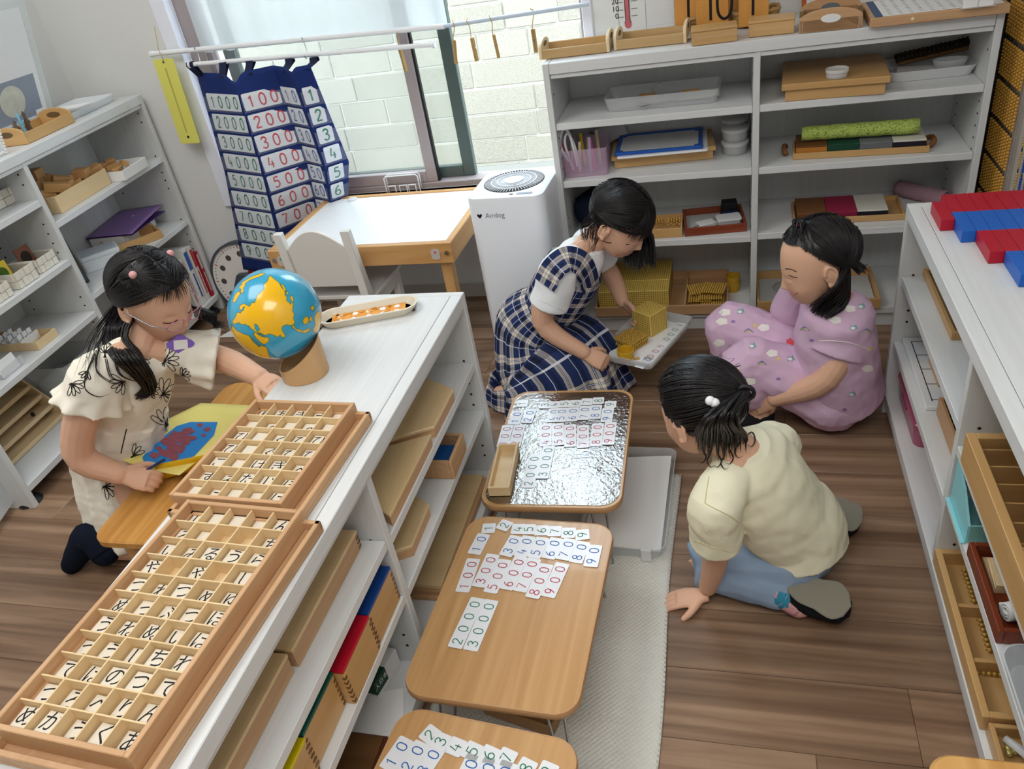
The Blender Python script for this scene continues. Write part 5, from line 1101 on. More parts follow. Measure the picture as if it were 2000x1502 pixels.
# ================================================================== contents of the left shelf
WB = wood('#c89b67', '#b98a55', 'x', 14, 10, .5, .3, 0, .05)
def on2(a, b, z): A, wd, an = P2(a, b, z); return A, wd, an
# upper far level: building blocks
z = .6604
A, wd, an = on2((122, 417), (218, 358), z); t = thing('block_box', 'pale wooden box of building blocks on the left shelf', 'box', A, an); tray_shell(G(), wd, .11, .055, .005, .004).build('body', BIRCH, t); T0 = t.matrix_basis.copy(); rb = random.Random(11)
for i in range(11):
    k = thing('wooden_block', 'small wooden block in the pale box, ' + ow[min(i, 9)] + (' from the near end' if i < 10 else ' and last, at the far end'), 'block', T0 @ Vector((.025 + i * (wd - .05) / 10, .04 + .03 * (i % 2), .038 + .014 * (i % 3))), (rb.uniform(-.4, .4), rb.uniform(-.6, .6), an + rb.uniform(-.8, .8)), 'building blocks'); s_ = rb.choice(((.028, .019, .016), (.02, .02, .018), (.04, .016, .014), (.024, .022, .014)))
    G().box(-s_[0], s_[0], -s_[1], s_[1], -s_[2], s_[2], .0012).build('block', WB, k)
A, wd, an = on2((246, 353), (291, 324), z); t = thing('white_box', 'white paper box of wooden pieces on the left shelf', 'box', A, an); tray_shell(G(), wd, .13, .035, .003, .003).build('body', PAPER, t); T0 = t.matrix_basis.copy()
for i, (x, y, l, r, tl) in enumerate(((.03, .035, .05, .2, .1), (.05, .07, .055, -.2, -.1), (.07, .03, .03, 1.0, .5), (.03, .1, .06, .1, .15), (.08, .09, .035, -.7, .2))):
    k = thing('wooden_piece', 'wooden toy piece in the white box, ' + ow[i], 'block', T0 @ Vector((x, y, .035 + .004 * i)), (tl, 0, an + r), 'toy pieces in the white box'); G().box(-l / 2, l / 2, -.011, .011, -.009, .009, .0015).build('piece', WB, k)
c = P(150, 338, z)
M0 = Matrix.Translation((-2.205, 2.10, z)) @ Matrix.Rotation(LA + R_(6), 4, 'Z')
for i, (x, y, zz, nm) in enumerate(((0, 0, 0, 'bottom left'), (.047, 0, 0, 'bottom right'), (0, 0, .03, 'second row left'), (.047, 0, .03, 'second row right'), (0, 0, .06, 'third row left'), (.047, 0, .06, 'third row right'), (.022, 0, .09, 'topmost'))):
    k = thing('wooden_block', 'brick shaped wooden block in the tall stack, ' + nm, 'block', M0 @ Vector((x - .04, y, zz + .0003)), LA + R_(6), 'stacked brick blocks'); G().box(0, .0465, 0, .045, 0, .0296, .001).build('block', WB, k)
c = P(80, 365, z)
for i in range(2): G().box(0, .05, 0, .05, 0, .0296, .001).build('wooden_block', WB, None, (-2.225, 1.945, z + .0003 + i * .03), LA, label='wooden block beside the shelf divider, ' + ('lower', 'upper')[i] + ' of two', cat='block', group='blocks beside the divider')
# middle far level
z = .4054
A = P(152, 470, z); t = thing('picture_book', 'dark picture book with rainbow spine leaning in the left shelf', 'book', (-2.2, 1.985, z), (0, R_(-6), R_(4))); G().box(-.09, .09, 0, .012, 0, .19, .001).build('cover', mat('#4a4038', .6, .3, var=.5, vscale=45), t); G().box(.06, .088, -.0006, .0, .01, .18).build('rainbow_strip', MC.get('rb') or mat('#4fae3c', .5, .3), t)
for j, c_ in enumerate(('#e08a20', '#b9b52a', '#4fae3c', '#2fa6a0', '#2f7fd0')): G().box(.06, .088, -.0014, -.0006, .01 + (4 - j) * .034, .044 + (4 - j) * .034).build('strip', mat(c_, .5, .3), t)
def foldf(u, v): return (.29 * u, .23 * v, .004 + .028 * u * (1 - v) + .012 * math.sin(math.pi * u))
A = P(252, 492, z); t = thing('purple_folder', 'purple plastic folder lying on the left shelf', 'folder', (-2.135, 2.30, z + .001), LA); PUR_ = mat('#9676b6', .45, .4)
o = G().grid(lambda u, v: (.235 * u, .2 * v, .055 + .012 * u + .01 * (1 - v) * u), 10, 8).build('cover', PUR_, t, smooth=1); o.modifiers.new('thickness', 'SOLIDIFY').thickness = .002
o = G().grid(lambda u, v: (.235 * u, .2 * v, .05), 6, 4).build('back_cover', mat('#4d3570', .5, .4), t); o.modifiers.new('thickness', 'SOLIDIFY').thickness = .002; G().box(.0, .22, .05, .19, .001, .048, .002).build('contents', PAPER, t); G().cyl((.16, .09, .066), (.16, .09, .0685), .006).build('button', mat('#c9bcd0', .4, .4), t)
A, wd, an = on2((205, 503), (312, 462), z); t = thing('handled_tray', 'maple tray with oval grip behind the white tin', 'tray', (-2.20, 2.225, z + .0004), R_(52))
G().box(.0, .2, .0, .008, 0, .03, .001).build('side', MAPLE, t); pl = [(0, 0), (.2, 0), (.2, .03)] + [(.1 + .1 * math.cos(q), .03 + .03 * math.sin(q)) for q in [math.pi * i / 12 for i in range(1, 12)]] + [(0, .03)]
e = G().prism(pl, .1, .108, Matrix(((1, 0, 0, 0), (0, 0, 1, 0), (0, 1, 0, 0), (0, 0, 0, 1))), .001).build('grip_side', MAPLE, t); G().box(0, .2, .008, .1, 0, .004).build('floor', MAPLE, t); G().box(0, .008, .008, .1, .004, .03).build('end', MAPLEY, t); G().box(.192, .2, .008, .1, .004, .03).build('end', MAPLEY, t)
A = P(168, 536, z); t = thing('white_tin', 'white lidded tin box with printed lid on the left shelf', 'tin', (A.x, A.y, z + .0004), R_(47)); w_ = .135; G().prism(rrect(0, w_, 0, .095, .01, 4), 0, .04, None, .001).build('tin', mat('#dde3e6', .3, .5), t); G().prism(rrect(-.002, w_ + .002, -.002, .097, .011, 4), .0403, .056, None, .003).build('lid', mat('#dfe6ea', .3, .5), t); G().prism(rrect(.008, w_ - .008, .008, .087, .006, 4), .056, .0565).build('lid_print', mat('#c7d0d8', .4, .4), t)
# bottom far level: tall books and a drawer
z = .0744
for i, (yy, th, c, c2, nm, h) in enumerate(((2.50, .022, '#ddd9d4', '#b03a3a', 'white book with red print, rightmost white one', .235), (2.462, .03, '#e4e2de', '#3a5ea8', 'thick white book with blue print', .24), (2.425, .02, '#d8d4cc', '#c46a7a', 'cream book with pink print', .21), (2.532, .016, '#b02030', '#d8d6d2', 'red spined book at the far end', .2), (2.385, .026, '#cfcac2', '#7a8a9a', 'grey white book, nearest of the row', .225))):
    x = -2.092; t = thing('tall_book', nm + ' on the bottom left shelf', 'book', (x, yy, z + .0004), (0, 0, LA + R_(2)), 'tall books on the bottom left shelf')
    G().box(0, th, 0, .17, 0, h, .001).build('cover', mat(c, .5, .4), t); g = G(); g.box(.003, th - .003, -.0006, 0, h * .62, h * .94); g.build('spine_print', mat(c2, .5, .3), t); G().box(th * .35, th * .65, -.0007, 0, h * .12, h * .55).build('spine_lettering', mat(c2 if i != 1 else '#2f4f9a', .5, .3), t)
t = thing('wooden_crate', 'pale wooden crate behind the girl on the bottom left shelf', 'box', (-2.055, 2.02, z + .0004), LA); tray_shell(G(), .24, .2, .09, .008, .005).build('body', BIRCH, t)
# upper near level: woven paper baskets
WOV = mat('#e2ddd0', .7, .2)
def woven(label, a, b, z, depth, h, band=.026, nz=2):
    A, wd, an = on2(a, b, z); t = thing('woven_basket', label, 'basket', (A.x, A.y, z + .0004), an); n = max(2, round(wd / band)); bw = wd / n
    tray_shell(G(), wd, depth, h - .002, .003, .003).build('shell', mat('#cfc8b8', .7, .2), t)
    for i in range(n):
        for j in range(nz):
            o = .0022 if (i + j) % 2 else .0006; G().box(i * bw + .0008, (i + 1) * bw - .0008, -.0035 - o, .0, j * h / nz + .0008, (j + 1) * h / nz - .0008, .001).build('woven_band', WOV, t)
    m = max(2, round(depth / bw))
    for i in range(m):
        for j in range(nz): o = .0022 if (i + j) % 2 else .0006; G().box(-.0035 - o, 0, i * depth / m + .0008, (i + 1) * depth / m - .0008, j * h / nz + .0008, (j + 1) * h / nz - .0008, .001).build('woven_band', WOV, t); G().box(wd, wd + .0035 + o, i * depth / m + .0008, (i + 1) * depth / m - .0008, j * h / nz + .0008, (j + 1) * h / nz - .0008, .001).build('woven_band', WOV, t)
    t['w'] = wd; return t
woven('white woven paper basket alone on the upper near level of the left shelf', (-28, 424), (52, 384), .7424, .1, .05)
b1 = woven('white woven basket holding a brown picture card on the left shelf', (82, 534), (114, 512), .5434, .09, .045, .02)
b2 = woven('white woven basket holding yellow picture cards on the left shelf', (40, 565), (75, 541), .5434, .09, .05, .02)
b3 = woven('white woven basket holding a green card at the left photo edge', (-12, 600), (26, 575), .5434, .09, .045, .02)
def pic(label, base, dx, dy, w_, h_, c, spot=None, rot=0):
    T = base.matrix_basis; t = thing('picture_card', label, 'card', T @ Vector((dx, dy, .004)), (R_(-8), 0, base.rotation_euler.z + rot)); G().box(0, w_, 0, .003, 0, h_, .0005).build('card', mat(c, .5, .3), t)
    if spot: G().cyl((w_ * .5, -.0003, h_ * .55), (w_ * .5, -.0009, h_ * .55), h_ * .27, n=22).build('picture', mat(spot, .6, .2, var=.5, vscale=70), t)
pic('brown picture card standing in the woven basket', b1, -.0, .05, .06, .075, '#7b4a35', '#2e2620'); pic('yellow picture card with a green bush, front one', b2, -.012, .045, .062, .075, '#e2c43c', '#4a6a2a'); pic('yellow picture card with a green bush, behind the front one', b2, -.02, .06, .062, .082, '#d8ba3a', '#4a6a2a'); pic('green picture card standing at the left photo edge', b3, -.01, .045, .05, .065, '#1f8a5c')
# third near level: tray of name stubs and card holder
z = .3544
A, wd, an = on2((-22, 742), (132, 652), z); A, wd, an = on2((-15, 717), (132, 655), z); 
t = thing('wooden_tray', 'pale wooden tray of standing name slips on the left shelf', 'tray', P(78, 684, z) , LA); tr_o = P(78, 684, z); w_ = (P(132, 655, z) - tr_o).length
t.location = tr_o - Vector((math.cos(LA), math.sin(LA), 0)) * .0; tray_shell(G(), w_, .22, .026, .006, .004).build('body', BIRCH, t); T0 = t.matrix_basis.copy()
for j in range(4): G().box(.008, w_ - .008, .06 + j * .035, .0625 + j * .035, .004, .03).build('divider', PAPER, t)
for i in range(9):
    k = thing('name_slip', 'upright white name slip in the pale tray, ' + ow[i] + ' one', 'slip', T0 @ Vector((.012 + (i % 3) * .022, .068 + (i // 3) * .035, .0045)), LA, 'name slips'); G().box(0, .016, 0, .0012, 0, .042, .0003).build('slip', PAPER, k); G().box(.003, .013, -.0005, 0, .02, .026).build('print', mat('#8fa0b8', .6, .2), k)
t = thing('card_holder', 'clear holder with small white print cards at the left photo edge', 'holder', P(10, 742, z), LA); G().box(0, .09, 0, .05, 0, .003).build('holder_floor', clear('#e6e9ec', .4), t); G().box(0, .09, 0, .002, 0, .03).build('holder_front', clear('#e6e9ec', .3), t)
for j in range(3): G().box(.005, .08, .008 + j * .012, .009 + j * .012, .003, .05 - .004 * j).build('print_card', PAPER, t, None, (R_(-10), 0, 0))
# bottom near level: slatted puzzle rack, clear sheets
z = .0744
t = thing('puzzle_rack', 'pale wooden rack of five stacked puzzle trays on the bottom left shelf', 'rack', P(30, 912, z) + Vector((-.0, 0, .0005)), LA + R_(0)); w_ = .27
for i in range(6): G().box(0, w_, .02 + i * .026, .26, .004 + i * .036, .010 + i * .036, .001).build('tray_floor', BIRCH, t); G().box(0, w_, .02 + i * .026 - .01, .02 + i * .026, .002 + i * .036, .016 + i * .036, .001).build('tray_front', BIRCH, t)
pl = [(0, 0), (.27, 0), (.27, .215), (.165, .215), (0, .01)]
for x in (-.007, w_): G().prism(pl, x, x + .007, Matrix(((0, 0, 1, 0), (1, 0, 0, 0), (0, 1, 0, 0), (0, 0, 0, 1)))).build('rack_side', BIRCHY, t)
for i, (x, zz, c_) in enumerate(((.10, .185, '#c03a2c'), (.2, .04, '#2f2a28'), (.05, .012, '#5a2a28'))): G().cyl((x, .05 + i * .01, zz + .01), (x, .05 + i * .01, zz + .02), .006, n=10).build('puzzle_knob', mat(c_, .5, .3), t)
t = thing('clear_bin', 'clear plastic bin with blue paper beside the puzzle rack', 'bin', (-2.06, 1.715, z + .0005), LA); rtray(G(), .18, .2, .17, .003, .02, .008).build('bin', clear('#e9ecec', .3), t, (.095, .12, 0), smooth=40); G().box(.03, .16, .05, .19, .01, .1, .01).build('contents', mat('#b8c8cc', .6, .3, var=.3, vscale=20), t); 
for i in range(3): G().prism([(0, 0), (.28, .0), (.26, .30), (.02, .33)], 0, .002, Matrix.Rotation(R_(90), 4, 'X')).build('plastic_sheet', clear('#e8eef2', .5, .2), None, (-2.03 + .028 * i, 1.10 - .02 * i, .03), (R_(-9 + 3 * i), 0, R_(100 + 4 * i)), label='clear plastic board leaning against the near end of the left shelf, ' + ('inner', 'middle', 'outer')[i], cat='board', group='boards by the left shelf')
# top of the left shelf
z = .8864
A, wd, an = on2((55, 282), (142, 239), z); t = thing('handled_tray', 'maple tray of small figures with rounded grip end on the left shelf top', 'tray', (A.x, A.y, z + .0004), LA); w_ = wd; d_ = .125
G().box(.008, w_ - .008, 0, .008, 0, .032, .001).build('side', MAPLE, t); G().box(.008, w_ - .008, d_ - .008, d_, 0, .032, .001).build('side', MAPLE, t); G().box(.008, w_ - .008, .008, d_ - .008, 0, .005).build('floor', MAPLE, t)
for x in (0, w_ - .008):
    pl = [(0, 0), (d_, 0), (d_, .032)] + [(d_ / 2 + d_ / 2 * math.cos(q), .032 + .022 * math.sin(q)) for q in [math.pi * i / 12 for i in range(1, 12)]] + [(0, .032)]; M = Matrix(((0, 0, 1, x), (1, 0, 0, 0), (0, 1, 0, 0), (0, 0, 0, 1))); e = G().prism(pl, 0, .008, M, .001).build('grip_end', MAPLEY, t); G().prism([(d_ / 2 + .026 * math.cos(q), .033 + .009 * math.sin(q)) for q in [2 * math.pi * i / 18 for i in range(18)]], -.0006, .0086, M).build('grip_hole', mat('#6e5a3c', .7, .2), e)
T0 = t.matrix_basis.copy()
for i, (x, y, h, c_, nm) in enumerate(((.03, .04, .06, '#6b5a4a', 'grey brown'), (.045, .06, .05, '#7c8b7a', 'grey green'), (.07, .075, .055, '#1c1d20', 'black'), (.09, .07, .075, '#7fb4c8', 'light blue'), (.105, .06, .075, '#5a4c40', 'dark brown'), (.12, .08, .04, '#8a5a48', 'reddish'))):
    k = thing('small_figure', nm + ' small figure standing in the maple tray on the left shelf top', 'figure', T0 @ Vector((x, y, .0055)), 0, 'small figures'); G().lathe([(.009, 0), (.01, .004), (.005, h * .35), (.008, h * .55), (.004, h * .72), (.006, h * .85), (0, h)], 10).build('body', mat(c_, .5, .4), k, smooth=50); G().box(-.012, .012, -.002, .002, h * .5, h * .58, .001).build('arms', mat(c_, .5, .4), k)
A, wd, an = on2((152, 232), (262, 182), z); t = thing('plastic_tray', 'white frosted tray with papers at the far end of the left shelf top', 'tray', (A.x - .09, A.y + .1, z + .0004), LA); rtray(G(), .27, .17, .024, .0025, .02, .012).build('tray', clear('#eef2f4', .8, .25), t, smooth=40); G().box(-.1, .08, -.06, .05, .006, .008).build('paper', mat('#c4c4c2', .7, .2), t); G().box(-.13, -.02, -.09, .03, .027, .029).build('paper', PAPER, t, None, (0, R_(4), R_(8)))
t = thing('wall_poster', 'clear acrylic panel with a globe poster leaning on the left wall', 'poster', (-2.31, 2.03, z + .0005), (R_(14), 0, R_(86))); M = Matrix.Rotation(R_(0), 4, 'Z')
G().box(0, .33, 0, .004, 0, .46, .001).build('panel', clear('#e3ebe9', .35, .08), t); G().box(.035, .30, -.003, -.001, .02, .36).build('white_sheet', mat('#e4e6e6', .5, .3), t); G().box(.06, .28, -.0042, -.003, .03, .16).build('dark_print', mat('#8e97a6', .5, .3), t); G().cyl((.17, -.0042, .095), (.17, -.005, .095), .05, n=32).build('printed_globe', mat('#c7c9bd', .5, .3, var=.25, vscale=30), t); G().box(.055, .1, -.0055, -.0042, .14, .165).build('label', PAPER, t); G().box(.25, .29, -.0055, -.0042, .02, .045).build('label', PAPER, t)
t = thing('blue_book', 'blue printed booklet leaning at the left photo edge on the shelf top', 'book', (-2.24, 1.78, z + .0005), (R_(18), 0, R_(84))); G().box(-.12, .06, 0, .006, 0, .1, .001).build('cover', mat('#5467a6', .45, .4, var=.3, vscale=20), t); G().box(-.05, .03, -.0008, 0, .03, .075).build('picture', mat('#b9cbe0', .5, .3), t)
t = thing('photo_frame', 'white beaded photo frame at the left photo edge', 'frame', P(-16, 316, z) + Vector((-.01, 0, .0005)), (R_(12), 0, LA)); FRW = mat('#eceae4', .5, .3)
for a in ((0, .075, 0, .012), (0, .075, .088, .1), (0, .012, .012, .088), (.063, .075, .012, .088)): G().box(a[0], a[1], 0, .008, a[2], a[3], .003).build('frame_bar', FRW, t)
for i in range(11): G().ico((.0735, -.001, .004 + i * .0092), .0045, None, 7, 5).build('bead', FRW, t, smooth=1)
G().box(.011, .064, .002, .004, .011, .089).build('picture', mat('#c6d6e2', .3, .5), t)
# ================================================================== children: shared builders
from mathutils.bvhtree import BVHTree
V = lambda *a: Vector(a)
def resample(pts, rad, k=5):
    n = len(pts); full = [Vector((*p, *( [r] if not hasattr(r, '__len__') else r)[:1])) if False else None for p, r in zip(pts, rad)]
    out = spline(pts, k); rr = []
    for i in range(n - 1):
        for j in range(k): t = j / k; t = t * t * (3 - 2 * t); rr.append(rad[i] + (rad[i + 1] - rad[i]) * t)
    rr.append(rad[-1]); return out, rr
def limb(g, pts, rad, n=14, k=5):
    p, r = resample(pts, rad, k); g.tube(p, r, n); g.ico(p[0], r[0] * .995, None, 12, 8); g.ico(p[-1], r[-1] * .995, None, 12, 8)
def trunk(g, pts, rx, ry, side, n=24, k=5, fold=None, caps=True, uv=False, u_off=0):
    "elliptic loft; side = direction of the rx axis"
    p, a = resample(pts, rx, k); _, b = resample(pts, ry, k); m = len(p); rows = []
    for i in range(m):
        d = (p[min(i + 1, m - 1)] - p[max(i - 1, 0)]).normalized(); s = side[min(len(side) - 1, i // k)] if isinstance(side, list) else side
        s = (s - d * s.dot(d)).normalized(); w_ = d.cross(s); rows.append((p[i], s, w_, a[i], b[i]))
    def f(u, v):
        i = round(v * (m - 1)); c, s, w_, ra, rb = rows[i]; th = 2 * math.pi * u; q = 1 + (fold(u, v) if fold else 0)
        return c + s * (ra * q * math.cos(th)) + w_ * (rb * q * math.sin(th))
    o = len(g.v); g.grid(f, n, m - 1, True, uv)
    if caps:
        g.f.append(tuple(range(o, o + n))[::-1]); g.mi.append(g.cur); g.f.append(tuple(range(o + (m - 1) * n, o + m * n))); g.mi.append(g.cur)
    return g
def ell(g, M, c, r, n=18, m=12): g.ico((0, 0, 0), r, None, n, m) if False else g.add(*_ell(M, c, r, n, m))
def _ell(M, c, r, n, m):
    q = G(); q.ico((0, 0, 0), r, None, n, m); return [M @ (Vector(p) + Vector(c)) for p in q.v], q.f
def remesh(g, name, m, voxel=.003, it=3, fac=.5, wrinkle=None):
    me = g.mesh(name + '_raw', m); o = bpy.data.objects.new('tmp', me); COL.objects.link(o)
    r = o.modifiers.new('r', 'REMESH'); r.mode = 'VOXEL'; r.voxel_size = voxel; r.use_smooth_shade = True
    if it: s = o.modifiers.new('s', 'SMOOTH'); s.iterations = it; s.factor = fac
    dg = bpy.context.evaluated_depsgraph_get(); dg.update(); out = bpy.data.meshes.new_from_object(o.evaluated_get(dg)); COL.objects.unlink(o); bpy.data.objects.remove(o); bpy.data.meshes.remove(me)
    out.name = name; out.materials.clear(); out.materials.append(m)
    if wrinkle:
        no = [Vector(v.normal) for v in out.vertices]
        for v, nn in zip(out.vertices, no): v.co += nn * wrinkle(v.co)
    for p in out.polygons: p.use_smooth = True
    out.update(); return out
def bvh(me): return BVHTree.FromPolygons([v.co.copy() for v in me.vertices], [tuple(p.vertices) for p in me.polygons])
def cast(tree, x, y, off=.0006):
    d = ray(x, y).normalized(); h = tree.ray_cast(CAM_POS, d)
    return None if h[0] is None else h[0] - d * off
def draw(tree, pts, r, k=4, smooth=True, off=.0006):
    "a drawn line laid on a surface: points are where the line is seen"
    q = [(p[0], p[1], 0) for p in pts]; q = spline(q, k) if smooth and len(q) > 2 else [Vector(p) for p in q]
    out = [c for c in (cast(tree, p.x, p.y, off) for p in q) if c is not None]; g = G()
    if len(out) > 1:
        last = out[0]; keep = [last]
        for c in out[1:]:
            if (c - last).length < .05: keep.append(c); last = c
        if len(keep) > 1: g.tube(keep, r, 5)
    return g
def patch(tree, cx, cy, prof, off=.0007, far=.06):
    "small printed or painted shape: outline points round a seen centre"
    c = cast(tree, cx, cy, off); g = G()
    if c is None: return g
    ring = [[cast(tree, cx + x * s, cy + y * s, off) for x, y in prof] for s in (.33, .66, 1)]
    if any(p is None or (p - c).length > far for r in ring for p in r): return g
    n = len(prof); v = [c] + [p for r in ring for p in r]
    f = [(0, 1 + i, 1 + (i + 1) % n) for i in range(n)]
    for r in range(2):
        for i in range(n): f.append((1 + r * n + i, 1 + (r + 1) * n + i, 1 + (r + 1) * n + (i + 1) % n, 1 + r * n + (i + 1) % n))
    g.add(v, f); return g
def frame(pos, fwd, up=V(0, 0, 1), s=1.0):
    f = Vector(fwd).normalized(); u = Vector(up); u = (u - f * u.dot(f)).normalized(); r = f.cross(u)
    M = Matrix((r, f, u)).transposed().to_4x4(); M = Matrix.Translation(pos) @ M @ Matrix.Scale(s, 4); return M
_HD = None
def _head_shape():
    "smooth head: blended skull, face and jaw with small features raised on it"
    prim = (((0, -.014, .026), (.0695, .084, .0745)), ((0, .020, -.020), (.0575, .0605, .064)), ((0, .036, -.060), (.036, .034, .030)))
    def sd(p):
        out = None
        for c, r in prim:
            q = V((p.x - c[0]) / r[0], (p.y - c[1]) / r[1], (p.z - c[2]) / r[2]); k0 = q.length; k1 = V(q.x / r[0], q.y / r[1], q.z / r[2]).length or 1e-6; d = k0 * (k0 - 1) / k1
            if out is None: out = d
            else: h = max(0, .024 - abs(out - d)) / .024; out = min(out, d) - h * h * .024 * .25
        return out
    GA = lambda x, c, s: math.exp(-((x - c) / s) ** 2)
    def bump(az, el):
        aa = abs(az); h = .0025 * GA(az, 0, 5) * GA(el, -5, 7) + .0105 * GA(az, 0, 5.2) * GA(el, -15.5, 5) + .0035 * GA(az, 0, 5) * GA(el, -10, 6)
        h += .0042 * GA(aa, 6.5, 3.4) * GA(el, -18.5, 3.2) - .0045 * GA(aa, 20, 9) * GA(el, 0, 6.5) + .0038 * GA(aa, 21, 7.5) * GA(el, -2.5, 3.8) + .004 * GA(aa, 34, 13) * GA(el, -24, 11)
        h += .0032 * GA(az, 0, 9.5) * GA(el, -31.5, 2.4) + .0032 * GA(az, 0, 8.5) * GA(el, -37.2, 2.6) - .0016 * GA(az, 0, 10) * GA(el, -34.2, .9) - .0018 * GA(az, 0, 10) * GA(el, -43, 3) + .004 * GA(az, 0, 11) * GA(el, -54, 8) + .0012 * GA(az, 0, 3) * GA(el, -26, 3) * -1
        return h
    nu, nv = 150, 110; vs = []
    for j in range(nv + 1):
        el = 90 - 180 * j / nv
        for i in range(nu):
            az = -180 + 360 * i / nu; d = V(math.cos(R_(el)) * math.sin(R_(az)), math.cos(R_(el)) * math.cos(R_(az)), math.sin(R_(el))); lo, hi = .02, .14
            for _ in range(11):
                m = (lo + hi) / 2
                if sd(d * m) < 0: lo = m
                else: hi = m
            vs.append(d * (lo + bump(az, el)))
    fs = [(j * nu + i, (j + 1) * nu + i, (j + 1) * nu + (i + 1) % nu, j * nu + (i + 1) % nu) for j in range(nv) for i in range(nu)]
    return vs, fs
def head(g, M):
    global _HD
    if _HD is None: _HD = _head_shape()
    g.add([M @ p for p in _HD[0]], _HD[1]); E = lambda c, r: ell(g, M, c, r)
    for s in (-1, 1):
        E((s * .068, -.010, -.010), (.006, .014, .024)); g.tube([M @ V(s * (.0745 - .002 * abs(math.sin(q))), -.012 + .0135 * math.cos(q) * (1 if q < 3 else .8), -.008 + .0235 * math.sin(q)) for q in [.2 + i * 4.6 / 12 for i in range(13)]], .0034 * M.to_scale().x, 7); E((s * .0705, -.004, -.03), (.0048, .0065, .007))
def hand(g, M, side=1, curl=(20, 20, 20, 20), thumb=(30, 20), sp=1.0, bend=0):
    "palm towards -Z, fingers along +Y, thumb on +X*side; curl in degrees per joint"
    P_ = lambda *a: M @ Vector((a[0] * side, a[1], a[2])); sc = M.to_scale().x
    trunk(g, [P_(0, -.012, 0), P_(0, .01, 0), P_(0, .035, .0), P_(0, .056, 0)], [.017 * sc, .021 * sc, .0265 * sc, .026 * sc], [.0145 * sc, .0125 * sc, .0115 * sc, .0095 * sc], (M.to_3x3() @ V(1, 0, 0)).normalized(), 16, 3)
    for i, (x, l, r) in enumerate(((.0195, .046, .0064), (.0068, .051, .0066), (-.006, .047, .0063), (-.0185, .037, .0056))):
        a = R_(curl[i]); q = V(x, .053, .0); d = V(x * .16 * sp + (.03 * (1 if x > 0 else -1)) * (sp - 1), 1, 0).normalized(); pts = [V(x * .9, .04, 0), q.copy()]; ang = 0
        for k, seg in enumerate((.42, .32, .26)):
            ang += a; dd = V(d.x, d.y * math.cos(ang), -math.sin(ang)); q = q + dd * l * seg; pts.append(q.copy())
        limb(g, [P_(*p) for p in pts], [r * sc, r * sc, r * .96 * sc, r * .88 * sc, r * .74 * sc], 10, 3)
    a, b = R_(thumb[0]), R_(thumb[1]); p0 = V(.016, .012, -.002); d1 = V(math.sin(a) * math.cos(b), math.cos(a) * math.cos(b), -math.sin(b)); p1 = V(.021, .018, -.003) + d1 * .022; p2 = p1 + (d1 + V(-.25, .3, -.15)).normalized() * .02
    limb(g, [P_(*p) for p in (p0, p1, p2)], [.0098 * sc, .0082 * sc, .0062 * sc], 10, 4)
SKIN = mat('#ddb094', .5, .35, sss=.12, var=.04, vscale=30); LIP = mat('#b96f66', .45, .4); LASH = mat('#1d1613', .5, .3); BROW = mat('#3a2b24', .7, .2)
HAIR = bpy.data.materials.new('dark_hair'); HAIR.use_nodes = True
def hairm():
    B = HAIR.node_tree.nodes['Principled BSDF']; B.inputs['Base Color'].default_value = lin('#110e10'); B.inputs['Roughness'].default_value = .36; B.inputs['Specular IOR Level'].default_value = .38
hairm()
def scalp(d, th): 
    "radius of the hair surface in head space, direction d"
    c = V(0, -.014, .024); a = V(.0725, .0865, .077); q = V(d.x / a.x, d.y / a.y, d.z / a.z); return c + d * ((1 + th) / q.length)
def hair_cap(M, mask, th=.06, groove=.012, nu=96, nv=48, seed=0):
    g = G(); idx = {}
    for j in range(nv + 1):
        ph = math.pi * (j / nv)
        for i in range(nu):
            a = 2 * math.pi * i / nu; d = V(math.sin(ph) * math.sin(a), math.sin(ph) * math.cos(a), math.cos(ph))
            q = th + groove * noise.noise(V(math.sin(a) * 9, math.cos(a) * 9, ph * 1.2 + seed)) + groove * .6 * noise.noise(V(math.sin(a) * 26, math.cos(a) * 26, ph * 2 + seed))
            idx[(i, j)] = len(g.v); g.v.append(tuple(M @ scalp(d, q)))
    for j in range(nv):
        ph = math.pi * ((j + .5) / nv)
        for i in range(nu):
            a = 2 * math.pi * (i + .5) / nu
            if mask(math.degrees(a if a < math.pi else a - 2 * math.pi), 90 - math.degrees(ph)):
                k = (i + 1) % nu; g.f.append((idx[(i, j)], idx[(i, j + 1)], idx[(k, j + 1)], idx[(k, j)])); g.mi.append(0)
    used = sorted({i for f in g.f for i in f}); mp = {o: n for n, o in enumerate(used)}; g.v = [g.v[o] for o in used]; g.f = [tuple(mp[i] for i in f) for f in g.f]
    return g
def sdir(az, el): a, e = R_(az), R_(el); return V(math.cos(e) * math.sin(a), math.cos(e) * math.cos(a), math.sin(e))
def lock(g, pts, r0, n=7, seg=5, wob=0, rr=random, end=.15, spread=0, cnt=1, k=5):
    "a lock of hair: cnt fine strands along one guide"
    for c in range(cnt):
        off = V(rr.uniform(-1, 1), rr.uniform(-1, 1), rr.uniform(-1, 1)) * spread; off2 = V(rr.uniform(-1, 1), rr.uniform(-1, 1), rr.uniform(-1, 1)) * spread
        q = [Vector(p) + off * (1 - i / (len(pts) - 1)) + off2 * (i / (len(pts) - 1)) + V(rr.uniform(-1, 1), rr.uniform(-1, 1), rr.uniform(-1, 1)) * wob * (i > 0) for i, p in enumerate(pts)]
        q = spline(q, k); m = len(q); g.tube(q, [r0 * (.55 + .45 * math.sin(math.pi * min(1, .15 + i / m))) * (1 - (1 - end) * (i / (m - 1)) ** 2.5) for i in range(m)], n, caps=False)
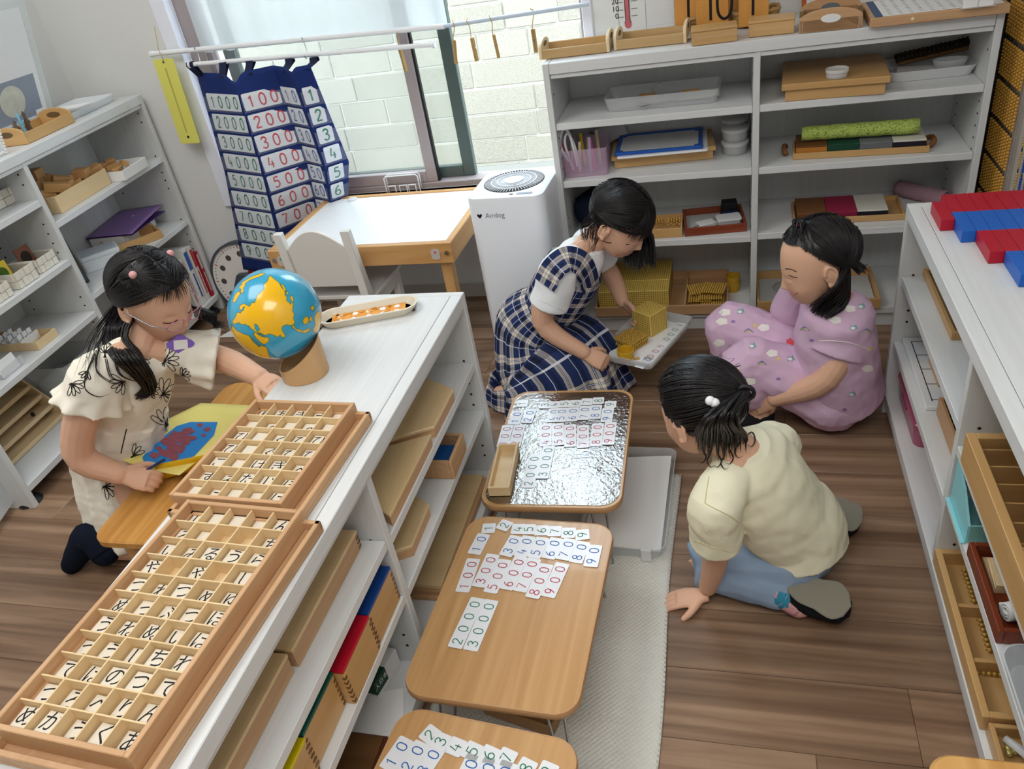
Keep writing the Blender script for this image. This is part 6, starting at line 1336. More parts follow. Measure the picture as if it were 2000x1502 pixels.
def scalp_strands(g, M, roots, tie, r=.0016, th=.075, rr=random, n=5, lift=.02):
    "combed strands from root directions (az, el) over the scalp to the tie direction"
    T = sdir(*tie)
    for az, el in roots:
        a = sdir(az, el); pts = []
        for i in range(7):
            t = i / 6; d = a.slerp(T, t) if a.angle(T) < 3.0 else (a * (1 - t) + T * t).normalized(); pts.append(M @ scalp(d, th + lift * math.sin(math.pi * t) * .4 + rr.uniform(-.006, .006)))
        q = spline(pts, 2); g.tube(q, [r * (1 - .35 * abs(2 * i / (len(q) - 1) - 1)) for i in range(len(q))], n, caps=False)
def person(label): return thing('person', label, 'person')
# ------------------------------------------------------------------ girl in the yellow shirt, sitting on the floor with her back to us
rr = random.Random(41)
g4 = person('child in a pale yellow shirt and blue leggings sitting on the floor, back turned')
LS, RS = P(1398, 985, .335), P(1512, 872, .315); NK = P(1452, 885, .385); HD = P(1368, 800, .475); PV = P(1548, 1042, .115)
EL = P(1398, 1085, .165); WR = P(1383, 1146, .045); HN = P(1347, 1168, .012)
MH = frame(HD, (-.72, .58, -.38), s=.96)
g = G(); head(g, MH); limb(g, [MH @ V(0, -.02, -.05), NK], [.036, .036])
trunk(g, [NK + (PV - NK) * .03, NK + (PV - NK) * .2, NK + (PV - NK) * .6, PV], [.04, .085, .09, .095], [.036, .055, .07, .08], (RS - LS).normalized())
limb(g, [NK, LS, EL, WR], [.03, .036, .026, .0195]); limb(g, [NK, RS, P(1470, 960, .14), P(1400, 985, .05)], [.03, .036, .026, .02])
hd = (HN - WR); hd.z = -.008; MHd = frame(WR + hd.normalized() * .012 + V(0, 0, -.022), hd, (0, 0, 1), .98); hand(g, MHd, -1, (6, 5, 6, 9), (52, 4), 1.5)
LK = P(1372, 1098, .055); LA_ = P(1540, 1160, .042); RK = V(-.03, 1.37, .055); RA = V(.165, 1.385, .045)
limb(g, [PV + V(-.01, -.05, -.03), LK, LA_], [.045, .032, .024]); limb(g, [PV + V(-.0, .05, -.03), RK, RA], [.045, .032, .024])
limb(g, [LA_, P(1590, 1174, .030), P(1635, 1188, .024)], [.02, .017, .012]); limb(g, [RA, V(.21, 1.39, .035), V(.25, 1.40, .022)], [.02, .016, .012])
bm4 = remesh(g, 'body', SKIN, .0024, 2); link('body', bm4, g4)
YSH = mat('#f1edd2', .85, .15, bump=.25, bscale=700); g = G()
sd = (RS - LS).normalized(); up_ = (NK - PV)
trunk(g, [NK + V(.002, 0, .018), NK + up_ * -.10, NK + up_ * -.35, NK + up_ * -.7, PV + V(.0, 0, .03), PV + V(.012, -.005, -.03)], [.052, .090, .100, .102, .104, .106], [.046, .068, .082, .09, .098, .098], sd, 28)
trunk(g, [NK * .6 + LS * .4, LS + V(0, 0, .004), LS * .66 + EL * .34, LS * .36 + EL * .64], [.042, .05, .051, .055], [.042, .05, .048, .05], V(0, 1, 0)); limb(g, [NK * .6 + RS * .4, RS, P(1490, 925, .22)], [.042, .052, .048])
def wr4(p):
    q = noise.noise(V(p.x * 9 + p.z * 14, p.y * 16, p.z * 9)) * .0045 + .0022 * noise.noise(p * 38); return q
ms = remesh(g, 'shirt', YSH, .0038, 6, .5, wr4); sh = link('shirt', ms, g4); T4 = bvh(ms)
for ln in (((1385, 930), (1378, 975), (1381, 985), (1420, 1005), (1442, 1020)), ((1340, 1052), (1370, 1060), (1388, 1068), (1425, 1077))): draw(T4, ln, .0009).build('seam', mat('#cfc99c', .9, .1), sh)
LEG = mat('#8fa4bd', .85, .15, bump=.2, bscale=800); g = G()
limb(g, [PV + V(-.01, -.05, -.03), LK, LK * .3 + LA_ * .7, LA_ + V(-.012, .004, .004)], [.064, .053, .045, .040]); limb(g, [PV + V(-.0, .05, -.03), RK, RA], [.064, .053, .04]); ell(g, Matrix.Translation(PV + V(0, 0, -.03)), (0, 0, 0), (.088, .105, .068))
link('leggings', remesh(g, 'leggings', LEG, .004, 4, .5, lambda p: .003 * noise.noise(p * 30)), g4)
SOL = mat('#8d8a7c', .85, .2, bump=.4, bscale=300); SHO = mat('#16171b', .8, .2)
def slipper(parent, heel, toe, upn, lab, s=1.0):
    f = (toe - heel).normalized(); M = frame(heel, f, upn); L_ = (toe - heel).length
    k = link('slipper', None, parent); o = [(-.5, 0), (-.46, .3), (-.36, .62), (-.2, .8), (0, .86), (.2, .8), (.36, .62), (.46, .3), (.5, 0)]
    prof = [(.024 * math.sin(a) * (1 + .28 * (1 - math.cos(b))), b) for a, b in ()]
    sole = [(.0 + (.024 + .011 * (t > .5) * math.sin((t - .5) * math.pi) + .004 * math.sin(t * 3)) * s_ * min(1, 2.3 * math.sqrt(max(0, t * (1 - t)))) * 1.22, t * L_) for s_, ts in ((1, [i / 14 for i in range(15)]), (-1, [1 - i / 14 for i in range(1, 14)])) for t in ts]
    G().prism(sole, -.006, .0, M, .002).build('sole', SOL, k, smooth=40)
    q = G(); trunk(q, [M @ V(0, .002, .020), M @ V(0, L_ * .2, .026), M @ V(0, L_ * .55, .022), M @ V(0, L_ * .85, .017), M @ V(0, L_ * 1.0, .010)], [.031, .034, .038, .036, .018], [.024, .032, .026, .020, .010], (M.to_3x3() @ V(1, 0, 0)), 18)
    G.build(q, 'upper', SHO, k, smooth=1); return k
slipper(g4, P(1534, 1138, .08), P(1662, 1186, .058), V(-.22, .30, -.93), 'near')
slipper(g4, P(1622, 983, .075), P(1682, 1022, .038), V(-.45, .25, -.85), 'far')
g = G(); a = P(1528, 1160, .05); b = P(1560, 1180, .03); limb(g, [a, b], [.029, .028]); sk = g.build('sock', mat('#d9a3a6', .9, .1), g4, smooth=1); g = G(); limb(g, [a + (b - a) * .02, a + (b - a) * .25], [.0295, .0295]); g.build('sock_stripe', mat('#3f8fae', .9, .1), sk, smooth=1)
# hair: combed to a pony tail high on the back of the head
hr = link('hair', None, g4); mask4 = lambda az, el: el > (-38 if abs(az) > 95 else (30 if abs(az) < 55 else 30 - (abs(az) - 55) * 1.6))
hair_cap(MH, mask4, .06, .02, seed=4).build('hair_cap', HAIR, hr, smooth=1)
TIE = (168, 4); g = G(); roots = [(rr.uniform(-180, 180), rr.uniform(-30, 80)) for _ in range(900)]; roots = [q for q in roots if mask4(*q)]
scalp_strands(g, MH, roots, TIE, .0012, .085, rr, 4, .05); g.build('combed_strands', HAIR, hr, smooth=1, kind='stuff')
F4 = bvh(bm4); tp = MH @ scalp(sdir(*TIE), .14); g = G()
def on4(x, y, o):
    a_ = cast(F4, x, y, o); b_ = cast(T4, x, y, o)
    return min([q for q in (a_, b_) if q is not None] or [P(x, y, .4)], key=lambda q: (q - CAM_POS).length)
for i in range(110):
    sx = rr.uniform(-1, 1); dp = rr.uniform(.004, .03); x2 = 1408 + 50 * sx; y2 = 890 + rr.uniform(-24, 14) - 16 * abs(sx)
    lock(g, [tp + V(rr.uniform(-.008, .008), rr.uniform(-.008, .008), rr.uniform(-.008, .008)), on4(1408 + 30 * sx, 815 + rr.uniform(-6, 6), .026 + dp), on4(1408 + 50 * sx, 850, .018 + dp), on4(x2, y2, .006 + dp * .6)], .0032, 5, wob=.003, rr=rr)
for cx, cy, s in ((1372, 900, 1), (1388, 908, -1), (1425, 902, 1), (1442, 890, -1), (1402, 908, 1), (1415, 912, -1), (1468, 868, 1), (1380, 885, 1)):
    lock(g, [on4(1408 + (cx - 1408) * .7, 860, .02), on4(cx, cy - 24, .012), on4(cx + 7 * s, cy - 8, .01), on4(cx, cy + 4, .007), on4(cx - 9 * s, cy, .006)], .0017, 5, rr=rr)
for i in range(60):
    a = rr.uniform(-150, 150); d = sdir(a, rr.uniform(10, 70)); p = MH @ scalp(d, .08); o = (p - HD).normalized(); lock(g, [p, p + o * .007 + V(rr.uniform(-.008, .008), rr.uniform(-.008, .008), 0), p + o * .008 + V(rr.uniform(-.02, .02), rr.uniform(-.014, .014), rr.uniform(-.01, .006))], .0005, 4, rr=rr)
g.build('pony_tail', HAIR, hr, smooth=1, kind='stuff')
G().tube([tp + V(.014 * math.cos(q), -.004, .014 * math.sin(q)) for q in [i * math.pi / 6 for i in range(12)]], .004, 6, True).build('hair_tie', BLACKP, g4, smooth=1)
for q in ((1396, 787), (1387, 783)): G().ico(on4(q[0], q[1], .022), .0085, None, 14, 10).build('hair_bead', PLASTW, g4, smooth=1)
# ------------------------------------------------------------------ girl in pink, knees drawn up
rr = random.Random(31); g3 = person('child in pink patterned pyjamas sitting with knees drawn up by the right shelf')
PV = V(.262, 1.815, .095); NK = P(1632, 585, .40); LS, RS = P(1662, 622, .355), V(.195, 1.90, .37); HD = P(1594, 512, .505)
MH = frame(HD, (-.90, -.17, -.36), s=1.0)
EL = P(1616, 738, .215); WR = P(1515, 777, .125); HN = P(1472, 793, .085); LK = P(1462, 708, .205); RK = P(1425, 630, .235); LA_ = V(.075, 1.775, .055); RA = P(1438, 742, .05)
g = G(); head(g, MH); limb(g, [MH @ V(0, -.02, -.05), NK], [.037, .038])
trunk(g, [NK + (PV - NK) * .03, NK + (PV - NK) * .2, NK + (PV - NK) * .6, PV], [.045, .085, .08, .08], [.04, .052, .065, .07], (RS - LS).normalized())
limb(g, [NK, LS, EL, WR], [.03, .038, .031, .023]); limb(g, [NK, RS, V(.13, 1.955, .22), V(.03, 1.93, .16)], [.03, .036, .028, .022])
MHd = frame(WR + (HN - WR).normalized() * .008, HN - WR + V(-.01, 0, -.01), (.2, -.75, .5), 1.0); hand(g, MHd, -1, (28, 28, 28, 30), (35, 40))
limb(g, [V(.25, 1.785, .095), LK, LA_], [.055, .045, .032]); limb(g, [V(.25, 1.87, .095), RK, RA], [.055, .045, .031]); limb(g, [LA_, V(.06, 1.765, .03), V(-.01, 1.768, .025)], [.03, .028, .02]); limb(g, [RA, RA + V(-.02, 0, -.02), RA + V(-.08, 0, -.025)], [.03, .028, .02])
bm3 = remesh(g, 'body', SKIN, .0024, 2); link('body', bm3, g3); F3 = bvh(bm3)
PJ = mat('#d6b6d0', .85, .15, bump=.2, bscale=700, var=.04, vscale=20); g = G(); sd = (RS - LS).normalized()
trunk(g, [NK + V(.004, 0, .0), NK + (PV - NK) * .12, NK + (PV - NK) * .4, NK + (PV - NK) * .75, PV + V(.01, .005, -.01)], [.056, .094, .104, .112, .114], [.052, .076, .092, .106, .114], sd, 28)
SLV = LS * .4 + EL * .6; trunk(g, [NK * .6 + LS * .4, LS + V(.004, 0, .006), LS * .7 + EL * .3, SLV], [.044, .054, .06, .068], [.044, .052, .052, .052], V(1, 0, 0))
limb(g, [NK * .6 + RS * .4, RS, V(.155, 1.94, .27)], [.044, .054, .056])
wr3 = lambda p: .0045 * noise.noise(V(p.x * 13 + p.z * 9, p.y * 15, p.z * 16)) + .0015 * noise.noise(p * 45)
mt = remesh(g, 'pyjama_top', PJ, .0038, 5, .5, wr3); pt_ = link('pyjama_top', mt, g3); T3 = bvh(mt)
g = G(); limb(g, [V(.25, 1.78, .095), V(.15, 1.785, .155), LK + V(.0, .0, .004), LK * .6 + LA_ * .4 + V(-.012, -.002, 0), LA_ + V(-.02, .004, .055)], [.088, .078, .064, .062, .052]); limb(g, [V(.25, 1.88, .095), V(.13, 1.90, .17), RK, RK * .55 + RA * .45], [.088, .08, .062, .06]); ell(g, Matrix.Translation((.255, 1.825, .07)), (0, 0, 0), (.095, .11, .068))
mp_ = remesh(g, 'pyjama_trousers', PJ, .0042, 5, .5, lambda p: .006 * noise.noise(V(p.x * 16, p.y * 12, p.z * 20)) + .002 * noise.noise(p * 40)); tr_ = link('pyjama_trousers', mp_, g3); L3 = bvh(mp_)
CLD = mat('#f0ece6', .85, .1); YLW = mat('#e6d27a', .85, .1); TEA = mat('#7fa8b0', .85, .1); VIO = mat('#9a7fb8', .85, .1)
def cloud(s): return [(s * (1 + .22 * abs(math.sin(2.5 * a))) * math.cos(a), .62 * s * (1 + .22 * abs(math.sin(2.5 * a))) * math.sin(a)) for a in [2 * math.pi * i / 20 for i in range(20)]]
for tree, par, spots in ((T3, pt_, [(1660, 603, 'c'), (1632, 625, 'c'), (1683, 598, 't'), (1668, 640, 't'), (1572, 641, 'r'), (1645, 600, 'y'), (1692, 645, 'r'), (1695, 720, 'c'), (1665, 770, 't'), (1620, 805, 'c'), (1700, 680, 'y'), (1585, 665, 'v'), (1650, 800, 'v')]), (L3, tr_, [(1416, 610, 'c'), (1447, 608, 't'), (1432, 628, 'v'), (1475, 635, 'y'), (1492, 640, 'c'), (1462, 645, 'r'), (1510, 622, 'c'), (1470, 675, 't'), (1508, 690, 'c'), (1520, 700, 'y'), (1488, 708, 'r'), (1410, 628, 'c'), (1440, 722, 'y'), (1465, 745, 'c'), (1520, 740, 'v'), (1545, 700, 't'), (1540, 665, 'v'), (1455, 770, 'y'), (1405, 670, 'c')])):
    for x, y, kd in spots:
        if kd == 'c': patch(tree, x, y, cloud(10)).build('printed_cloud', CLD, par)
        elif kd == 'y': patch(tree, x, y, [(0, -5), (2, -1), (6, 0), (2, 2), (3, 6), (0, 3), (-3, 6), (-2, 2), (-6, 0), (-2, -1)]).build('printed_star', YLW, par)
        elif kd == 't': patch(tree, x, y, [(-8, 2), (-5, -5), (-1, -3), (3, -7), (6, -2), (8, 3), (4, 2), (2, 6), (-1, 3), (-5, 6)]).build('printed_unicorn', TEA, par); patch(tree, x - 2, y + 1, cloud(4), .0012).build('printed_unicorn', CLD, par)
        elif kd == 'v': patch(tree, x, y, cloud(4)).build('printed_dot', VIO, par)
        else:
            for j, m_ in enumerate((VIO, TEA, YLW)): draw(tree, [(x - 9 + j, y + 3), (x, y - 3 + 2.2 * j), (x + 9 - j, y + 4)], .0012).build('printed_rainbow', m_, par)
G().prism(cloud(.013), 0, .003, frame(cast(L3, 1543, 672) or LK, (1, 0, 0), (0, -.7, .7))).build('name_badge', mat('#d84a52', .5, .3), g3)
draw(T3, [(1600, 666), (1630, 666), (1665, 671), (1698, 684)], .0011).build('sleeve_piping', CLD, pt_)
slipper(g3, V(.105, 1.772, .008), V(-.02, 1.768, .008), V(0, 0, 1), 'near')
# face
for ln, r_, m_ in (((((1541, 537), (1549, 541), (1557, 542)), .0011, LASH)), (((1523, 527), (1526, 530)), .0009, LASH), (((1534, 525), (1545, 526), (1556, 531)), .0011, BROW), (((1545, 572), (1551, 575), (1558, 571)), .0016, LIP)): draw(F3, ln, r_, off=.0004).build('face_line', m_, g3)
hr = link('hair', None, g3); mask3 = lambda az, el: el > (-30 if abs(az) > 115 else (46 if abs(az) < 50 else (46 - (abs(az) - 50) * .9 if abs(az) < 78 else 20 - (abs(az) - 78) * 1.2)))
hair_cap(MH, mask3, .055, .016, seed=3).build('hair_cap', HAIR, hr, smooth=1)
g = G(); roots = [(rr.uniform(-180, 180), rr.uniform(-25, 85)) for _ in range(1100)]; roots = [q for q in roots if mask3(*q)]
scalp_strands(g, MH, [q for q in roots if q[1] > 40 and abs(q[0]) < 75], (-10, 76), .0012, .08, rr, 4, .03); scalp_strands(g, MH, [q for q in roots if not (q[1] > 40 and abs(q[0]) < 75) and q[0] < 0], (-112, -22), .0012, .085, rr, 4, .04); scalp_strands(g, MH, [q for q in roots if q[0] >= 0], (118, -24), .0012, .085, rr, 4, .04); g.build('combed_strands', HAIR, hr, smooth=1, kind='stuff')
g = G(); t0 = MH @ scalp(sdir(-112, -24), .1)
def on3(x, y, o):
    a_ = cast(F3, x, y, o); b_ = cast(T3, x, y, o); return min([q for q in (a_, b_) if q is not None] or [P(x, y, .4)], key=lambda q: (q - CAM_POS).length)
for i in range(110):
    sx = rr.uniform(-1, 1); d = rr.uniform(.003, .026); lock(g, [t0 + V(rr.uniform(-.01, .01), 0, rr.uniform(-.01, .01)), on3(1645 + 15 * sx, 565 + 8 * sx, .008 + d), on3(1628 + 22 * sx, 588 + 12 * sx, .006 + d), on3(1602 + 22 * sx, 612 + 10 * sx + rr.uniform(-10, 8), .005 + d * .8)], .0030, 5, wob=.0015, rr=rr, end=.5)
t1 = MH @ scalp(sdir(118, -24), .1)
for i in range(40): lock(g, [t1, P(1675, 520 + rr.uniform(-10, 10), .45), P(1690 + rr.uniform(-10, 10), 540 + rr.uniform(-8, 8), .42) + V(0, .04, 0)], .0034, 5, wob=.003, rr=rr)
tt = MH @ scalp(sdir(-10, 76), .1)
for i in range(24): a = rr.uniform(0, 6.28); lock(g, [tt, tt + V(.012 * math.cos(a), .012 * math.sin(a), .012), MH @ scalp(sdir(rr.uniform(-60, -20), rr.uniform(50, 62)), .1)], .003, 5, rr=rr)
g.build('pigtails', HAIR, hr, smooth=1, kind='stuff')
G().ico(tt + V(0, 0, .004), (.008, .008, .006), None, 10, 7).build('hair_tie', mat('#d8437a', .5, .3), g3, smooth=1)
# ------------------------------------------------------------------ girl in the plaid dress, kneeling and carrying a tray
rr = random.Random(21); g2 = person('child in a navy plaid dress and white blouse kneeling with a bead tray')
PV = V(-.585, 1.965, .17); NK = V(-.378, 1.955, .475); RS, LS = P(1093, 532, .45), V(-.395, 2.075, .425); HD = P(1212, 432, .53)
MH = frame(HD, (.72, -.24, -.66), s=1.0)
EL = P(1060, 628, .305); WR = P(1140, 688, .20); HN = P(1180, 706, .17); LE = V(-.345, 2.115, .30); LW = P(1215, 588, .225)
g = G(); head(g, MH); limb(g, [MH @ V(0, -.02, -.05), NK], [.036, .037])
trunk(g, [NK + (PV - NK) * .03, NK + (PV - NK) * .2, NK + (PV - NK) * .6, PV], [.045, .085, .085, .095], [.04, .055, .065, .08], (RS - LS).normalized())
limb(g, [NK, RS, EL, WR], [.03, .037, .03, .022]); limb(g, [NK, LS, LE, LW], [.03, .036, .028, .021])
MHd = frame(WR + (HN - WR).normalized() * .006, HN - WR + V(.0, .0, -.004), (.1, -.6, .75), 1.0); hand(g, MHd, -1, (42, 44, 44, 46), (40, 30))
MHl = frame(LW, V(.6, -.25, -.5), (.2, .8, .5), .95); hand(g, MHl, 1, (30, 30, 32, 34), (40, 20))
limb(g, [V(-.575, 1.92, .13), V(-.38, 1.92, .045), V(-.60, 1.91, .035)], [.05, .036, .026]); limb(g, [V(-.575, 2.03, .13), V(-.38, 2.05, .045), V(-.60, 2.04, .035)], [.05, .036, .026]); limb(g, [V(-.60, 1.89, .04), V(-.69, 1.90, .025)], [.03, .022]); limb(g, [V(-.60, 2.04, .04), V(-.70, 2.03, .025)], [.03, .022])
bm2 = remesh(g, 'body', SKIN, .0024, 2); link('body', bm2, g2); F2 = bvh(bm2)
BLO = mat('#f3f6f8', .8, .2, bump=.2, bscale=700); g = G(); sd = (RS - LS).normalized()
trunk(g, [NK + V(.002, 0, .008), NK + (PV - NK) * .1, NK + (PV - NK) * .3, NK + (PV - NK) * .5], [.05, .088, .098, .096], [.044, .066, .08, .08], sd, 24)
SE = RS * .34 + EL * .66; trunk(g, [NK * .55 + RS * .45, RS + V(-.002, 0, .006), RS * .7 + EL * .3, SE], [.044, .052, .054, .056], [.044, .052, .05, .046], V(1, 0, 0)); SL_ = LS * .4 + LE * .6; trunk(g, [NK * .55 + LS * .45, LS, SL_], [.042, .05, .05], [.042, .05, .046], V(1, 0, 0))
bl = link('blouse', remesh(g, 'blouse', BLO, .0036, 5, .5, lambda p: .003 * noise.noise(p * 26)), g2); T2 = bvh(bl.data); draw(T2, [(1052, 585), (1080, 597), (1108, 612)], .0009).build('sleeve_hem', mat('#cfd6de', .8, .2), bl)
PLAID = bpy.data.materials.new('plaid_cloth'); PLAID.use_nodes = True
def plaid():
    nt = PLAID.node_tree; L = nt.links.new; B = nt.nodes['Principled BSDF']; B.inputs['Roughness'].default_value = .9; B.inputs['Specular IOR Level'].default_value = .15
    uvn = nt.nodes.new('ShaderNodeUVMap'); sp = nt.nodes.new('ShaderNodeSeparateXYZ'); L(uvn.outputs[0], sp.inputs[0])
    def mth(op, a, b=None):
        n = nt.nodes.new('ShaderNodeMath'); n.operation = op
        for i, x in enumerate((a, b)):
            if x is None: continue
            if isinstance(x, (int, float)): n.inputs[i].default_value = x
            else: L(x, n.inputs[i])
        return n.outputs[0]
    def band(c, lo, hi): return mth('MULTIPLY', mth('GREATER_THAN', c, lo), mth('LESS_THAN', c, hi))
    fx = mth('FRACT', sp.outputs[0]); fy = mth('FRACT', sp.outputs[1])
    def tan(c): return mth('ADD', band(c, .30, .40), band(c, .46, .56))
    def thin(c): return mth('ADD', band(c, .42, .44), band(c, .90, .925))
    tn = mth('MINIMUM', mth('ADD', mth('MULTIPLY', tan(fx), .5), mth('MULTIPLY', tan(fy), .5)), 1.0); th = mth('MINIMUM', mth('ADD', mth('MULTIPLY', thin(fx), .8), mth('MULTIPLY', thin(fy), .8)), 1.0)
    m1 = nt.nodes.new('ShaderNodeMix'); m1.data_type = 'RGBA'; m1.inputs[6].default_value = lin('#26345f'); m1.inputs[7].default_value = lin('#e8ddcb'); L(tn, m1.inputs[0])
    dk = nt.nodes.new('ShaderNodeMix'); dk.data_type = 'RGBA'; dk.inputs[7].default_value = lin('#15161c'); L(mth('MULTIPLY', mth('ADD', band(fx, .68, .82), band(fy, .68, .82)), .45), dk.inputs[0]); L(m1.outputs[2], dk.inputs[6])
    m2 = nt.nodes.new('ShaderNodeMix'); m2.data_type = 'RGBA'; m2.inputs[7].default_value = lin('#dfe3ea'); L(th, m2.inputs[0]); L(dk.outputs[2], m2.inputs[6]); L(m2.outputs[2], B.inputs['Base Color'])
plaid()
def cloth(g, pts, rx, ry, side, nu, k, fold, su, sv, arc=(0, 1)):
    "open garment panel with its own weave coordinates; su, sv = pattern repeats round and along"
    p, a = resample(pts, rx, k); _, b = resample(pts, ry, k); m = len(p); rows = []; ln = [0.0]
    for i in range(m):
        d = (p[min(i + 1, m - 1)] - p[max(i - 1, 0)]).normalized(); s = (side - d * side.dot(d)).normalized(); rows.append((p[i], s, d.cross(s), a[i], b[i]))
        if i: ln.append(ln[-1] + (p[i] - p[i - 1]).length)
    o = len(g.v); fo = len(g.f)
    for j in range(m):
        for i in range(nu + 1):
            u = arc[0] + (arc[1] - arc[0]) * i / nu; th = 2 * math.pi * u; q = fold(u, j / (m - 1)); c, s, w_, ra, rb = rows[j]; v = c + s * (ra * (1 + q) * math.cos(th)) + w_ * (rb * (1 + q) * math.sin(th)); v.z = max(v.z, .004); g.v.append(tuple(v))
    for j in range(m - 1):
        for i in range(nu):
            q = o + j * (nu + 1) + i; g.f.append((q, q + 1, q + nu + 2, q + nu + 1)); g.mi.append(0)
            g.uv[len(g.f) - 1] = [((i + di) / nu * su, ln[j + dj] / sv) for di, dj in ((0, 0), (1, 0), (1, 1), (0, 1))]
    return g
dr = link('dress', None, g2); WST = PV + (NK - PV) * .40
sk_f = lambda u, v: (.055 * math.sin(2 * math.pi * u * 9 + 1.5 * math.sin(v * 3)) + .03 * math.sin(2 * math.pi * u * 17 + 2)) * (.15 + v) + .03 * noise.noise(V(u * 6, v * 4, 2))
c1 = V(-.525, 1.945, .10); c2 = V(-.518, 1.942, .012)
o = cloth(G(), [WST, PV + V(.015, 0, .05), PV + V(.03, -.002, -.03), c1, c2], [.088, .105, .135, .165, .185], [.082, .112, .155, .20, .225], V(0, 1, 0), 150, 7, sk_f, 15, .058).build('skirt', PLAID, dr, smooth=1)
bd_f = lambda u, v: .012 * math.sin(2 * math.pi * u * 11) * (1 - v) + .01 * noise.noise(V(u * 8, v * 5, 7))
cloth(G(), [WST, PV + (NK - PV) * .55, PV + (NK - PV) * .7, PV + (NK - PV) * .80], [.092, .098, .101, .100], [.086, .088, .088, .084], sd, 90, 5, bd_f, 9, .058).build('bodice', PLAID, dr, smooth=1)
# shoulder straps with frilled edge
def strapp(path, wid, off, frill=False):
    g = G(); pts = spline(path, 6); m = len(pts); nu = 8
    for j, p in enumerate(pts):
        d = (pts[min(j + 1, m - 1)] - pts[max(j - 1, 0)]).normalized(); nn = (p - (NK + (PV - NK) * .25)).normalized(); s = d.cross(nn).normalized()
        for i in range(nu + 1): q = (i / nu - .5) * wid + off; g.v.append(tuple(p + s * q + nn * (.003 + (.005 * math.sin(j * 1.9) * (i / nu) if frill else 0))))
    for j in range(m - 1):
        for i in range(nu):
            q = j * (nu + 1) + i; g.f.append((q, q + nu + 1, q + nu + 2, q + 1)); g.mi.append(0); g.uv[len(g.f) - 1] = [((i + a) / nu * .8, (j + b) * .12) for a, b in ((0, 0), (0, 1), (1, 1), (1, 0))]
    return g
t2c = lambda x, y, o=.004: cast(T2, x, y, o)
nrm = lambda l: [p for p in l if p is not None]
pa = nrm([t2c(1058, 552, .006), t2c(1075, 520, .008), t2c(1105, 498, .010), t2c(1135, 505, .010), t2c(1152, 530, .008), t2c(1160, 565, .006)])
if len(pa) > 3: strapp(pa, .045, 0).build('shoulder_strap', PLAID, dr, smooth=1); strapp(pa, .03, .03, True).build('frill', PLAID, dr, smooth=1)
# face and hair
for ln, r_, m_ in ((((1178, 470), (1186, 474), (1194, 474)), .0011, LASH), (((1193, 497), (1200, 500), (1208, 497)), .0016, LIP), (((1222, 478), (1229, 477)), .0010, LASH)): draw(F2, ln, r_, off=.0004).build('face_line', m_, g2)
hr = link('hair', None, g2); mask2 = lambda az, el: el > (-32 if abs(az) > 100 else (14 if abs(az) < 48 else 14 - (abs(az) - 48) * .55))
hair_cap(MH, mask2, .06, .016, seed=2).build('hair_cap', HAIR, hr, smooth=1)
g = G(); roots = [(rr.uniform(-180, 180), rr.uniform(5, 88)) for _ in range(1100)]
scalp_strands(g, MH, [(max(2, abs(a)), e) for a, e in roots[:480]], (128, -6), .0013, .09, rr, 4, .05); scalp_strands(g, MH, [(-max(2, abs(a)), e) for a, e in roots[480:960]], (-88, -12), .0013, .085, rr, 4, .04)
for i in range(150):
    az = rr.uniform(-46, 46); pts = [MH @ scalp(sdir(az * .35, 62), .09), MH @ scalp(sdir(az * .75, 36), .10), MH @ scalp(sdir(az, 14), .10), MH @ (scalp(sdir(az + rr.uniform(-4, 4), -2 + rr.uniform(-9, 4)), .13))]; lock(g, pts, .0013, 4, rr=rr)
g.build('combed_strands', HAIR, hr, smooth=1, kind='stuff')
g = G(); t0 = MH @ scalp(sdir(92, 6), .08); t1 = MH @ scalp(sdir(-112, -6), .10)
for i in range(280):
    sx = rr.uniform(-1, 1); sy = rr.uniform(-1, 1); a_ = MH @ scalp(sdir(-70 + 40 * sx, 24 + 18 * sy), .09); m_ = MH @ V(-.086 + .010 * sy, .010 + .045 * sx, -.015); e_ = P(1250 + 32 * sx, 516 + rr.uniform(-12, 12) - 6 * abs(sx), .405) + V(0, .02 * sy, 0); lock(g, [a_, m_, e_ * .45 + m_ * .55 + V(.008, 0, .01), e_], .0034, 5, wob=.002, rr=rr, end=.5)
for i in range(70): lock(g, [MH @ scalp(sdir(100 + rr.uniform(-15, 40), rr.uniform(-15, 20)), .09), MH @ V(.066, -.04 + rr.uniform(-.03, .03), -.05), NK + V(.01 + rr.uniform(-.02, .02), -.045, -.01 + rr.uniform(-.02, .02))], .0006, 4, wob=.003, rr=rr)
g.build('side_hair', HAIR, hr, smooth=1, kind='stuff')
# ---- the bead tray in her hands
a, b, c, d = (P(1166, 690, .16), P(1272, 727, .150), P(1356, 622, .15), P(1252, 612, .16)); ctr = (a + b + c + d) / 4; ex = ((c - b) + (d - a)).normalized(); ey = Vector((-ex.y, ex.x, 0)).normalized(); an = math.atan2(ex.y, ex.x); wd = ((c - b).length + (d - a).length) / 2; dp = ((a - b).length + (d - c).length) / 2
tz = .145; t = thing('bead_tray', 'clear plastic tray of golden beads and cards held by the plaid dress girl', 'tray', (ctr.x, ctr.y, tz), (0, 0, an)); rtray(G(), wd, dp, .024, .0025, .016, .005).build('tray', clear('#e3e8ea', .42, .15), t, smooth=40); G().box(-wd / 2 + .02, wd / 2 - .02, -dp / 2 + .008, dp / 2 - .012, .003, .0042).build('paper_sheet', PAPER, t); TB = t.matrix_basis.copy(); zt = tz + .0044
lc = lambda x, y, z=zt: TB.inverted() @ P(x, y, z)
q = lc(1275, 657); k = cube_thing('yellow bead cube standing on the clear tray held by the girl', TB @ Matrix.Translation((q.x - .01, q.y, .0045)) @ Matrix.Rotation(R_(-16), 4, 'Z') @ Matrix.Scale(.95, 4)); k.scale = (.95, .95, .95)
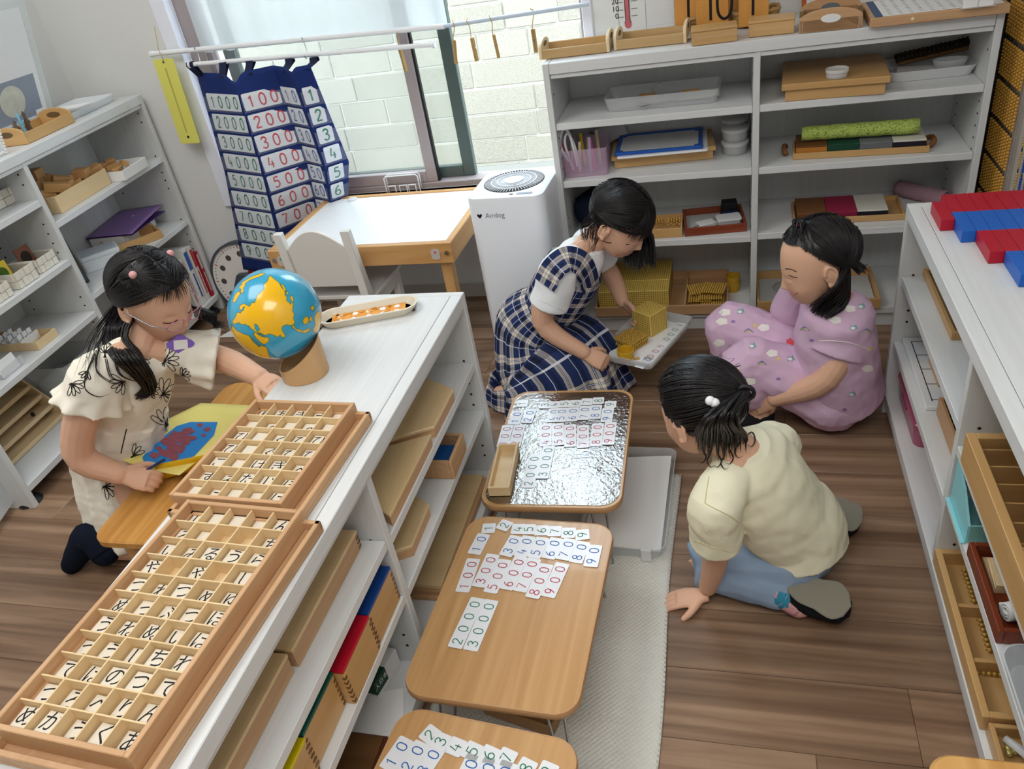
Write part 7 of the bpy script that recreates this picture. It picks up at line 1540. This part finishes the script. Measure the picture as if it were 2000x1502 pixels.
for i in range(4): q = lc(1236, 690); link('bead_square', SQ, None, TB @ Vector((q.x - .004, q.y + .0, .0045 + .0076 * i)), (0, 0, an + R_((-14, -13, -16, -14)[i])), label='gold bead square on the clear tray, ' + ('lowest', 'second from below', 'third from below', 'topmost')[i], cat='bead square', group='golden bead squares on the clear tray')
q = P(1222, 704, zt); t = thing('yellow_cup', 'small yellow cup standing on the clear tray', 'cup', (q.x, q.y + .012, zt)); G().lathe([(0, 0), (.023, 0), (.0245, .03), (.0225, .03), (.021, .002), (0, .002)], 26).build('cup', mat('#d5a92e', .45, .4), t, smooth=40)
q = P(1247, 702, zt); t = thing('bead_bar', 'short gold bead bar beside the yellow cup', 'bead bar', (q.x, q.y, zt + .004), an + R_(40)); g = G()
for j in range(6): g.ico((0, j * .0076, 0), .0038, None, 8, 5)
g.build('beads', GOLD, t, smooth=1, kind='stuff')
for txt, col, p0, p1 in (('1000', 'g', (1334, 628), (1294, 672)), ('400', 'r', (1292, 675), (1268, 699)), ('20', 'b', (1266, 701), (1250, 716))): number_card(txt, col, p0, p1, zt, 'on the clear tray held by the girl', group='number cards on the clear tray')
# ------------------------------------------------------------------ girl with glasses at the bench on the left
g = None; rr = random.Random(11); g1 = person('child in glasses and a cream flowered dress kneeling at a low bench on the left')
RS, LS = P(190, 738, .575), P(362, 692, .53); NK = V(-1.30, 1.265, .585); HD = P(302, 580, .685); PV = V(-1.505, 1.265, .30)
MH = frame(HD, (.84, -.20, -.46), s=1.03)
EL = P(152, 882, .405); WR = P(232, 925, .325); HN = P(285, 937, .30); LE = P(440, 704, .49); LW = P(508, 738, .50); LH = P(550, 762, .50)
g = G(); head(g, MH); limb(g, [MH @ V(0, -.02, -.05), NK], [.037, .038])
trunk(g, [NK + (PV - NK) * .03, NK + (PV - NK) * .2, NK + (PV - NK) * .6, PV], [.045, .085, .078, .08], [.04, .052, .06, .07], (RS - LS).normalized())
limb(g, [NK, RS, EL, WR], [.03, .040, .035, .026]); limb(g, [NK, LS, LE, LW], [.03, .038, .032, .023])
MHd = frame(WR + (HN - WR).normalized() * .01, HN - WR, (-.1, -.55, .8), 1.06); hand(g, MHd, -1, (38, 40, 42, 44), (40, 30)); hand(g, frame(LW, LH - LW, (0, -.2, 1), 1.0), 1, (15, 15, 15, 18), (35, 15))
limb(g, [V(-1.50, 1.225, .27), V(-1.44, 1.19, .06), V(-1.62, 1.15, .05)], [.055, .045, .03]); limb(g, [V(-1.50, 1.31, .27), V(-1.43, 1.33, .06), V(-1.62, 1.31, .05)], [.055, .045, .03]); limb(g, [V(-1.62, 1.15, .05), P(174, 1046, .10), P(146, 1092, .025)], [.026, .024, .014]); limb(g, [V(-1.62, 1.31, .05), V(-1.66, 1.31, .06), V(-1.68, 1.31, .022)], [.026, .024, .014])
bm1 = remesh(g, 'body', SKIN, .0024, 2); link('body', bm1, g1); F1 = bvh(bm1)
CRM = mat('#f0eadb', .85, .15, bump=.3, bscale=600, var=.03, vscale=25); g = G(); sd = (RS - LS).normalized(); WST = NK + (PV - NK) * .62
trunk(g, [NK + V(.0, 0, .004), NK + (PV - NK) * .1, NK + (PV - NK) * .35, WST], [.05, .090, .10, .098], [.046, .068, .082, .084], sd, 26); trunk(g, [NK + (PV - NK) * .55, WST, PV + V(.005, 0, -.02), V(-1.52, 1.26, .15), V(-1.535, 1.25, .05)], [.096, .102, .114, .125, .135], [.082, .09, .10, .11, .12], sd, 48, 6, lambda u, v: .06 * math.sin(2 * math.pi * u * 13) * min(1, .3 + v) + .03 * math.sin(2 * math.pi * u * 7 + 1))
def flutter(g, S, N_, E_, w):
    "short flared sleeve hung from the shoulder"
    ax = (E_ - S).normalized(); trunk(g, [N_ * .5 + S * .5, S + V(0, 0, .006), S + ax * .035, S + ax * .07], [.044, .054, .066, w], [.048, .052, .056, .062], V(.7, .6, 0).normalized(), 60, 5, lambda u, v: .16 * math.sin(2 * math.pi * u * 9) * max(0, v - .45))
flutter(g, RS, NK, EL, .082); flutter(g, LS, NK, LE, .072)
md = remesh(g, 'dress', CRM, .0038, 4, .5, lambda p: .004 * noise.noise(V(p.x * 22, p.y * 22, p.z * 10)) + .0015 * noise.noise(p * 50)); ds = link('dress', md, g1); T1 = bvh(md)
BLK = mat('#2a2826', .9, .1)
def flower(x, y, s, a0=0, n=6):
    for i in range(n):
        a = a0 + (i - (n - 1) / 2) * .52; c, s_ = math.cos(a), math.sin(a); pl = [(0, 0), (.45, -.16), (.95, -.1), (1.08, .05), (.9, .14), (.4, .12), (0, 0)]; draw(T1, [(x + s * (c * u - s_ * v), y + s * (s_ * u + c * v)) for u, v in pl], .0009, 3).build('printed_petal', BLK, ds)
    for i in range(3): draw(T1, [(x, y), (x - s * .25 * math.cos(a0 + (i - 1) * .6), y - s * .3 * math.sin(a0 + (i - 1) * .5) + 4)], .0011, 2, False).build('printed_stem', BLK, ds)
for f_ in ((322, 705, 26, -.8, 7), (318, 770, 30, -.4, 6), (325, 830, 32, -1.1, 7), (240, 745, 24, 2.6, 5), (140, 750, 22, .8, 5), (205, 950, 24, .3, 5), (275, 700, 18, 1.0, 5), (290, 760, 20, .2, 4), (205, 690, 16, -1.5, 5), (260, 890, 22, -.4, 5), (230, 1000, 22, 1.2, 5), (355, 735, 16, -.6, 5), (170, 725, 16, 2.0, 4)): flower(*f_)
draw(T1, [(247, 838), (243, 855), (239, 872), (236, 885)], .0013).build('printed_stem', BLK, ds)
SOCK = mat('#161b29', .9, .1, bump=.4, bscale=400); g = G(); limb(g, [P(205, 1078, .06), P(174, 1046, .105), P(156, 1075, .06), P(140, 1102, .022)], [.037, .038, .034, .026]); g.build('sock', SOCK, g1, smooth=1)
g = G(); limb(g, [V(-1.62, 1.31, .05), V(-1.66, 1.31, .06), V(-1.68, 1.31, .022)], [.037, .036, .025]); g.build('sock', SOCK, g1, smooth=1)
# badge, glasses, face
q = cast(T1, 352, 672, .004) or NK; t = link('name_badge', None, g1, q); M = frame(V(0, 0, 0), (.2, .3, 1), (.75, -.5, .4)); G().prism([(.027 * math.cos(a) * (1 + .12 * math.cos(4 * a)), .02 * math.sin(a) * (1 + .12 * math.cos(4 * a))) for a in [2 * math.pi * i / 28 for i in range(28)]], -.001, .004, M).build('purple_frame', mat('#8a68c8', .4, .4), t); G().box(-.015, .015, -.011, .011, .004, .0055, 0, M).build('white_label', PAPER, t)
gl = link('glasses', None, g1); GLM = mat('#c47f92', .3, .5, metal=.3); GLS = mat('#b9bcc6', .25, .5, metal=.8)
for s in (-1, 1):
    pts = [MH @ V(s * .029 + .0205 * math.cos(q), .0905 - .006 * abs(math.cos(q)) - .004 * s * math.cos(q), -.008 + .0145 * math.sin(q)) for q in [2 * math.pi * i / 20 for i in range(20)]]; G().tube(pts, .0012, 6, True).build('rim', GLM, gl, smooth=1); g = G(); g.add(pts, [tuple(range(20))]); g.build('lens', clear('#eef3f6', .12, .03), gl)
    G().tube([MH @ V(s * .0495, .083, -.006), MH @ V(s * .068, .055, -.004), MH @ V(s * .0755, .0, .0), MH @ V(s * .0755, -.012, -.006)], .0014, 6).build('temple', GLS if s > 0 else mat('#b8a2ac', .3, .5, metal=.5), gl, smooth=1)
G().tube([MH @ V(-.009, .0915, -.005), MH @ V(0, .0945, -.003), MH @ V(.009, .0915, -.005)], .0012, 6).build('bridge', GLM, gl, smooth=1)
for pts, r_, m_ in (([(.016, -.006), (.028, -.0105), (.042, -.007)], .0012, LASH), ([(-.016, -.006), (-.028, -.0105), (-.042, -.007)], .0012, LASH)):
    tr1 = []
    for x, z in pts:
        h = F1.ray_cast(MH @ V(x, .16, z), (MH.to_3x3() @ V(0, -1, 0)).normalized()); tr1.append(h[0] + (MH.to_3x3() @ V(0, .0006, 0)) if h[0] else None)
    tr1 = nrm(tr1)
    if len(tr1) > 2: G().tube(spline(tr1, 4), r_, 5).build('lash_line', m_, g1)
draw(F1, [(318, 667), (326, 664), (333, 660)], .0016, off=.0004).build('lips', LIP, g1)
# hair: centre parting, two little ties, long loose waves
hr = link('hair', None, g1); mask1 = lambda az, el: el > (-36 if abs(az) > 108 else (30 if abs(az) < 48 else (30 - (abs(az) - 48) * .7 if abs(az) < 82 else 6 - (abs(az) - 82) * 1.2)))
hair_cap(MH, mask1, .06, .015, seed=1).build('hair_cap', HAIR, hr, smooth=1)
g = G(); roots = [(rr.uniform(4, 175), rr.uniform(-10, 86)) for _ in range(900)]
for s in (-1, 1):
    R0 = [(s * a, e) for a, e in roots if mask1(a, e)]; scalp_strands(g, MH, [q for q in R0 if q[1] > 35 and abs(q[0]) < 110], (s * 78, 52), .0012, .085, rr, 4, .03); scalp_strands(g, MH, [q for q in R0 if not (q[1] > 35 and abs(q[0]) < 110)], (s * 128, -30), .0013, .085, rr, 4, .04)
for i in range(90):
    az = rr.uniform(-52, 52); lock(g, [MH @ scalp(sdir(az * .6, 48), .08), MH @ scalp(sdir(az, 30), .08), MH @ scalp(sdir(az * 1.12, 20 + rr.uniform(-4, 5)), .06), MH @ scalp(sdir(az * 1.2, 12 + rr.uniform(-5, 6)), .045)], .0007, 4, rr=rr)
g.build('combed_strands', HAIR, hr, smooth=1, kind='stuff'); g = G()
def on1(x, y, o):
    a_ = cast(F1, x, y, o); b_ = cast(T1, x, y, o); return min([q for q in (a_, b_) if q is not None] or [P(x, y, .55)], key=lambda q: (q - CAM_POS).length)
for i in range(120):
    s = rr.uniform(-1, 1); d = rr.uniform(.004, .03); lock(g, [MH @ scalp(sdir(-120 + 25 * s, rr.uniform(-20, 25)), .08), on1(228 + 22 * s, 640, .012 + d), on1(245 + 30 * s, 690, .008 + d), on1(275 + 22 * s, 730, .006 + d), on1(292 + 12 * s, 762 + rr.uniform(-14, 10), .005 + d * .7), on1(272 + 10 * s, 778 + rr.uniform(-8, 4), .004 + d * .5)], .0030, 5, wob=.003, rr=rr)
for i in range(26): 
    s = rr.uniform(-1, 1); lock(g, [MH @ scalp(sdir(-140, -10), .09), on1(200 + 14 * s, 640, .02), on1(178 + 16 * s, 690 + rr.uniform(-10, 10), .01), on1(170 + 24 * s, 730 + rr.uniform(-20, 20), .008)], .0010, 4, wob=.004, rr=rr)
for pts in (((185, 690), (168, 730), (165, 760), (190, 775), (215, 768)), ((195, 680), (188, 720), (215, 745), (250, 752)), ((225, 690), (235, 730), (270, 745), (295, 740)), ((205, 700), (215, 735), (235, 745))): lock(g, [on1(x, y, .009) for x, y in pts], .0012, 5, rr=rr, cnt=2, spread=.003)
for i in range(60):
    s = rr.uniform(-1, 1); u = rr.uniform(0, 1); lock(g, [MH @ scalp(sdir(110 + 20 * s, rr.uniform(-20, 10)), .08), P(372 + 14 * s, 618, .62) + V(0, .03, 0), P(385 + 18 * s, 640 + 6 * s, .585) + V(0, .04, 0), P(400 + 25 * u, 655 + 8 * s, .58) + V(0, .04, 0)], .0028, 5, wob=.004, rr=rr, end=.2)
g.build('loose_hair', HAIR, hr, smooth=1, kind='stuff')
for s in (-1, 1): G().ico(MH @ scalp(sdir(s * 78, 52), .12), .0085, None, 12, 8).build('hair_tie', mat('#d8a0a0', .5, .3), g1, smooth=1)
# ---- bench, yellow folder with map picture, pen
zb = .25; t = thing('low_bench', 'low pine bench table in front of the kneeling girl in glasses', 'table', (-1.40, .99, 0), R_(1)); G().prism(rrect(0, .34, 0, .64, .045, 6), zb - .022, zb, None, .004).build('bench_top', wood('#d6a158', '#b57a34', 'y', 9, 18, .38, .4, .2, .02, .05, .45, 2, key='bench'), t)
for x, y in ((.05, .06), (.29, .06), (.05, .58), (.29, .58)): G().cyl((x, y, 0), (x, y, zb - .02), .02, .024, 14).build('leg', PINEZ, t, smooth=40)
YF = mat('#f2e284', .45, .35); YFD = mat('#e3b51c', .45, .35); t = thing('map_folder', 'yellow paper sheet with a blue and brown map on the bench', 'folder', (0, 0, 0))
A_, B_, C_, D_ = P(198, 882, .345), P(392, 787, .29), P(520, 793, .285), P(350, 928, .29)
def fs(u, v):
    p = A_ * (1 - u) * (1 - v) + B_ * (1 - u) * v + C_ * u * v + D_ * u * (1 - v); p = p.copy(); p.z -= .02 * math.sin(math.pi * u) * (1 - v) * .6; return p
o = G().grid(fs, 16, 12).build('yellow_sheet', YF, t, smooth=1); o.modifiers.new('thickness', 'SOLIDIFY').thickness = .0012; F0 = bvh(o.data)
MB_ = mat('#2a86cf', .45, .35); MP_ = mat('#93525c', .8, .2, bump=.6, bscale=160, var=.35, vscale=90)
mpo = [(278, 893), (300, 868), (345, 832), (372, 824), (425, 824), (418, 850), (380, 890), (350, 905), (300, 912), (282, 906)]; cxm, cym = 350, 868
patch(F0, cxm, cym, [(x - cxm, y - cym) for x, y in mpo], .0016, .3).build('blue_sea', MB_, t)
r6 = random.Random(6)
for x, y, s in ((330, 862, 16), (350, 852, 18), (368, 842, 12), (345, 875, 18), (325, 885, 14), (362, 862, 14), (302, 890, 9), (390, 830, 6), (310, 876, 8), (375, 855, 9), (340, 893, 11), (405, 838, 7), (398, 850, 5)): patch(F0, x, y, [(s * (1 + .3 * r6.uniform(-1, 1)) * math.cos(a), s * .6 * (1 + .3 * r6.uniform(-1, 1)) * math.sin(a)) for a in [2 * math.pi * i / 12 for i in range(12)]], .0026 + r6.random() * .001).build('brown_land', MP_, t)
q0, q1, q2, q3 = P(300, 908, .312), P(440, 880, .306), P(432, 902, .262), P(312, 938, .262)
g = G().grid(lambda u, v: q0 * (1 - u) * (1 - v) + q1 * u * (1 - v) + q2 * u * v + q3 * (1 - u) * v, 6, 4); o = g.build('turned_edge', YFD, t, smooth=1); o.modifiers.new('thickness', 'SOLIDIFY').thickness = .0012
G().tube([P(276, 925, .315), P(322, 897, .322)], .0035, 8).build('blue_pen', mat('#22305f', .4, .4), None, smooth=1, label='dark blue pen held at the edge of the yellow sheet', cat='pen')
# ---- front pine table corner at the lower right, lavender mat by table one
t = thing('pine_table', 'pine table corner at the lower right edge of the photo', 'table', (.26, .45, 0)); zq = .34; c0 = P(1812, 1500, zq); c1_ = P(1850, 1470, zq)
t.location = (c0.x, c1_.y - .40, 0); G().prism(rrect(0, .30, 0, .40, .035, 6), zq - .02, zq, None, .004).build('table_top', wood('#d9a967', '#b98545', 'y', 8, 16, .4, .4, .2, .02, .05, .45, 2, key='pinetab'), t)
for x, y in ((.04, .05), (.26, .05), (.04, .35), (.26, .35)): G().cyl((x, y, 0), (x, y, zq - .018), .016, .02, 12).build('leg', PINEZ, t, smooth=40)
LAV = mat('#c5b6d8', .9, .1, bump=.8, bscale=180); t = thing('lavender_cloth', 'folded lavender knitted cloth on the floor behind the glossy table', 'cloth', P(978, 850, .1) * 0)
a = P(995, 790, .13); b = P(962, 880, .13); g = G(); trunk(g, [V(-.545, 1.61, .01), V(-.552, 1.58, .08), V(-.56, 1.50, .10), V(-.563, 1.43, .05)], [.012, .016, .016, .010], [.022, .03, .03, .02], V(1, 0, 0), 16); g.build('cloth', LAV, t, smooth=1)
